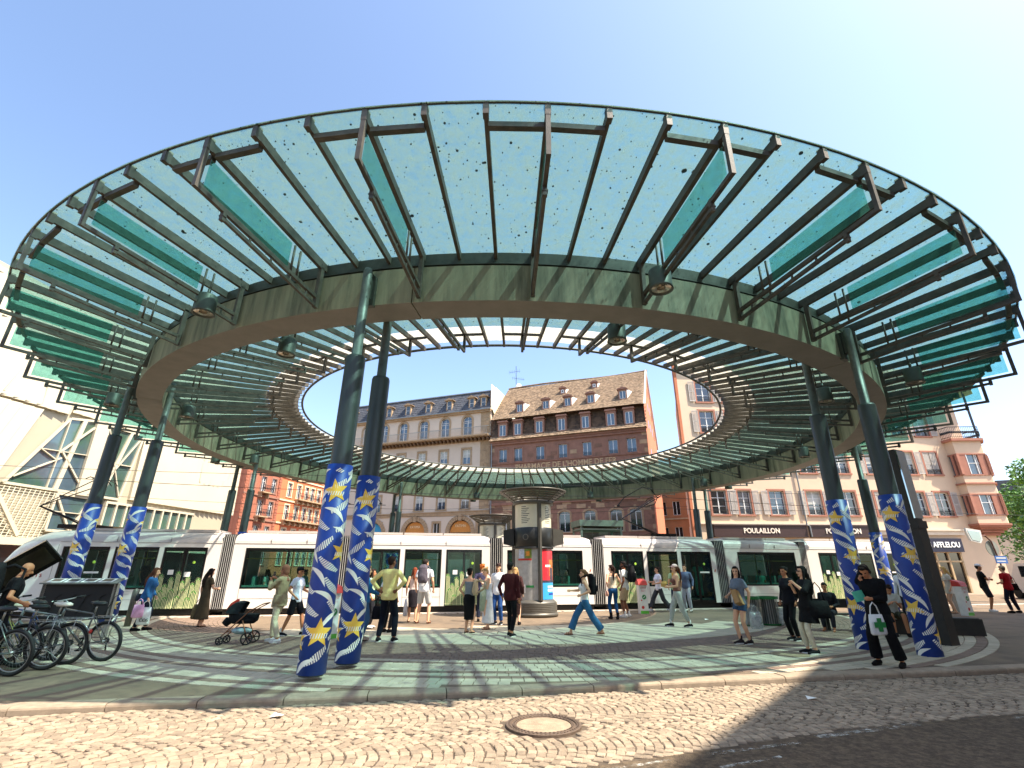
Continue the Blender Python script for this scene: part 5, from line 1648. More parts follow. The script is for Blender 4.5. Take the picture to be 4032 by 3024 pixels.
# ------------------------------------------------------------------ street furniture
# dark slanted totem with mirror side
t = thing('mirror_totem', 'tall dark totem pillar with a mirror glazed flank beside the right front columns', 'totem', (10.17, 12.9, 0), R(-62))
mb = MB(); mb.b2(-.20, .20, -.20, .20, 0, 2.62); mb.b2(-.23, .23, -.23, .23, 2.62, 2.80)
mb.build('lower_body', mat('totem charcoal', '24221f', .5, 0, .3, 6), t)
mb = MB(); mb.b2(-.23, .16, -.22, .22, 2.80, 4.62); mb.build('upper_body', mat('totem black', '141310', .4, 0, .2), t)
mb = MB(); mb.b2(.162, .20, -.20, .20, 2.86, 4.58); mb.build('mirror', mat('mirror glass', 'b9c2c6', .03, 1.0, .03), t)
mb = MB(); mb.b2(-.12, .06, -.24, -.231, 2.70, 2.74); mb.build('label_plate', m_paper, t)
# long dark bench wall
t = thing('stone_bench', 'low dark stone bench block right of the mirror totem', 'bench', (11.3, 15.0, 0), R(-12))
mb = MB(); mb.b2(-1.55, 1.35, -.25, .25, 0, .42); mb.b2(-1.50, 1.30, -.21, .21, .42, .435)
mb.build('slab', mat('dark bench stone', '35322e', .7, 0, .2, 5, .3), t)
# wooden bench further back
t = thing('seat_bench', 'dark slatted bench behind the person in black with headphones', 'bench', (9.9, 15.8, 0), R(-10))
for i in range(4):
    mb = MB(); mb.b2(-.9, .9, -.2 + i * .11, -.11 + i * .11, .43, .47); mb.build('slat', mat('bench slat', '4a443c', .7, 0, .2, 9), t)
mb = MB()
for x in (-.7, .7): mb.b2(x - .04, x + .04, -.18, .18, 0, .43)
mb.b2(-.9, .9, .22, .26, .6, .85); mb.build('frame', m_kdk, t)

def recycler(x, y, h, rz, label):
    t = thing('collection_box', label, 'collection box', (x, y, 0), rz, 'slim collection boxes with coloured dots')
    mb = MB(); mb.prism([(-.17, 0), (.17, 0), (.17, h - .22), (-.17, h - .22)], -.14, .14); mb.build('body', mat('box print white', 'd9d9d2', .4, 0, .1, 6), t)
    mb = MB(); mb.add([(-.19, -.18, h - .24), (.19, -.18, h - .24), (.19, .16, h - .24), (-.19, .16, h - .24), (-.19, -.12, h - .08), (.19, -.12, h - .08), (.19, .16, h), (-.19, .16, h)],
                      [(0, 3, 2, 1), (4, 5, 6, 7), (0, 1, 5, 4), (1, 2, 6, 5), (2, 3, 7, 6), (3, 0, 4, 7)]); mb.build('lid', m_red, t)
    for px, pz, r_, m in ((.02, .62, .09, m_green), (.05, .40, .085, m_win), (-.06, .24, .06, m_red), (.03, .88, .08, m_win), (-.1, .5, .03, m_red)):
        mb = MB(); mb.lathe([(0, 0), (r_, 0)], 20, M=Matrix.Translation((px, -.1425, pz * h / 1.3)) @ Matrix.Rotation(PI / 2, 4, 'X')); mb.build('dot', m, t)
    mb = MB(); mb.b2(-.171, .171, -.1435, -.14, 0.01, .12); mb.build('foot_band', mat('lime print', '5cb53c', .5), t)
    text("C'EST\nICI !", .10, m_red, t, (.01, -.1445, .90 * h / 1.3), ext=.001)
    text("✓", .12, m_win, t, (.02, -.1445, .62 * h / 1.3), ext=.001) if False else None
    mb = MB(); mb.bar((-.03, -.145, .62 * h / 1.3), (.0, -.145, .59 * h / 1.3), .006, .02, up=(0, 0, 1)); mb.bar((0, -.145, .59 * h / 1.3), (.06, -.145, .66 * h / 1.3), .006, .02); mb.build('tick', m_win, t)
recycler(5.40, 22.1, 1.33, R(8), 'slim white collection box with red lid between the man in shorts and the walking woman')
recycler(-4.72, 14.0, 1.32, R(55), 'slim white collection box half hidden behind the front left blue column')
recycler(17.9, 21.2, 1.3, R(20), 'slim white collection box at the right edge beside the blonde person in white')

# trio of slatted bins with a bag
t = thing('litter_bin', 'round slatted steel litter bins under a green rim beside the walking girl', 'litter bin', (7.98, 17.35, 0), R(15))
mb = MB()
for x in (-.36, .36):
    for i in range(26):
        a = 2 * PI * i / 26; mb.bar((x + .30 * math.cos(a), .30 * math.sin(a), .04), (x + .27 * math.cos(a), .27 * math.sin(a), .80), .022, .012, up=(math.cos(a), math.sin(a), 0))
mb.build('slats', m_alu, t); t.children[0]['kind'] = 'stuff'
mb = MB()
for x in (-.36, .36):
    mb.lathe([(.24, .78), (.33, .78), (.33, .86), (.24, .86)], 28, c=(x, 0, 0)); mb.lathe([(.31, .02), (.33, .06), (0, .06)], 24, c=(x, 0, 0))
mb.build('rim', m_green, t)
mb = MB()
for x in (-.36, .36): mb.lathe([(.24, .06), (.22, .80), (.0, .70)], 20, c=(x, 0, 0))
mb.build('liner', mat('bin liner', '5a5e5c', .5, 0, .3, 6), t)
def plastic(name): return glass_mat(name, (.85, .87, .88), .45, 'd5d8d8', .2, gloss=.05)
m_plas = plastic('clear plastic bag')
def blob_bag(name, label, cat, loc, size, m, rz=0, handles=True, extra=None, group=None):
    t = thing(name, label, cat, loc, rz, group)
    w, d, h = size
    mb = MB(); rn = random.Random(hash(label) % 99)
    rings = []
    for i in range(9):
        f = i / 8; k = (.75 + .3 * math.sin(PI * (f * .8 + .1))) * (1 if f < .75 else 1 - (f - .75) * 1.6)
        rings.append(((rn.uniform(-.01, .01), 0, h * f), w / 2 * k * rn.uniform(.93, 1.05), d / 2 * k * rn.uniform(.9, 1.1)))
    mb.loft(rings, 18); o = mb.build('bag_body', m, t, True)
    if handles:
        mb = MB()
        for y in (-d * .2, d * .2):
            mb.tube([(-w * .25, y, h * .97), (-w * .12, y * .6, h * 1.18), (0, 0, h * 1.27), (w * .12, y * .6, h * 1.18), (w * .25, y, h * .97)], (.008), 5)
        mb.build('handles', m, t, True)
    return t
blob_bag('plastic_bag', 'knotted clear plastic bag of bottles hung on the slatted bins', 'bag', (7.5, 17.0, .05), (.42, .3, .62), m_plas, 0, False)
blob_bag('plastic_bag', 'grey plastic sack bulging from the right side of the slatted bins', 'bag', (8.62, 17.3, .02), (.34, .3, .5), m_plas, 0, False)

# big black display board beside the bikes
t = thing('display_board', 'black slanted display board with four white notices along its top beside the bicycles', 'display board', (-11.5, 14.15, 0), R(6))
mb = MB(); mb.b2(-.92, .92, -.05, .05, .50, 1.32); mb.b2(-.95, .95, -.08, .08, .44, .50)
for i in range(5):
    x = -.66 + i * .36
    mb.tube([(x, -.06, .55), (x + .08, -.065, .75), (x + .16, -.06, .98), (x + .26, -.06, 1.05)], .008, 5)
mb.build('panel', mat('gloss black panel', '0a090a', .6, 0, .2, 5), t)
mb = MB(); mb.add([(-.95, -.16, 1.33), (.95, -.16, 1.33), (.95, .14, 1.44), (-.95, .14, 1.44), (-.95, -.16, 1.30), (.95, -.16, 1.30), (.95, .14, 1.41), (-.95, .14, 1.41)], [(0, 1, 2, 3), (4, 7, 6, 5), (0, 4, 5, 1), (1, 5, 6, 2), (2, 6, 7, 3), (3, 7, 4, 0)])
top_ = mb.build('top_plate', mat('grey plate', '6f7370', .4, .3, .1), t)
for i in range(4):
    mb = MB(); a = -.82 + i * .42; mb.add([(a, -.13, 1.347), (a + .37, -.13, 1.347), (a + .37, .10, 1.432), (a, .10, 1.432)], [(0, 1, 2, 3)]); n_ = mb.build('notice', m_paper, top_)
    mb = MB(); mb.add([(a + .06, -.09, 1.368), (a + .31, -.09, 1.368), (a + .31, .07, 1.427), (a + .06, .07, 1.427)], [(0, 1, 2, 3)]); mb.build('print', m_kdk, n_)
mb = MB()
for x in (-.88, .88): mb.b2(x - .05, x + .05, -.05, .05, 0, 1.32)
mb.build('post', m_alu, t)
# dark tilted panel on an arm at the left edge
t = thing('tilted_panel', 'big black panel tipped over on a slanting arm at the left edge above the cyclist', 'panel', (-10.35, 10.9, 0), R(20))
mb = MB(); M_ = Matrix.Translation((.15, 0, 1.72)) @ Matrix.Rotation(R(-38), 4, 'Y') @ Matrix.Rotation(R(30), 4, 'X')
mb.box((0, 0, 0), (1.05, .08, .54), M=M_); mb.build('screen', mat('black screen', '15130f', .2, 0, .3, 3), t)
mb = MB(); mb.box((.0, -.045, 0), (.88, .01, .38), M=M_); mb.build('glass', mat('screen glass', '2a271d', .08, 0, .6, 2), t)
mb = MB(); mb.bar((-.45, 0, 0), (-.35, 0, 1.4), .12, .12); mb.bar((-.35, 0, 1.4), (.1, .05, 1.7), .09, .09); mb.build('arm', m_kdk, t)
# sloping post beside the woman in denim
t = thing('stop_post', 'short grey post with a rounded top behind the woman in the denim jacket', 'post', (-12.0, 16.95, 0))
mb = MB(); mb.tube([(0, 0, 0), (0, 0, 1.05), (.03, 0, 1.10)], [.09, .085, .03], 14); mb.build('shaft', m_kmet, t, True)

# traffic mirror / signs by the pink house
t = thing('street_sign_pole', 'curved pole with round traffic sign seen from behind, a mirror and a small blue plate', 'sign', (23.4, 25.0, 0), R(10))
mb = MB(); mb.tube([(.2, 0, 0), (.0, 0, 2.2), (-.10, 0, 3.0), (-.35, 0, 3.25), (-.75, 0, 3.25)], .035, 8); mb.build('pole', mat('rusty pole', '6b4436', .6, .2, .2), t)
mb = MB(); mb.lathe([(0, -.015), (.36, -.015), (.36, .015), (0, .015)], 28, M=Matrix.Translation((-.08, .06, 2.68)) @ Matrix.Rotation(PI / 2, 4, 'X')); mb.build('sign_disc', mat('sign back grey', '8c8f84', .5, .3, .15), t)
mb = MB(); mb.b2(-.25, .42, -.06, -.03, 1.98, 2.32); p_ = mb.build('plate', mat('blue plate', '3d67a8', .4, 0, .1), t)
text('→ P', .16, m_win, p_, (.08, -.062, 2.22), ext=.001) if False else text('P 200', .15, m_win, p_, (.08, -.062, 2.22), ext=.001) if False else None
mb = MB(); mb.b2(-.2, .36, -.064, -.061, 2.20, 2.25); mb.b2(-.2, .30, -.064, -.061, 2.06, 2.10); mb.build('plate_print', m_win, p_)
mb = MB(); M_ = Matrix.Translation((-1.15, -.1, 3.25)) @ Matrix.Rotation(R(12), 4, 'Y') @ Matrix.Scale(.72, 4)
mb.prism([(-.62, .35), (.55, .45), (.62, -.15), (.45, -.42), (-.3, -.42), (-.55, .05)], -.06, .06, M=M_); fixn(mb.build('mirror_housing', m_win, t))
mb = MB(); mb.prism([(-.5, .22), (.42, .32), (.5, -.1), (.36, -.34), (-.22, -.34), (-.42, .02)], -.075, -.062, M=M_); fixn(mb.build('mirror', mat('traffic mirror glass', '9aa6ac', .04, 1.0, .05), t))
# menu board at right
t = thing('leaning_board', 'tall dark green edged board standing beside the pink house behind the blonde person', 'board', (18.9, 22.9, 0), R(35))
mb = MB(); mb.prism([(-.32, 0), (.32, 0), (.32, 1.45), (.1, 1.62), (-.2, 1.62), (-.32, 1.5)], -.03, .03); fixn(mb.build('panel', mat('board green', '2c4a3a', .5, 0, .2), t))
mb = MB(); mb.prism([(-.26, .1), (.26, .1), (.26, 1.4), (-.26, 1.4)], -.035, -.031); mb.build('sheet', mat('board sheet', '3a3f3b', .5, 0, .4, 6), t)

# ------------------------------------------------------------------ bicycles
m_tyre = mat('tyre', '141414', .75, 0, .2, 20, .2)
m_spoke = mat('spoke steel', '8f9290', .3, .8)
m_chrome = mat('alloy', 'a6a8a4', .3, .7, .1)
def wheel_mesh(rr=.335, tw_=.027, rim=None):
    mb = MB(); n = 40
    vs = []; fs = []
    def tor(R_, r_, mi, m=8):
        o = len(mb.v)
        for i in range(n):
            a = 2 * PI * i / n
            for k in range(m):
                t = 2 * PI * k / m; q = R_ + r_ * math.cos(t); mb.v.append((q * math.cos(a), r_ * math.sin(t), q * math.sin(a)))
        for i in range(n):
            for k in range(m):
                mb.f.append((o + i * m + k, o + ((i + 1) % n) * m + k, o + ((i + 1) % n) * m + (k + 1) % m, o + i * m + (k + 1) % m)); mb.m.append(mi)
    tor(rr - tw_, tw_, 0); tor(rr - tw_ * 2 - .008, .010, 1, 6)
    for i in range(28):
        a = 2 * PI * i / 28; b = a + (.35 if i % 2 else -.35); y = .025 if i % 4 < 2 else -.025
        mb.tube([(.018 * math.cos(b), y, .018 * math.sin(b)), ((rr - tw_ * 2) * math.cos(a), 0, (rr - tw_ * 2) * math.sin(a))], .0016, 3, 1, False)
    mb.tube([(0, -.05, 0), (0, .05, 0)], .022, 10, 1)
    return mb.mesh('wheel', [m_tyre, rim or m_chrome], True)
WHM = wheel_mesh(); WHO = wheel_mesh(.345, .018, mat('tan rim', 'b5824e', .4))
def bicycle(label, x, y, ang, frame, wm=None, lean=6, rack=True, basket=False, saddle='141414', scale=1.0, fender=False):
    """rear wheel at the origin, front wheel towards +x"""
    t = thing('bicycle', label, 'bicycle', (x, y, 0), R(ang), 'bicycles parked at the left of the canopy')
    t.rotation_euler = (R(lean), 0, R(ang)); t.scale = (scale,) * 3
    wm = wm or WHM; rr = .335
    m = mat('bike frame ' + frame, frame, .35, .2, .1, 8, coat=.4)
    link('wheel', wm, t, (0, 0, rr)); link('wheel', wm, t, (1.05, 0, rr), (0, R(17), 0))
    mb = MB()
    bb = (.43, 0, .28); st = (.28, 0, .78); hd = (.86, 0, .86); hl = (.90, 0, .70)
    mb.tube([bb, st], .016, 8); mb.tube([st, hd], .015, 8); mb.tube([bb, hl], .018, 8); mb.tube([hd, hl], .02, 8)
    for s in (-1, 1):
        mb.tube([(0, .05 * s, rr), bb], .009, 6); mb.tube([(0, .05 * s, rr), (.27, .02 * s, .74)], .008, 6)
        mb.tube([(1.05, .05 * s, rr), (.95, .045 * s, .58), hl], .011, 6)
    mb.build('frame', m, t, True)
    mb = MB(); mb.tube([st, (.245, 0, .93)], .013, 8); mb.build('seat_post', m_chrome, t, True)
    mb = MB(); mb.loft([((.20, 0, .93), .13, .07), ((.21, 0, .96), .14, .075), ((.22, 0, .985), .10, .06)], 14); mb.tube([(.25, 0, .965), (.38, 0, .97)], [.04, .018], 8); mb.build('saddle', mat('saddle ' + saddle, saddle, .6, 0, .1), t, True)
    mb = MB(); mb.tube([hd, (.84, 0, .98), (.88, 0, 1.0)], .013, 8); mb.tube([(.86, -.29, 1.03), (.90, -.12, 1.01), (.90, .12, 1.01), (.86, .29, 1.03)], .012, 8); mb.build('handlebar', m_chrome, t, True)
    mb = MB(); mb.tube([(.80, -.31, 1.03), (.87, -.20, 1.025)], .018, 8); mb.tube([(.80, .31, 1.03), (.87, .20, 1.025)], .018, 8); mb.build('grip', m_tyre, t, True)
    mb = MB(); mb.lathe([(.085, -.006), (.095, -.006), (.095, .006), (.085, .006)], 24, M=Matrix.Translation((.43, -.05, .28)) @ Matrix.Rotation(PI / 2, 4, 'X'))
    mb.tube([(.43, -.06, .28), (.55, -.07, .16)], .010, 6); mb.tube([(.43, .06, .28), (.31, .07, .40)], .010, 6); mb.box((.56, -.11, .155), (.09, .08, .02)); mb.box((.30, .11, .405), (.09, .08, .02))
    mb.lathe([(.03, -.02), (.045, -.02), (.045, .02), (.03, .02)], 14, M=Matrix.Translation((0, -.045, .335)) @ Matrix.Rotation(PI / 2, 4, 'X'))
    mb.tube([(0, -.05, .38), (.43, -.05, .37)], .004, 4); mb.tube([(0, -.05, .29), (.02, -.05, .20), (.43, -.05, .19)], .004, 4); mb.tube([(0, -.05, .29), (.0, -.055, .17)], .012, 6)
    mb.build('drivetrain', m_tyre, t, True)
    if rack:
        mb = MB()
        for s in (-1, 1):
            mb.tube([(.25, .05 * s, .74), (-.28, .06 * s, .73)], .006, 5); mb.tube([(0, .06 * s, rr), (-.1, .06 * s, .73)], .006, 5)
        for i in range(5): mb.tube([(-.26 + i * .1, -.06, .73), (-.26 + i * .1, .06, .73)], .005, 5)
        mb.build('rack', m_chrome, t, True)
    if fender:
        mb = MB(); n = 14
        for i in range(n):
            a0, a1 = R(20 + i * 11), R(20 + (i + 1) * 11)
            q = .352
            mb.add([(q * math.cos(a0), -.03, rr + q * math.sin(a0)), (q * math.cos(a0), .03, rr + q * math.sin(a0)), (q * math.cos(a1), .03, rr + q * math.sin(a1)), (q * math.cos(a1), -.03, rr + q * math.sin(a1)),
                    (1.01 * q * math.cos(a0), -.02, rr + 1.02 * q * math.sin(a0)), (1.01 * q * math.cos(a0), .02, rr + 1.02 * q * math.sin(a0)), (1.01 * q * math.cos(a1), .02, rr + 1.02 * q * math.sin(a1)), (1.01 * q * math.cos(a1), -.02, rr + 1.02 * q * math.sin(a1))],
                   [(0, 1, 2, 3), (4, 5, 6, 7), (0, 3, 7, 4), (1, 5, 6, 2)])
        mb.build('mudguard', m_chrome, t, True)
        mb = MB(); mb.ell((-.33, 0, .52), (.02, .035, .035), n=10); mb.build('rear_light', m_red, t, True)
    if basket:
        mb = MB()
        for i in range(14):
            a = 2 * PI * i / 14; mb.tube([(1.02 + .12 * math.cos(a), .14 * math.sin(a), .85), (1.02 + .15 * math.cos(a), .17 * math.sin(a), 1.08)], .004, 4)
        for z, q in ((.85, .12), (.93, .13), (1.0, .14), (1.08, .15)): mb.tube([(1.02 + q * math.cos(2 * PI * i / 16), (q + .02) * math.sin(2 * PI * i / 16), z) for i in range(17)], .005, 4, caps=False)
        mb.build('basket', m_tyre, t, True)
    return t
bicycle('grey bicycle with a rear rack, farthest right of the parked row', -7.85, 10.62, 176, '5d605c', scale=1.08, rack=True, lean=-7)
bicycle('silver bicycle with mudguard and red rear light, second from the right in the row', -8.25, 10.25, 183, '6f7676', scale=1.08, fender=True, lean=-5, saddle='d8d0c0')
bicycle('black bicycle with a wire basket in the middle of the parked row', -8.2, 9.75, 186, '1c1c20', scale=1.08, basket=True, lean=-8)
bicycle('pale green bicycle with a light blue stay, second from the left in the row', -8.25, 9.2, 178, '6d7c70', scale=1.08, rack=False, lean=-8)
bicycle('mustard bicycle with light saddle tangled in the middle of the row', -8.9, 10.0, 190, '7d7a3a', scale=1.08, lean=-4, saddle='cfc6b4', rack=False)
bicycle('bicycle with tan wheel rims cut by the left edge of the view', -8.35, 8.35, 182, '2b2b2b', scale=1.08, wm=WHO, lean=-6, rack=False)
bicycle('dark blue bicycle standing behind the silver one at the left', -9.3, 10.9, 172, '27406b', scale=1.08, lean=-6, basket=True)

# ------------------------------------------------------------------ tree and distance at the right
def leaves(mb, c, r, n, rn, size=.22, mi=(0, 1)):
    for _ in range(n):
        while True:
            p_ = Vector((rn.uniform(-1, 1), rn.uniform(-1, 1), rn.uniform(-1, 1)))
            if p_.length < 1: break
        p_ = p_.normalized() * (p_.length ** .5)
        q = Vector(c) + Vector((p_.x * r[0], p_.y * r[1], p_.z * r[2]))
        a = Vector((rn.uniform(-1, 1), rn.uniform(-1, 1), rn.uniform(-.4, .8))).normalized(); b = a.cross(Vector((rn.uniform(-1, 1), rn.uniform(-1, 1), rn.uniform(-1, 1)))).normalized()
        s = size * rn.uniform(.6, 1.4)
        mb.add([q - a * s, q - b * s * .5, q + a * s, q + b * s * .5], [(0, 1, 2, 3)], rn.choice(mi))
m_lf = mat('leaf green', '5f8a35', .6, 0, .3, 1.2); m_lf2 = mat('leaf deep green', '3c6527', .6, 0, .3, 1.2)
m_bark = mat('bark', '5a4a3a', .9, 0, .3, 6, .3)
def tree(label, x, y, h, w, seed, n=2600):
    rn = random.Random(seed)
    t = thing('leafy_tree', label, 'tree', (x, y, 0), 0, 'street trees beyond the pink house')
    mb = MB(); mb.tube([(0, 0, 0), (.1, 0, h * .3), (0, .1, h * .55), (.1, 0, h * .8)], [.28, .2, .13, .05], 8)
    cl = []
    for i in range(16):
        a = rn.uniform(0, 2 * PI); z = h * rn.uniform(.32, .95); q = w * rn.uniform(.25, .8) * math.sin(PI * min(1, max(.15, (z / h - .2) / .85)))
        c = (q * math.cos(a), q * math.sin(a), z); cl.append(c)
        mb.tube([(0, 0, max(h * .2, z * .7)), (c[0] * .6, c[1] * .6, z * .93), c], [.08, .05, .015], 5)
    mb.build('trunk', m_bark, t, True)
    mb = MB()
    for c in cl: leaves(mb, c, (w * rn.uniform(.26, .42), w * rn.uniform(.26, .42), h * rn.uniform(.09, .15)), n // 16, rn, .20)
    mb.build('crown', [m_lf, m_lf2], t)
tree('tall leafy street tree behind the right corner of the pink house, nearest of its row', 50.5, 46.5, 11.5, 5.5, 1, 6000)
tree('leafy street tree second in the row beyond the pink house', 58.5, 55, 10.5, 5.5, 2, 4000)
tree('darker leafy tree farthest away at the right edge of the view', 66, 66, 11.5, 6, 3, 3000)
t = thing('distant_house', 'distant grey roofed house rising behind the trees at the right edge', 'building', (80, 88, 0), R(-20))
mb = MB(); mb.b2(-14, 14, 0, 12, 0, 12); mb.build('wall', m_pinkr, t)
mb = MB(); mb.prism([(-14.5, 12), (14.5, 12), (13, 16.5), (-13, 16.5)], -.5, 12.5); fixn(mb.build('roof', m_slate, t))
t = thing('parked_van', 'white van parked far off under the trees at the right edge', 'van', (33.6, 33, 0), R(80))
mb = MB(); mb.prism([(-2.3, .35), (2.3, .35), (2.3, 1.1), (1.6, 1.25), (1.0, 2.1), (-2.3, 2.2)], -.95, .95); fixn(mb.build('body', m_tw, t))
mb = MB()
for x in (-1.4, 1.4):
    for y in (-.9, .9): mb.lathe([(0, -.1), (.33, -.1), (.33, .1), (0, .1)], 20, M=Matrix.Translation((x, y, .33)) @ Matrix.Rotation(PI / 2, 4, 'X'))
mb.build('wheel', m_tyre, t)
mb = MB(); mb.b2(-2.0, .7, -.97, -.955, 1.3, 1.95); mb.b2(-2.0, .7, .955, .97, 1.3, 1.95); mb.build('window', m_pane2, t)
# litter on the ground
for i, (x, y, lab) in enumerate(((-2.9, 7.1, 'scrap of white paper lying on the setts left of the manhole'), (4.2, 8.0, 'scrap of white paper lying on the setts right of the manhole'), (9.9, 18.3, 'crumpled white paper on the plaza behind the woman in black'), (6.9, 19.2, 'small blue wrapper on the plaza near the slatted bins'))):
    mb = MB(); z = .02 if y > 10 else ROAD + .01
    mb.add([(-.07, -.04, 0), (.06, -.05, .02), (.08, .04, .005), (-.05, .05, .03), (0, 0, .025)], [(0, 1, 4), (1, 2, 4), (2, 3, 4), (3, 0, 4)])
    tag(mb.build('paper_scrap', m_paper, None, loc=(x, y, z)), lab, 'litter')

# ------------------------------------------------------------------ people
SKIN = {k: mat('skin ' + k, v, .55, 0, .06, 12, spec=.35) for k, v in dict(light='d9a583', fair='e3b596', tan='b87d58', brown='7d4e35', dark='4c2f22').items()}
m_eye = mat('eye dark', '1a1412', .3); m_lip = mat('lip', '9a4a42', .5)
def cloth(hexc, dark=False):
    return mat('cloth ' + hexc, hexc, .85, 0, .16, 7, .9, 16, spec=.2)
def hairm(hexc): return mat('hair ' + hexc, hexc, .7, 0, .3, 30, .6, 120, stretch=(1, 1, .25), spec=.15)

def ik(a, t, l1, l2, pole):
    a, t, pole = Vector(a), Vector(t), Vector(pole)
    d = t - a; L = d.length; mx = (l1 + l2) * .995
    if L > mx: d = d.normalized() * mx; L = mx; t = a + d
    if L < abs(l1 - l2) + .02: L = abs(l1 - l2) + .02; d = d.normalized() * L; t = a + d
    u = d.normalized(); p_ = pole - u * pole.dot(u)
    if p_.length < 1e-4: p_ = Vector((0, 1, 0))
    p_.normalize()
    c = (l1 * l1 + L * L - l2 * l2) / (2 * l1 * L); s = math.sqrt(max(0, 1 - c * c))
    return a + u * l1 * c + p_ * l1 * s, t

def limb(mb, a, b, c, rs, n=12):
    """tapering limb a-b-c with rounded joints; rs = radii at a, mid-ab, b, mid-bc, c"""
    a, b, c = Vector(a), Vector(b), Vector(c)
    mb.tube([a, a.lerp(b, .4), b], [rs[0], rs[1], rs[2]], n); mb.tube([b, b.lerp(c, .32), c], [rs[2], rs[3], rs[4]], n)
    for p_, r in ((a, rs[0]), (b, rs[2] * 1.0), (c, rs[4])): mb.ell(p_, (r, r, r), n=n)

def person(label, x, y, H, face, skin='light', hair=('short', '2a1c14'), top=('tee', 'e8e8e4'), bottom=('pants', '20242c'), shoes='1a1a1a', z=.012,
           feet=None, hip=None, lean=(0, 0), hands=None, head=(0, 0), female=False, group='people at the tram stop', grip=.6, seated=False, fine=True, hat=None, glasses=False, sandals=False, socks=None, elbow=None, name='person'):
    u = H / 1.75
    t = thing(name, label, 'person', (x, y, z), R(face) - PI / 2, group); t.scale = (u, u, u)
    feet = feet or {}
    fL = Vector((*feet.get('L', (-.11, .03)), 0)) if len(feet.get('L', (0, 0))) == 2 else Vector(feet['L'])
    fR = Vector((*feet.get('R', (.11, -.03)), 0)) if len(feet.get('R', (0, 0))) == 2 else Vector(feet['R'])
    hc = Vector(hip) if hip else Vector(((fL.x + fR.x) / 2, (fL.y + fR.y) / 2, .925 if (fL - fR).length < .55 else .87))
    hw, sw_ = (.088, .168) if female else (.085, .195)
    LR = {}
    for s, f in ((-1, fL), (1, fR)):
        hp = hc + Vector((s * hw, 0, -.02)); an = f + Vector((0, 0, .085))
        kn, an = ik(hp, an, .425, .425, (s * .12, 1, .15))
        LR[s] = (hp, kn, an, f)
    T = Matrix.Translation(hc) @ Matrix.Rotation(R(-lean[0]), 4, 'X') @ Matrix.Rotation(R(lean[1]), 4, 'Y')
    def up(px, py, pz): return T @ Vector((px, py, pz - .925))
    # arms
    hands = hands or {}
    AR = {}
    for s, k in ((-1, 'L'), (1, 'R')):
        sh = up(s * sw_ * .97, -.01, 1.405)
        tg = hands.get(k)
        tg = Vector(tg) + Vector((hc.x, hc.y, 0)) if tg is not None else up(s * (sw_ + .075), .05, .905)
        pole = (s * .55, -1, -.25) if not elbow or k not in elbow else elbow[k]
        el, wr = ik(sh, tg, .285, .255, pole)
        AR[s] = (sh, el, wr)
    HR = Matrix.Rotation(R(head[0]), 4, 'Z') @ Matrix.Rotation(R(-head[1]), 4, 'X')
    neck = up(0, -.005, 1.495); hcen = neck + (T.to_3x3() @ HR.to_3x3() @ Vector((0, .018, .128)))
    HT = Matrix.Translation(hcen) @ T.to_3x3().to_4x4() @ HR
    # ---- body: one continuous skin
    mb = MB()
    def ring(z_, rx, ry, dy=0): return (Vector((0, dy, z_ - .925)), rx, ry)
    g_ = .92 if female else 1.0
    tor = [ring(.83, .12, .09), ring(.90, .158 * (1.03 if female else 1), .105), ring(.98, .15, .10), ring(1.07, .128 * g_, .088), ring(1.16, .135 * g_, .095), ring(1.27, .157 * g_, .112, .008), ring(1.37, .168 * g_, .102), ring(1.43, .150 * g_, .075, -.01), ring(1.47, .075, .06, -.01), ring(1.50, .055, .055)]
    mb.loft(tor, 18, M=T)
    if female:
        for s in (-1, 1): mb.ell((s * .07, .085, 1.27 - .925), (.062, .055, .06), M=T)
    mb.tube([up(0, -.012, 1.44), neck + (hcen - neck) * .5], [.062, .052], 12)
    mb.ell((0, -.012, .028), (.073, .090, .090), M=HT, n=16)
    mb.ell((0, .012, -.038), (.056, .070, .072), M=HT, n=14)
    mb.ell((0, .062, -.082), (.026, .022, .022), M=HT)
    mb.tube([HT @ Vector((0, .082, .012)), HT @ Vector((0, .104, -.028)), HT @ Vector((0, .090, -.036))], [.009, .016, .012], 8)
    for s in (-1, 1): mb.ell((s * .074, -.008, -.012), (.012, .020, .030), M=HT)
    for s in (-1, 1):
        hp, kn, an, f = LR[s]; sh, el, wr = AR[s]
        limb(mb, hp, kn, an, (.082, .074, .052, .054, .036))
        if seated: mb.ell(hp + Vector((0, -.02, 0)), (.09, .1, .08))
        limb(mb, sh, el, wr, (.050, .044, .037, .036, .025))
        # foot
        fy = Vector((s * .12, 1, 0)).normalized()
        heel = f + Vector((0, 0, .04)) - fy * .04
        mb.tube([an, heel + Vector((0, 0, .02)), f + fy * .07 + Vector((0, 0, .035)), f + fy * .16 + Vector((0, 0, .022))], [.036, .036, .034, .024], 10)
        # hand: palm, four fingers of unequal length, thumb from the side
        d = (wr - el).normalized(); side = Vector((-s, .25, 0)); side = (side - d * side.dot(d)).normalized(); nrm = d.cross(side).normalized() * (-s)
        pc = wr + d * .045
        mb.tube([wr - d * .01, wr + d * .03, wr + d * .085], [(.024, .022), (.036, .017), (.036, .014)], 10)
        fwd = side.cross(d)
        wdir = d.cross(nrm)
        cur = (T.to_3x3() @ Vector((-s * .6, .5, 0))).normalized(); cur = (cur - d * cur.dot(d)).normalized(); wd = d.cross(cur).normalized()
        for i, L_ in enumerate((.064, .074, .069, .054)):
            b = wr + d * .082 + wd * (i - 1.5) * .018
            k1 = b + (d * (1 - grip * .35) + cur * grip * .5) * L_ * .5
            k2 = k1 + (d * (1 - grip) + cur * grip * .9) * L_ * .5
            mb.tube([b - d * .01, b, k1, k2], [.010, .0095, .0088, .007], 6)
        b = wr + d * .03 + wd * -.030
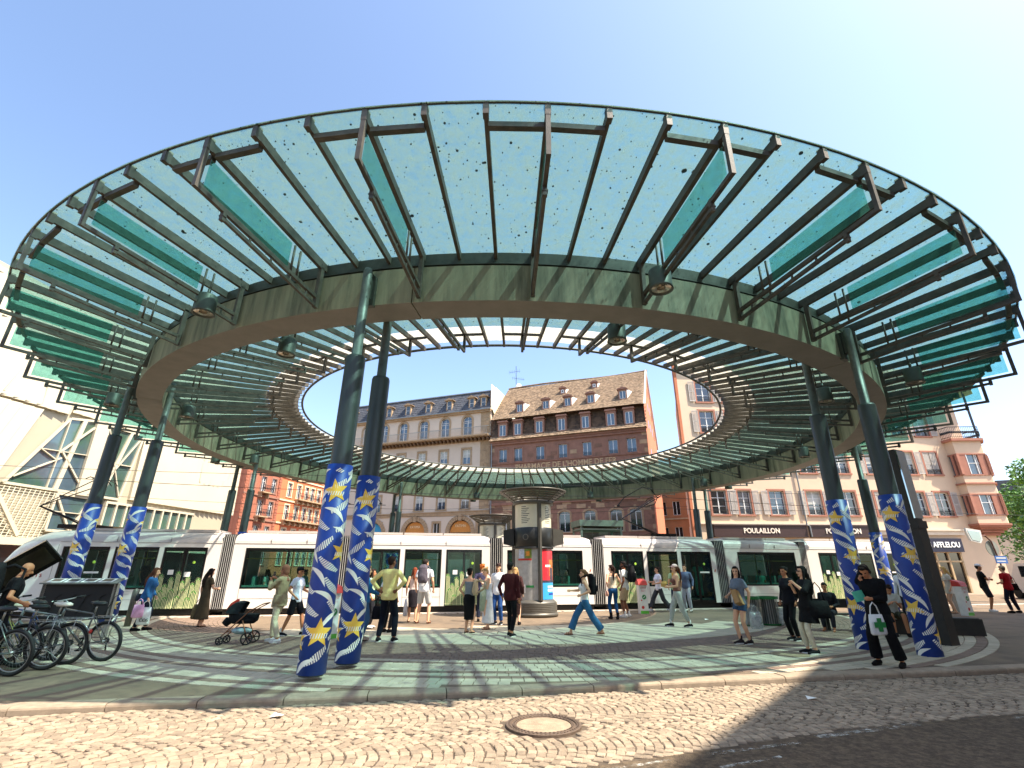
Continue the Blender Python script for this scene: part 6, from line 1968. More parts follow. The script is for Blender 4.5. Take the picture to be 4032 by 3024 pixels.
        mb.tube([b + wd * .01, b - wd * .012 + d * .02 + cur * .012, b - wd * .010 + d * .05 + cur * .03], [.012, .011, .008], 6)
    body = remesh(mb, .011 if fine else .016, [SKIN[skin], m_eye, m_lip], 'body', t)
    iv = HT.inverted()
    for p_ in body.data.polygons:
        c = iv @ p_.center
        if c.y > .045 and abs(c.x) < .06:
            if abs(abs(c.x) - .031) < .014 and abs(c.z - .012) < .0085: p_.material_index = 1
            elif abs(c.x) < .024 and abs(c.z + .062) < .008: p_.material_index = 2
    # ---- clothes
    def garment(build, color, name, vox=.014):
        g = MB(); build(g); return remesh(g, vox if fine else .02, [cloth(color)], name, t)
    tk = top[0]
    def torso(g, e, z0, flare=0.0, z1=1.485, straps=False):
        rr = []
        for (c, rx, ry), zz in zip(tor, (.83, .90, .98, 1.07, 1.16, 1.27, 1.37, 1.43, 1.47, 1.50)):
            if zz < z0 - .05 or zz > z1: continue
            k = flare * max(0, 1.2 - zz)
            rr.append((c, max(rx + e, .135 + e if zz < 1.2 else 0) + k, ry + e + k * .7))
        if z0 < .84: rr.insert(0, (Vector((0, 0, z0 - .925)), .165 + e + flare * (1.2 - z0), .112 + e + flare * .8 * (1.2 - z0)))
        g.loft(rr, 20, M=T)
        if female:
            for s in (-1, 1): g.ell((s * .07, .088, 1.27 - .925), (.064 + e, .058 + e * .6, .062 + e), M=T)
    def sleeves(g, f, r0=.060, r1=.053):
        for s in (-1, 1):
            sh, el, wr = AR[s]
            g.ell(sh, (r0 * .96, r0 * .96, r0 * .94)); g.tube([up(s * .06, -.01, 1.435), sh + Vector((0, 0, .004))], [.052, r0 * .88], 10)
            if f <= 1: e_ = sh.lerp(el, f); g.tube([sh, e_], [r0, r1 + .006], 12)
            else:
                w_ = el.lerp(wr, f - 1); g.tube([sh, el], [r0, r1], 12); g.ell(el, (r1,) * 3); g.tube([el, w_], [r1, r1 * .78], 12)
    hem = {'tee': .86, 'shirt': .84, 'jacket': .80, 'tank': .90, 'crop': 1.02, 'strapless': .98, 'polo': .86, 'long': .86, 'tunic': .60, 'coat': .72}.get(tk, .86)
    names = {'tee': 't_shirt', 'shirt': 'shirt', 'jacket': 'jacket', 'tank': 'tank_top', 'crop': 'cropped_top', 'strapless': 'strapless_top', 'polo': 'polo_shirt', 'long': 'long_sleeved_top', 'tunic': 'tunic', 'coat': 'coat', 'dress': 'dress', 'ldress': 'dress'}
    if tk == 'tee' or tk == 'polo': garment(lambda g: (torso(g, .022, hem, .03), sleeves(g, .62)), top[1], names[tk])
    elif tk in ('shirt', 'long'): garment(lambda g: (torso(g, .024, hem, .03), sleeves(g, 1.93, .059, .048)), top[1], names[tk])
    elif tk in ('jacket', 'coat'): garment(lambda g: (torso(g, .034, hem, .06), sleeves(g, 1.93, .072, .058)), top[1], names[tk])
    elif tk == 'tunic': garment(lambda g: (torso(g, .03, hem, .10), sleeves(g, 1.25, .07, .07)), top[1], names[tk])
    elif tk in ('tank', 'crop'): garment(lambda g: (torso(g, .014, hem, .02, 1.38), [g.tube([up(s * .075, .07, 1.36), up(s * .08, .0, 1.455), up(s * .07, -.08, 1.36)], .016, 6) for s in (-1, 1)]), top[1], names[tk])
    elif tk == 'strapless': garment(lambda g: torso(g, .014, hem, .02, 1.30), top[1], names[tk])
    elif tk in ('dress', 'ldress'):
        zh = top[2] if len(top) > 2 else .35; sl = top[3] if len(top) > 3 else .5
        def bd(g):
            torso(g, .018, .88, .02, 1.485 if sl else 1.34)
            mid = (LR[-1][2] + LR[1][2]) / 2; sp = (LR[-1][2] - LR[1][2]).length / 2
            top_ = up(0, 0, 1.02)
            rings = []
            for i in range(8):
                f = i / 7; z_ = zh + (1.02 - zh) * f; q = (z_ - .085) / (1.02 - .085)
                cx_, cy_ = mid.x * (1 - q) + top_.x * q, mid.y * (1 - q) + top_.y * q
                w_ = .15 + (.07 + sp * .55) * (1 - f); rings.append(((cx_, cy_, z_), w_, .112 + .07 * (1 - f)))
            rings[-2] = (rings[-2][0], .175, .13)
            g.loft(rings, 20)
            if sl: sleeves(g, sl, .066, .058)
            else: [g.tube([up(s * .07, .08, 1.32), up(s * .075, .0, 1.455), up(s * .07, -.08, 1.30)], .010, 6) for s in (-1, 1)]
        garment(bd, top[1], 'dress')
    bk = bottom[0]
    def legs(g, f, rs, waist=1.03):
        rr = [(c, rx + .014, ry + .014) for (c, rx, ry), zz in zip(tor, (.83, .90, .98, 1.07)) if zz <= waist]
        g.loft(rr, 20, M=T)
        for s in (-1, 1):
            hp, kn, an, ff = LR[s]; g.ell(hp, (rs[0],) * 3)
            if f <= 1: g.tube([hp, hp.lerp(kn, f)], [rs[0], rs[1]], 14)
            else:
                e_ = kn.lerp(an, f - 1); g.tube([hp, kn], [rs[0], rs[1]], 14); g.ell(kn, (rs[1],) * 3); g.tube([kn, kn.lerp(an, .35), e_], [rs[1], rs[2], rs[3]], 14)
    if bk == 'pants': garment(lambda g: legs(g, 1.94, (.096, .070, .070, .055)), bottom[1], 'trousers')
    elif bk == 'slim': garment(lambda g: legs(g, 1.9, (.092, .060, .062, .044)), bottom[1], 'trousers')
    elif bk == 'wide': garment(lambda g: legs(g, 1.90, (.104, .092, .094, .100)), bottom[1], 'trousers')
    elif bk == 'jog': garment(lambda g: legs(g, 1.84, (.102, .082, .078, .050)), bottom[1], 'joggers')
    elif bk == 'shorts': garment(lambda g: legs(g, .92, (.104, .094)), bottom[1], 'shorts')
    elif bk == 'mini': garment(lambda g: legs(g, .42, (.100, .092)), bottom[1], 'shorts')
    elif bk == 'skirt':
        zh = bottom[2] if len(bottom) > 2 else .4
        def sk_(g):
            mid = (LR[-1][2] + LR[1][2]) / 2; top_ = up(0, 0, 1.04); rings = []
            for i in range(7):
                f = i / 6; z_ = zh + (1.04 - zh) * f; q = (z_ - .085) / (1.04 - .085)
                w_ = [.15, .155, .17, .178, .185, .182, .148][i]; rings.append(((mid.x * (1 - q) + top_.x * q, mid.y * (1 - q) + top_.y * q, z_), w_, w_ * .74))
            g.loft(rings, 20)
        garment(sk_, bottom[1], 'skirt')
    # shoes
    if shoes:
        for s in (-1, 1):
            hp, kn, an, f = LR[s]; fy = Vector((s * .12, 1, 0)).normalized()
            g = MB()
            if sandals:
                M_ = Matrix.Translation(f) @ Matrix.Rotation(math.atan2(-fy.x, fy.y), 4, 'Z')
                g.loft([((0, .055, .0), .042, .125), ((0, .055, .018), .040, .12)], 16, M=M_)
                for yy in (.11, .06, -.01): g.tube([M_ @ Vector((-.042, yy, .015)), M_ @ Vector((-.02, yy, .066)), M_ @ Vector((.02, yy, .066)), M_ @ Vector((.042, yy, .015))], .007, 5)
                g.build('sandal', cloth(shoes), t)
            else:
                pts = [f - fy * .065 + Vector((0, 0, .05)), f - fy * .02 + Vector((0, 0, .052)), f + fy * .08 + Vector((0, 0, .042)), f + fy * .175 + Vector((0, 0, .030))]
                g.tube(pts, [(.048, .038), (.050, .042), (.042, .045), (.026, .034)], 12); g.ell(f - fy * .05 + Vector((0, 0, .045)), (.040, .040, .042)); g.ell(f + fy * .16 + Vector((0, 0, .028)), (.038, .040, .026))
                g.tube([an + Vector((0, 0, .0)), f + Vector((0, 0, .06))], .044, 10)
                if bk == 'boots' or shoes.startswith('b:'): g.tube([an + Vector((0, 0, .13)), an], [.058, .05], 12)
                o = remesh(g, .012, [cloth(shoes.replace('b:', ''))], 'shoe', t)
                mb2 = MB(); M_ = Matrix.Translation(f + fy * .055) @ Matrix.Rotation(math.atan2(-fy.x, fy.y), 4, 'Z')
                mb2.loft([((0, 0, .0), .043, .130), ((0, 0, .018), .045, .133), ((0, 0, .024), .043, .131)], 18, M=M_)
                mb2.build('sole', cloth('e4e2dc' if shoes in ('e6e4e0', '17181c', '2e2424', '15161c') else '1a1716'), o)
            if socks:
                g = MB(); g.tube([an + Vector((0, 0, .10)), an], .041, 10); g.build('sock', cloth(socks), t)
    # hair and headwear
    hk, hcx = hair; hm_ = hairm(hcx)
    def hb(g):
        if hk in ('short', 'long', 'bun', 'pony', 'curly', 'halflong'):
            g.ell((0, -.030, .044), (.083, .090, .090), M=HT, n=16)
            if hk != 'short': g.ell((0, -.048, -.01), (.080, .068, .085), M=HT, n=14)
            else: g.ell((0, -.055, .0), (.072, .055, .075), M=HT, n=14)
            g.ell((0, .045, .095), (.055, .045, .028), M=HT)
        if hk in ('long', 'halflong'):
            zl = -.36 if hk == 'long' else -.2
            back = [HT @ Vector((0, -.06, 0)), HT @ Vector((0, -.095, -.12)), Vector(up(0, -.135, 1.36)), Vector(up(0, -.13, 1.62 + zl - .1))]
            g.tube(back, [(.07, .075), (.08, .05), (.085, .04), (.05, .025)], 12)
            for s in (-1, 1): g.tube([HT @ Vector((s * .068, -.01, .03)), HT @ Vector((s * .082, .0, -.08)), Vector(up(s * .10, .03, 1.40)), Vector(up(s * .10, .06, 1.62 + zl - .02))], [.03, .03, .03, .015], 8)
        if hk == 'bun': g.ell((0, -.115, .075), (.045, .042, .042), M=HT)
        if hk == 'pony': g.tube([HT @ Vector((0, -.11, .05)), HT @ Vector((0, -.15, -.02)), Vector(up(0, -.16, 1.38)), Vector(up(0, -.13, 1.22))], [.03, .036, .034, .012], 10)
        if hk == 'curly':
            rn = random.Random(4)
            for _ in range(26): g.ell((rn.uniform(-.07, .07), rn.uniform(-.1, .03), rn.uniform(-.02, .12)), (.028,) * 3, M=HT, n=8)
    if hk not in ('bald', 'hijab'):
        g = MB(); hb(g); remesh(g, .011, [hm_], 'hair', t)
    elif hk == 'hijab':
        g = MB(); g.ell((0, -.028, .036), (.094, .102, .105), M=HT, n=16); g.ell((0, -.05, -.04), (.085, .08, .09), M=HT, n=14); g.ell((0, .02, -.10), (.062, .062, .040), M=HT, n=12)
        g.tube([HT @ Vector((0, -.02, -.10)), up(0, .0, 1.46), up(0, .0, 1.38)], [.075, (.11, .10), (.16, .115)], 16); remesh(g, .012, [cloth(hcx)], 'head_scarf', t)
    if hat:
        kind, hc2 = hat; g = MB()
        g.ell((0, -.015, .070), (.090, .103, .068), M=HT, n=18)
        if kind == 'cap': g.loft([((0, .115, .052), .068, .075), ((0, .115, .062), .062, .068)], 16, M=HT)
        else: g.loft([((0, -.01, .058), .135, .15), ((0, -.01, .068), .13, .145)], 20, M=HT)
        g.build('cap' if kind == 'cap' else 'hat', cloth(hc2), t, True)
    if glasses:
        g = MB()
        for s in (-1, 1): g.ell((s * .032, .088, .012), (.024, .008, .018), M=HT); g.tube([HT @ Vector((s * .055, .085, .014)), HT @ Vector((s * .078, -.0, .014))], .004, 4)
        g.tube([HT @ Vector((-.03, .092, .014)), HT @ Vector((.03, .092, .014))], .004, 4); g.build('sunglasses', m_eye, t, True)
    t['_u'] = u
    info = dict(T=T, up=up, HT=HT, AR=AR, LR=LR, t=t, u=u, face=face, x=x, y=y, z=z)
    del t['_u']
    return info

def wpt(i, v):
    """a point of the person's own frame in the world"""
    v = Vector(v) * i['u']; a = R(i['face']) - PI / 2
    return Vector((i['x'] + v.x * math.cos(a) - v.y * math.sin(a), i['y'] + v.x * math.sin(a) + v.y * math.cos(a), i['z'] + v.z))

def backpack(i, color, label, h=.46, w=.30, d=.17):
    b = thing('backpack', label, 'backpack', wpt(i, i['up'](0, -.13 - d / 2, 1.08)), R(i['face']) - PI / 2, 'backpacks and bags carried by people')
    b.scale = (i['u'],) * 3
    g = MB(); g.loft([((0, 0, 0), w * .40, d * .42), ((0, 0, .04), w * .5, d * .5), ((0, -.01, h * .5), w * .5, d * .52), ((0, 0, h * .85), w * .44, d * .42), ((0, .02, h), w * .25, d * .25)], 16)
    g.ell((0, -d * .5, h * .3), (w * .36, d * .22, h * .24)); remesh(g, .015, [cloth(color)], 'pack', b)
    g = MB()
    for s in (-1, 1): g.tube([(s * .09, d * .35, h * .85), (s * .10, d * .5 + .06, h * .93), (s * .115, d * .5 + .22, h * .80), (s * .13, d * .5 + .20, h * .45), (s * .13, d * .4, h * .15)], [(.022, .008)] * 5, 6)
    g.build('strap', cloth(color), b, True)
    return b

def bag(i, k, color, label, size=(.34, .12, .30), strap=.28, name='shoulder_bag', at=None, m=None, cat='bag', gap=.0):
    """bag hanging below a hand or at a point of the body frame"""
    w, d, h = size
    p_ = at if at is not None else Vector(i['AR'][1 if k == 'R' else -1][2]) + Vector((0, 0, -.06))
    o = wpt(i, p_); 
    b = thing(name, label, cat, (o.x, o.y, o.z - (h + strap) * 1.0), R(i['face']), 'backpacks and bags carried by people')
    mm = m or cloth(color)
    g = MB(); g.loft([((0, 0, 0), w * .42, d * .4), ((0, 0, h * .08), w * .5, d * .5), ((0, 0, h * .6), w * .48, d * .42), ((0, 0, h), w * .42, d * .22)], 16); g.build('bag_body', mm, b, True)
    g = MB(); g.tube([(-w * .3, 0, h * .97), (-w * .18, 0, h + strap * .7), (0, 0, h + strap), (w * .18, 0, h + strap * .7), (w * .3, 0, h * .97)], .011, 6); g.build('strap', mm, b, True)
    return b

W = {}
# 1 left: woman in denim jacket with shopping bags
i = person('woman in a blue denim jacket and dark jeans carrying white and pink shopping bags', -10.83, 15.83, 1.72, 15, 'light', ('long', '5a3322'), ('jacket', '2f5f8f'), ('pants', '171b2c'), '16161a', female=True, lean=(8, 0), hands={'R': (.20, .12, .88), 'L': (-.20, .16, .92)}, feet={'L': (-.1, .10), 'R': (.1, -.12)})
bag(i, 'R', 'eceae4', 'white paper carrier bag held low by the woman in the denim jacket', (.36, .14, .46), .18, 'paper_bag'); text('COS', .12, m_print, None, (0, 0, 0)).hide_render = False
o_ = [o for o in col.objects if o.name.startswith('lettering')][-1]
cb = [o for o in col.objects if o.name.startswith('paper_bag')][-1]; o_.parent = cb; o_.location = (.05, -.075, .12); o_.rotation_euler = (PI / 2, 0, 0)
cb.rotation_euler = (0, 0, R(8))
bag(i, 'R', 'e9a9c8', 'pink plastic carrier bag held with the white one by the woman in denim', (.30, .16, .34), .16, 'plastic_bag', at=i['AR'][1][2] + Vector((.12, -.14, .0)))
bag(i, 'L', '2d3038', 'dark handbag slung behind the woman in the denim jacket', (.28, .12, .20), .42, 'shoulder_bag', at=i['up'](-.05, -.24, 1.40))
# 2 brown dress
i = person('woman with long dark hair in a long olive brown dress standing before the tram', -9.69, 16.85, 1.70, 62, 'light', ('long', '1b1310'), ('dress', '4a4030', .22, .6), (None,), '191513', female=True, sandals=True, hands={'R': (.14, .30, 1.12), 'L': (-.24, .02, .88)}, head=(-8, 12))
bag(i, 'L', '6f6248', 'large khaki tote hanging from the hand of the woman in the olive dress', (.44, .18, .42), .16, 'tote_bag')
# 3 woman with head scarf
i = person('woman in brown head scarf and beige blazer photographing with her phone, white sneakers', -5.76, 13.26, 1.76, 172, 'tan', ('hijab', '8a5b48'), ('jacket', '9a8a6c'), ('pants', 'd6c8a8'), 'e6e4e0', female=True, hands={'R': (.10, .26, 1.42), 'L': (-.06, .30, 1.38)}, feet={'L': (-.10, -.16), 'R': (.10, .12)})
ph = thing('phone', 'mobile phone held up by the woman in the head scarf', 'phone', wpt(i, Vector(i['AR'][1][2]) + Vector((-.02, .06, .09))), R(172))
g = MB(); g.b2(-.008, .008, -.04, .04, -.075, .075); g.build('case', m_kdk, ph)
bag(i, 'L', 'c9b596', 'beige leather handbag on the arm of the woman in the head scarf', (.36, .16, .30), .30, 'handbag', at=i['up'](.20, .17, 1.34))
# pram
def pram(x, y, ang):
    t = thing('pram', 'black pram with copper frame, six spoke wheels and a small plush toy hanging from it', 'pram', (x, y, .012), R(ang)); t.scale = (.84, .84, .84)
    cop = mat('copper frame', '8a5a42', .35, .7, .1); blk = cloth('15171a')
    for wx, wy, r_ in ((-.10, -.28, .16), (-.10, .28, .16), (.62, -.24, .105), (.62, .24, .105)):
        g = MB(); g.lathe([(r_ - .03, -.018), (r_, -.018), (r_, .018), (r_ - .03, .018), (r_ - .03, -.018)], 28, M=Matrix.Translation((wx, wy, r_)) @ Matrix.Rotation(PI / 2, 4, 'X'))
        for q in range(6):
            a = PI * q / 3; g.bar((wx, wy, r_), (wx + math.cos(a) * (r_ - .025), wy, r_ + math.sin(a) * (r_ - .025)), .022, .022, up=(0, 1, 0))
        g.ell((wx, wy, r_), (.03, .03, .03)); g.build('wheel', m_tyre, t)
    g = MB()
    for s in (-1, 1):
        g.tube([(-.10, .25 * s, .16), (.10, .24 * s, .62)], .018, 8); g.tube([(.62, .22 * s, .20), (.50, .22 * s, .32), (-.05, .24 * s, .86), (-.35, .24 * s, 1.02)], .016, 8)
    g.tube([(-.35, -.24, 1.02), (-.42, -.2, 1.05), (-.42, .2, 1.05), (-.35, .24, 1.02)], .017, 8); g.tube([(-.10, -.25, .16), (-.10, .25, .16)], .014, 6); g.tube([(.5, -.22, .32), (.5, .22, .32)], .014, 6)
    g.build('frame', cop, t, True)
    g = MB(); g.loft([((.16, 0, .52), .30, .15), ((.16, 0, .60), .40, .19), ((.16, 0, .78), .43, .21)], 20); g.tube([(.55, 0, .62), (.66, 0, .50)], [.12, .10], 10); remesh(g, .02, [blk], 'carrycot', t)
    g = MB(); M_ = Matrix.Translation((.26, 0, .78))
    n = 10
    for a_ in range(n):
        t0, t1 = PI * (.02 + .60 * a_ / n), PI * (.02 + .60 * (a_ + 1) / n)
        q0 = [(.34 * math.cos(t0), y_ * .21, .34 * math.sin(t0) * (1 - .12 * y_ * y_)) for y_ in (-1, -.9, -.5, 0, .5, .9, 1)]
        q1 = [(.34 * math.cos(t1), y_ * .21, .34 * math.sin(t1) * (1 - .12 * y_ * y_)) for y_ in (-1, -.9, -.5, 0, .5, .9, 1)]
        g.add(q0 + q1, [(k, k + 1, k + 8, k + 7) for k in range(6)], 0, M_)
        for s in (-1, 1): g.add([(0, .21 * s, 0), q0[0 if s < 0 else 6], q1[0 if s < 0 else 6]], [(0, 1, 2)], 0, M_)
    g.build('hood', cloth('20282a'), t)
    g = MB(); g.ell((.16, 0, .34), (.28, .17, .10)); g.build('basket', mat('basket print', '8fa3a8', .7, 0, .5, 8), t, True)
    g = MB(); g.tube([(.58, 0, .86), (.50, 0, 1.02), (.40, .0, 1.14)], [(.09, .17), (.08, .17), (.03, .1)], 10); g.build('sunshade', cloth('9c2f26'), t, True)
    g = MB(); g.ell((.34, -.30, .62), (.045, .04, .06)); g.ell((.34, -.30, .70), (.04, .038, .04)); g.ell((.31, -.30, .74), (.012,) * 3); g.ell((.37, -.30, .74), (.012,) * 3)
    for a_, b_ in ((.06, -.03), (-.06, -.03), (.04, -.09), (-.04, -.09)): g.tube([(.34, -.3, .62), (.34 + a_, -.30, .62 + b_)], [.018, .014], 6)
    pl = g.build('plush_toy', mat('plush beige', 'b09a86', .95, 0, .1, 20), t, True)
pram(-6.30, 13.0, 186)
# 4 boy with cap
person('young man in white t-shirt, black shorts and black cap walking behind the woman with phone', -5.90, 14.6, 1.72, -8, 'tan', ('short', '18120f'), ('tee', 'd6dcea'), ('shorts', '15161c'), '15161c', hat=('cap', '17181c'), feet={'L': (-.1, .26), 'R': (.1, -.24)}, hands={'L': (-.26, .24, 1.06), 'R': (.26, .10, .98)}, socks='dcdcd8')
# 5 woman by the pole
i = person('woman with long blonde hair in blue denim shirt and jeans beside the front left columns', -3.75, 13.6, 1.74, 25, 'light', ('long', 'a3774a'), ('shirt', '2a6a9e'), ('pants', '3f6184'), 'a08a78', female=True, hands={'R': (.14, .34, 1.06), 'L': (-.06, .32, 1.06)})
bag(i, 'R', '14131a', 'black handbag hanging in front of the woman in the denim shirt', (.32, .14, .30), .22, 'handbag', at=i['AR'][1][2] + Vector((-.05, .02, -.06)))
person('person in pale green top partly hidden behind the woman in the denim shirt', -4.35, 16.4, 1.68, 10, 'tan', ('halflong', '2a1c16'), ('tee', 'b9d8b4'), ('pants', '1b1c22'), 'cfc8be', female=True, fine=False)
person('person in white t-shirt and black trousers behind the man in the yellow shirt', -3.55, 15.4, 1.66, 70, 'tan', ('short', '17110e'), ('tee', 'e4e4e6'), ('pants', '17181c'), '1a1a1a', fine=False)
# 8 man in yellow shirt
person('man in pale yellow shirt with hands on hips seen from behind, dark trousers', -3.08, 13.34, 1.97, 82, 'brown', ('short', '2a1a14'), ('shirt', 'efd88c'), ('pants', '10131f'), '17181c', hands={'L': (-.20, -.09, 1.04), 'R': (.20, -.09, 1.04)}, elbow={'L': (-1, -.35, -.1), 'R': (1, -.35, -.1)}, feet={'L': (-.17, .0), 'R': (.17, .03)}, head=(-28, 0), grip=.7)
# 9 man with backpack, 10 companion
i = person('man in white t-shirt and light grey shorts with a grey backpack facing the tram', -2.98, 18.02, 2.0, 80, 'light', ('short', '2c2420'), ('tee', 'e6e6ea'), ('shorts', 'b9bab8'), '5a3a2c', sandals=True, feet={'L': (-.17, 0), 'R': (.17, .0)}, head=(-24, 0))
backpack(i, '5d5660', 'dark grey backpack on the man in light grey shorts', .52, .31, .14)
i = person('woman with auburn hair and a patterned shopping bag left of the man with grey backpack', -3.42, 18.5, 1.74, 100, 'light', ('halflong', '7a3a22'), ('tank', 'd9c4bc'), ('skirt', '2a262c', .45), '5a3a2c', female=True, sandals=True)
bag(i, 'L', 'b9bcc4', 'grey white patterned shopping bag held by the auburn haired woman', (.36, .16, .52), .14, 'shopping_bag')
# 11.. group at centre left
i = person('person with ginger hair and dark violet top behind the woman with the beige backpack', -1.05, 18.6, 1.86, 85, 'fair', ('curly', 'b5622a'), ('tee', '4a4660'), ('pants', '23283a'), '1a1a1a', fine=False)
i = person('woman in grey racerback top and black midi skirt with a beige backpack on one side', -1.22, 15.26, 1.70, 62, 'light', ('bun', '17110f'), ('crop', '7d8286'), ('skirt', '0f0f12', .34), '17181c', female=True, sandals=True, hands={'R': (.10, .30, 1.16), 'L': (-.22, .06, .98)})
b_ = backpack(i, 'b7a283', 'beige canvas backpack hanging from the shoulder of the woman in the black skirt', .44, .28, .15); b_.location = wpt(i, (.25, -.06, 1.0)); b_.rotation_euler.z += R(-70)
i = person('blonde woman in long white strap dress looking down with hands at her mouth', -.72, 16.2, 1.74, 195, 'fair', ('bun', 'a8875c'), ('dress', 'dfe0e4', .17, 0), (None,), '8a5a44', female=True, sandals=True, hands={'R': (.06, .22, 1.34), 'L': (-.04, .22, 1.30)}, head=(0, 25), lean=(4, 0))
bag(i, 'R', 'a7b39c', 'sage green cloth draped over the arm of the woman in the white dress', (.22, .10, .66), .05, 'draped_cloth', at=i['up'](-.10, .16, 1.22), cat='cloth')
person('man in white shirt and dark cap behind the blonde woman in the white dress', -.45, 17.6, 1.86, 250, 'light', ('short', '2a2220'), ('shirt', 'e6e6ea'), ('pants', '24477e'), '17181c', hat=('cap', '3b2a26'), fine=False)
person('person with long wavy blonde hair in dark maroon coat beside the kiosk', .12, 17.6, 1.74, 80, 'fair', ('long', 'b08a5c'), ('coat', '3f2423'), ('skirt', '2b1a1a', .3), '1a1414', female=True, fine=False)
# 15 man in burgundy
person('young man with black hair in burgundy shirt and black jeans left of the kiosk', -.04, 14.43, 1.84, 62, 'tan', ('short', '0f0d0d'), ('shirt', '45191c'), ('slim', '101014'), '17181c', feet={'L': (-.09, .10), 'R': (.08, -.10)}, hands={'R': (.24, .04, .86), 'L': (-.25, .0, .92)}, head=(-10, 0))
# 17 walker
i = person('woman in white tank top and wide blue jeans striding left with a black backpack', 1.98, 14.73, 1.72, 180, 'light', ('pony', '6b4a34'), ('tank', 'e2e2e2'), ('wide', '35668f'), '7a4e36', female=True, sandals=True, feet={'L': (-.07, -.46, .03), 'R': (.07, .40)}, hands={'R': (.20, .36, 1.12), 'L': (-.24, .12, 1.02)}, hip=(0, -.02, .86))
backpack(i, '121216', 'black backpack worn by the woman in wide blue jeans', .56, .32, .20)
# 18, 19 couple
i = person('woman with dark ponytail in backless cream top, blue skinny jeans and black boots', 3.71, 19.55, 1.84, 100, 'light', ('pony', '2a1812'), ('crop', 'd8c8b0'), ('slim', '1f4f7f'), 'b:141316', female=True, hands={'L': (-.16, .06, 1.06), 'R': (.22, .10, 1.0)}, head=(40, 0))
bag(i, 'L', 'd9a58e', 'small pink handbag at the hip of the woman in skinny jeans', (.26, .10, .18), .30, 'handbag', at=i['up'](-.24, -.04, 1.18))
i = person('man in white t-shirt and beige shorts with black backpack beside the collection box', 4.33, 20.31, 1.98, 150, 'brown', ('short', '120e0c'), ('tee', 'e4e2dc'), ('shorts', 'bfa684'), 'e6e4e0', socks='e4e2dc', head=(14, 0))
backpack(i, '131418', 'bulky black backpack worn by the man in beige shorts', .58, .34, .24)
# 20-23
person('woman in white t-shirt and dark grey wide trousers walking left along the tram', 6.45, 23.4, 1.86, 188, 'light', ('bun', '241814'), ('tee', 'dfe0ec'), ('wide', '3f4044'), 'e6e4e0', female=True, feet={'L': (-.08, -.40, .02), 'R': (.08, .36)}, hands={'R': (.16, .30, 1.10), 'L': (-.16, .22, 1.04)})
i = person('woman with curly brown hair, green top and yellow backpack facing the tram', 7.05, 22.9, 1.84, 85, 'light', ('curly', '4a2f22'), ('tee', 'a9c79a'), ('slim', '1f2f4c'), 'e6e4e0', female=True)
backpack(i, 'c9952e', 'mustard yellow backpack on the woman with curly brown hair', .42, .28, .14)
person('man with short brown hair in blue grey clothes beyond the woman in the pink cap', 7.6, 23.1, 1.90, 230, 'light', ('short', '3a2a22'), ('shirt', '66708c'), ('pants', 'b9bcc4'), 'cfc8be', fine=False)
i = person('woman in pink cap, brown strapless top and pale grey joggers holding a paper bag', 5.22, 16.85, 1.82, 176, 'light', ('pony', '5a3222'), ('strapless', '7a5248'), ('jog', 'a8aaa6'), '17181c', female=True, hat=('cap', 'e0b9b2'), hands={'R': (.12, .28, 1.12), 'L': (-.10, .26, 1.10)}, feet={'L': (-.10, -.26), 'R': (.10, .24)}, socks='dcdcd8')
bg_ = thing('snack_bag', 'brown paper snack bag held by the woman in the pink cap', 'bag', wpt(i, (.02, .38, 1.10)), R(176)); g = MB(); g.loft([((0, 0, 0), .07, .05), ((-.03, 0, .10), .10, .06), ((-.05, 0, .17), .06, .03)], 12); g.build('paper', mat('kraft paper', 'b9904e', .8, 0, .2, 12, .3), bg_)
# 24 girl
i = person('girl with long black hair in grey blue blouse and denim shorts looking at the viewer', 5.46, 12.94, 1.72, 196, 'light', ('long', '15100f'), ('tee', '6c7684'), ('mini', '34506e'), '2e2424', female=True, feet={'L': (-.06, -.14), 'R': (.07, .02)}, hands={'R': (.24, .14, 1.06), 'L': (-.18, -.10, .90)}, head=(44, 0), socks='2a2424')
g = thing('cardboard_box', 'small brown cardboard carton under the arm of the girl in denim shorts', 'box', wpt(i, (-.20, .12, .92)), R(225)); q = MB(); q.box((0, 0, .12), (.30, .12, .30)); q.prism([(-.15, .27), (.15, .27), (.10, .34), (-.2, .33)], -.06, -.055); q.build('carton', mat('cardboard', 'a98254', .85, 0, .12, 5, .2), g); g.rotation_euler = (R(18), R(-14), R(225))
bag(i, 'L', 'dddddd', 'clear plastic bag with bottles trailing from the hand of the girl in shorts', (.34, .2, .36), .14, 'plastic_bag', m=m_plas, at=Vector(i['AR'][-1][2]) + Vector((-.05, -.10, -.04)))
# 25 woman in black
i = person('woman in black tunic and cream trousers with sunglasses, fists raised to her chest', 6.35, 11.49, 1.72, 180, 'light', ('long', '15100f'), ('tunic', '0e0e10'), ('slim', 'd0c6ac'), '17181c', female=True, glasses=True, hands={'R': (.06, .22, 1.32), 'L': (-.10, .24, 1.38)}, grip=1.0, feet={'L': (-.09, .08), 'R': (.09, .14)}, hip=(0, .04, .92), lean=(-3, 0))
bag(i, 'L', '0f1012', 'large black shoulder bag behind the woman in the black tunic', (.46, .2, .34), .36, 'shoulder_bag', at=i['up'](-.18, -.14, 1.42))
person('person in dark clothes with black hair bun behind the woman in the black tunic', 7.05, 13.6, 1.72, 200, 'tan', ('bun', '15100f'), ('long', '15161c'), ('pants', '111214'), '17181c', female=True, fine=False)
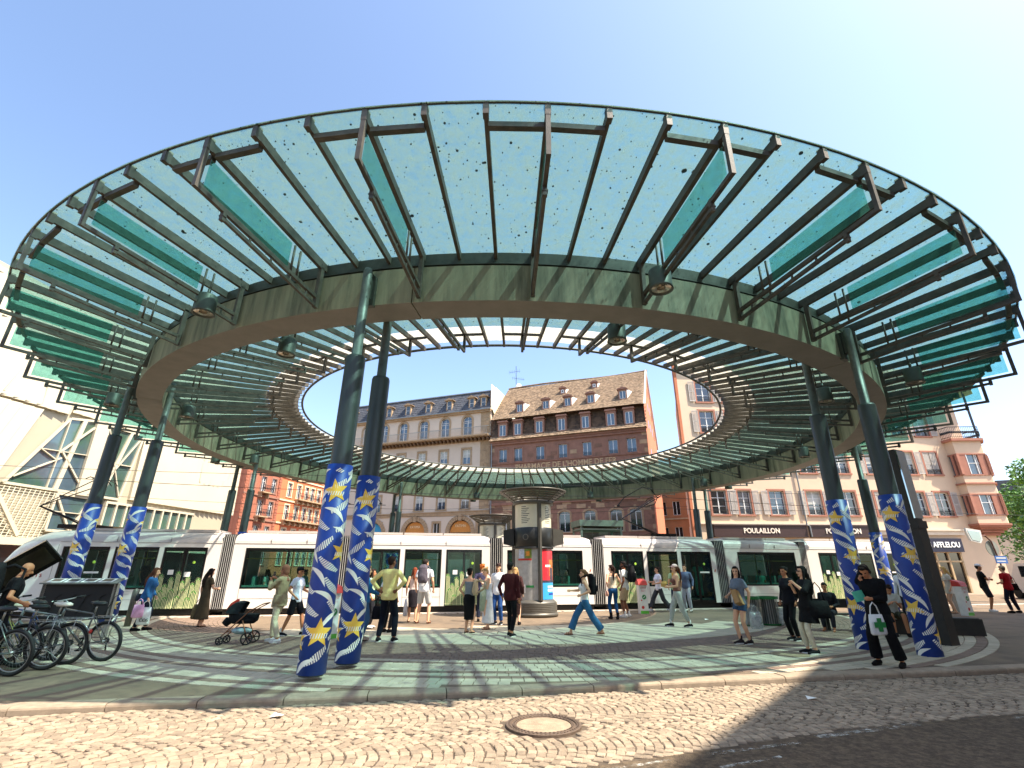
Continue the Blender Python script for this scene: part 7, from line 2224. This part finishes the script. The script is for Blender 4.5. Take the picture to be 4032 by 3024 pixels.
# 27 headphones
i = person('person all in black with hood and headphones hiding their face, holding a pharmacy bag', 6.86, 10.11, 1.76, 214, 'tan', ('short', '0d0b0b'), ('coat', '0d0d10'), ('wide', '0b0b0d'), '17120f', hands={'R': (.06, .24, 1.50), 'L': (-.06, .30, 1.12)}, head=(0, 28), lean=(8, 0), feet={'L': (-.20, 0), 'R': (.16, .06)})
hp = MB()
for s in (-1, 1): hp.ell((s * .085, -.01, -.005), (.022, .036, .040), M=i['HT'])
hp.tube([i['HT'] @ Vector((math.cos(a) * .093, -.01, math.sin(a) * .11 + .02)) for a in [PI * k / 10 for k in range(11)]], .010, 6)
h_ = thing('headphones', 'black over ear headphones on the person in black', 'headphones', (i['x'], i['y'], i['z']), R(214) - PI / 2); h_.scale = (i['u'],) * 3; hp.build('band', m_tyre, h_, True)
b_ = bag(i, 'L', 'dcdcda', 'white plastic pharmacy bag with a green cross held by the person in black', (.34, .10, .34), .20, 'pharmacy_bag'); b_.rotation_euler.z = R(10)
g = MB(); g.b2(-.045, .045, -.062, -.056, .06, .28); g.b2(-.115, .115, -.063, -.057, .125, .215); g.build('green_cross', m_green, b_)
e_ = thing('green_envelope', 'mint green envelope held against the black coat above the pharmacy bag', 'envelope', wpt(i, (.12, .30, 1.16)), R(25)); g = MB(); g.b2(-.15, .15, -.004, .004, -.09, .09); g.build('paper', mat('mint paper', '5cc4a0', .6), e_); e_.rotation_euler = (R(-10), R(-8), R(20))
# 28-29 right, at the totem and bench
person('man in white shirt standing behind the dark totem beside the right columns', 12.3, 16.6, 1.78, 210, 'tan', ('short', '2a1d18'), ('shirt', 'd9dde2'), ('pants', '23242a'), '1a1a1a')
person('man in white t-shirt sitting on the stone bench and looking at his phone', 10.35, 14.55, 1.74, 250, 'tan', ('short', '2a1d18'), ('tee', 'cfcfc8'), ('shorts', '4a4a38'), '1c1a18', seated=True, hip=(0, -.30, .50), feet={'L': (-.14, .16), 'R': (.14, .12)}, hands={'R': (.08, .36, .80), 'L': (-.08, .36, .80)}, head=(0, 25), lean=(14, 0))
person('person in dark clothes sitting on the slatted bench with one bare foot forward', 9.2, 15.7, 1.70, 225, 'tan', ('short', '1a1412'), ('long', '22242a'), ('pants', '26282e'), None, seated=True, hip=(0, -.28, .52), feet={'L': (-.14, .22), 'R': (.14, .10)}, hands={'R': (.14, .24, .66), 'L': (-.14, .24, .66)}, lean=(10, 0))
# 30..
i = person('blonde woman in loose pale grey dress near the corner shop, black bag on her arm', 18.3, 22.2, 1.80, 160, 'fair', ('halflong', 'c7a566'), ('dress', 'cdc8bc', .72, .6), (None,), '7a5a48', female=True, sandals=True, head=(0, 8))
bag(i, 'R', '15161c', 'black tote bag at the back of the blonde woman in the grey dress', (.42, .2, .42), .26, 'tote_bag', at=i['up'](.16, -.22, 1.40))
person('dark haired woman in long black dress hugging the blonde woman in grey', 17.45, 22.2, 1.78, 20, 'tan', ('bun', '15100f'), ('dress', '101014', .3, .6), (None,), '151313', female=True)
person('man in black t-shirt and white cap with folded arms near the shop corner', 20.5, 23.0, 1.92, 330, 'tan', ('short', '1a1412'), ('tee', '121316'), ('shorts', '26282e'), 'e6e4e0', hat=('cap', 'd9dade'), hands={'R': (-.04, .22, 1.20), 'L': (.04, .24, 1.17)}, elbow={'L': (-1, -.1, -.6), 'R': (1, -.1, -.6)})
i = person('man in red polo shirt and beige cap seen from behind near the shop corner', 20.9, 22.3, 1.84, 100, 'light', ('short', '6b5a4a'), ('polo', 'a3141c'), ('pants', '1a1c2a'), '1a1716', hat=('cap', 'b5a58c'), hands={'R': (.16, .20, 1.08), 'L': (-.16, .20, 1.08)}, feet={'L': (-.2, 0), 'R': (.18, .02)}, head=(14, 0))
bag(i, 'R', '1a1410', 'dark satchel hanging at the right side of the man in the red polo', (.34, .12, .26), .30, 'shoulder_bag', at=i['up'](.28, -.02, 1.36))
person('person in navy top with backpack far off at the right edge of the square', 27.5, 27.3, 1.75, 90, 'tan', ('short', '2a1d18'), ('tee', '2f3f6a'), ('shorts', '8a8f94'), '1a1a1a', fine=False)
person('person in dark clothes walking farthest off at the right edge', 29.0, 28.4, 1.75, 200, 'tan', ('short', '2a1d18'), ('tee', '20242c'), ('pants', '8f5a44'), '1a1a1a', fine=False)
# 35 cyclist
i = person('bald man in black with a stuffed black backpack standing among the bicycles at the left', -9.1, 9.6, 1.78, 50, 'tan', ('bald', '000000'), ('tee', '101114'), ('pants', '15171a'), '17181c', hands={'R': (.26, .22, 1.04), 'L': (-.2, .26, 1.04)}, lean=(10, 0), head=(0, 12))
backpack(i, '1b1b1d', 'stuffed black backpack on the bald man beside the bicycles', .60, .38, .26)

# passengers seen through the tram windows
rn = random.Random(9)
seats = [(-5.9, .62, 'a7c9b8', 180, 'woman in pale green leaning on her hand in the second tram car window'), (-3.9, .8, '8fb5a8', 0, 'passenger in grey green at the right end of the second tram car window'), (.75, .9, 'b5282a', 90, 'passenger in red behind the backpack man in the tram window'),
         (7.2, .7, '5f7a6c', 180, 'passenger in green in the window right of the kiosk'), (6.0, 1.2, '2b2b30', 0, 'passenger in black deep in the window right of the kiosk'), (17.6, .7, '57b8a0', 90, 'passenger with broad back in teal shirt in the window behind the girl'),
         (17.1, 1.3, '3f8f80', 60, 'passenger in dark teal beside the broad backed passenger'), (18.7, .8, '6fc0b0', 180, 'passenger in light teal near the right end of the sixth car window'), (-10.4, 1.0, '2b3a44', 0, 'passenger in dark clothes in the front car window'), (12.0, 1.0, '4a5a5c', 180, 'standing passenger in grey in the window between two doors')]
for s, d, c_, f, lab in seats:
    x, y, _ = tw(s, d)
    st_up = s in (12.0, -10.4)
    person(lab, x, y, 1.70, f, rn.choice(['tan', 'light']), (rn.choice(['short', 'halflong']), rn.choice(['1a1412', '4a3020'])), ('tee', c_), ('pants', '26282e'), '1a1a1a', z=.42,
           seated=not st_up, hip=None if st_up else (0, -.28, .50), feet=None if st_up else {'L': (-.12, .15), 'R': (.12, .15)}, hands=None if st_up else {'R': (.12, .2, .66), 'L': (-.12, .2, .66)}, group='passengers inside the tram', fine=False)
for s, d, c_ in ((14.2, .55, '5aa88f'), (13.4, .9, '3f7f8f')):
    x, y, _ = tw(s, d); person('standing passenger in %s behind the dark door glass of the fifth car' % ('green' if c_ == '5aa88f' else 'blue'), x, y, 1.70, 90, 'tan', ('short', '1a1412'), ('tee', c_), ('pants', c_), '1a1a1a', z=.42, group='passengers inside the tram', fine=False)

bpy.data.scenes.remove(WORK)
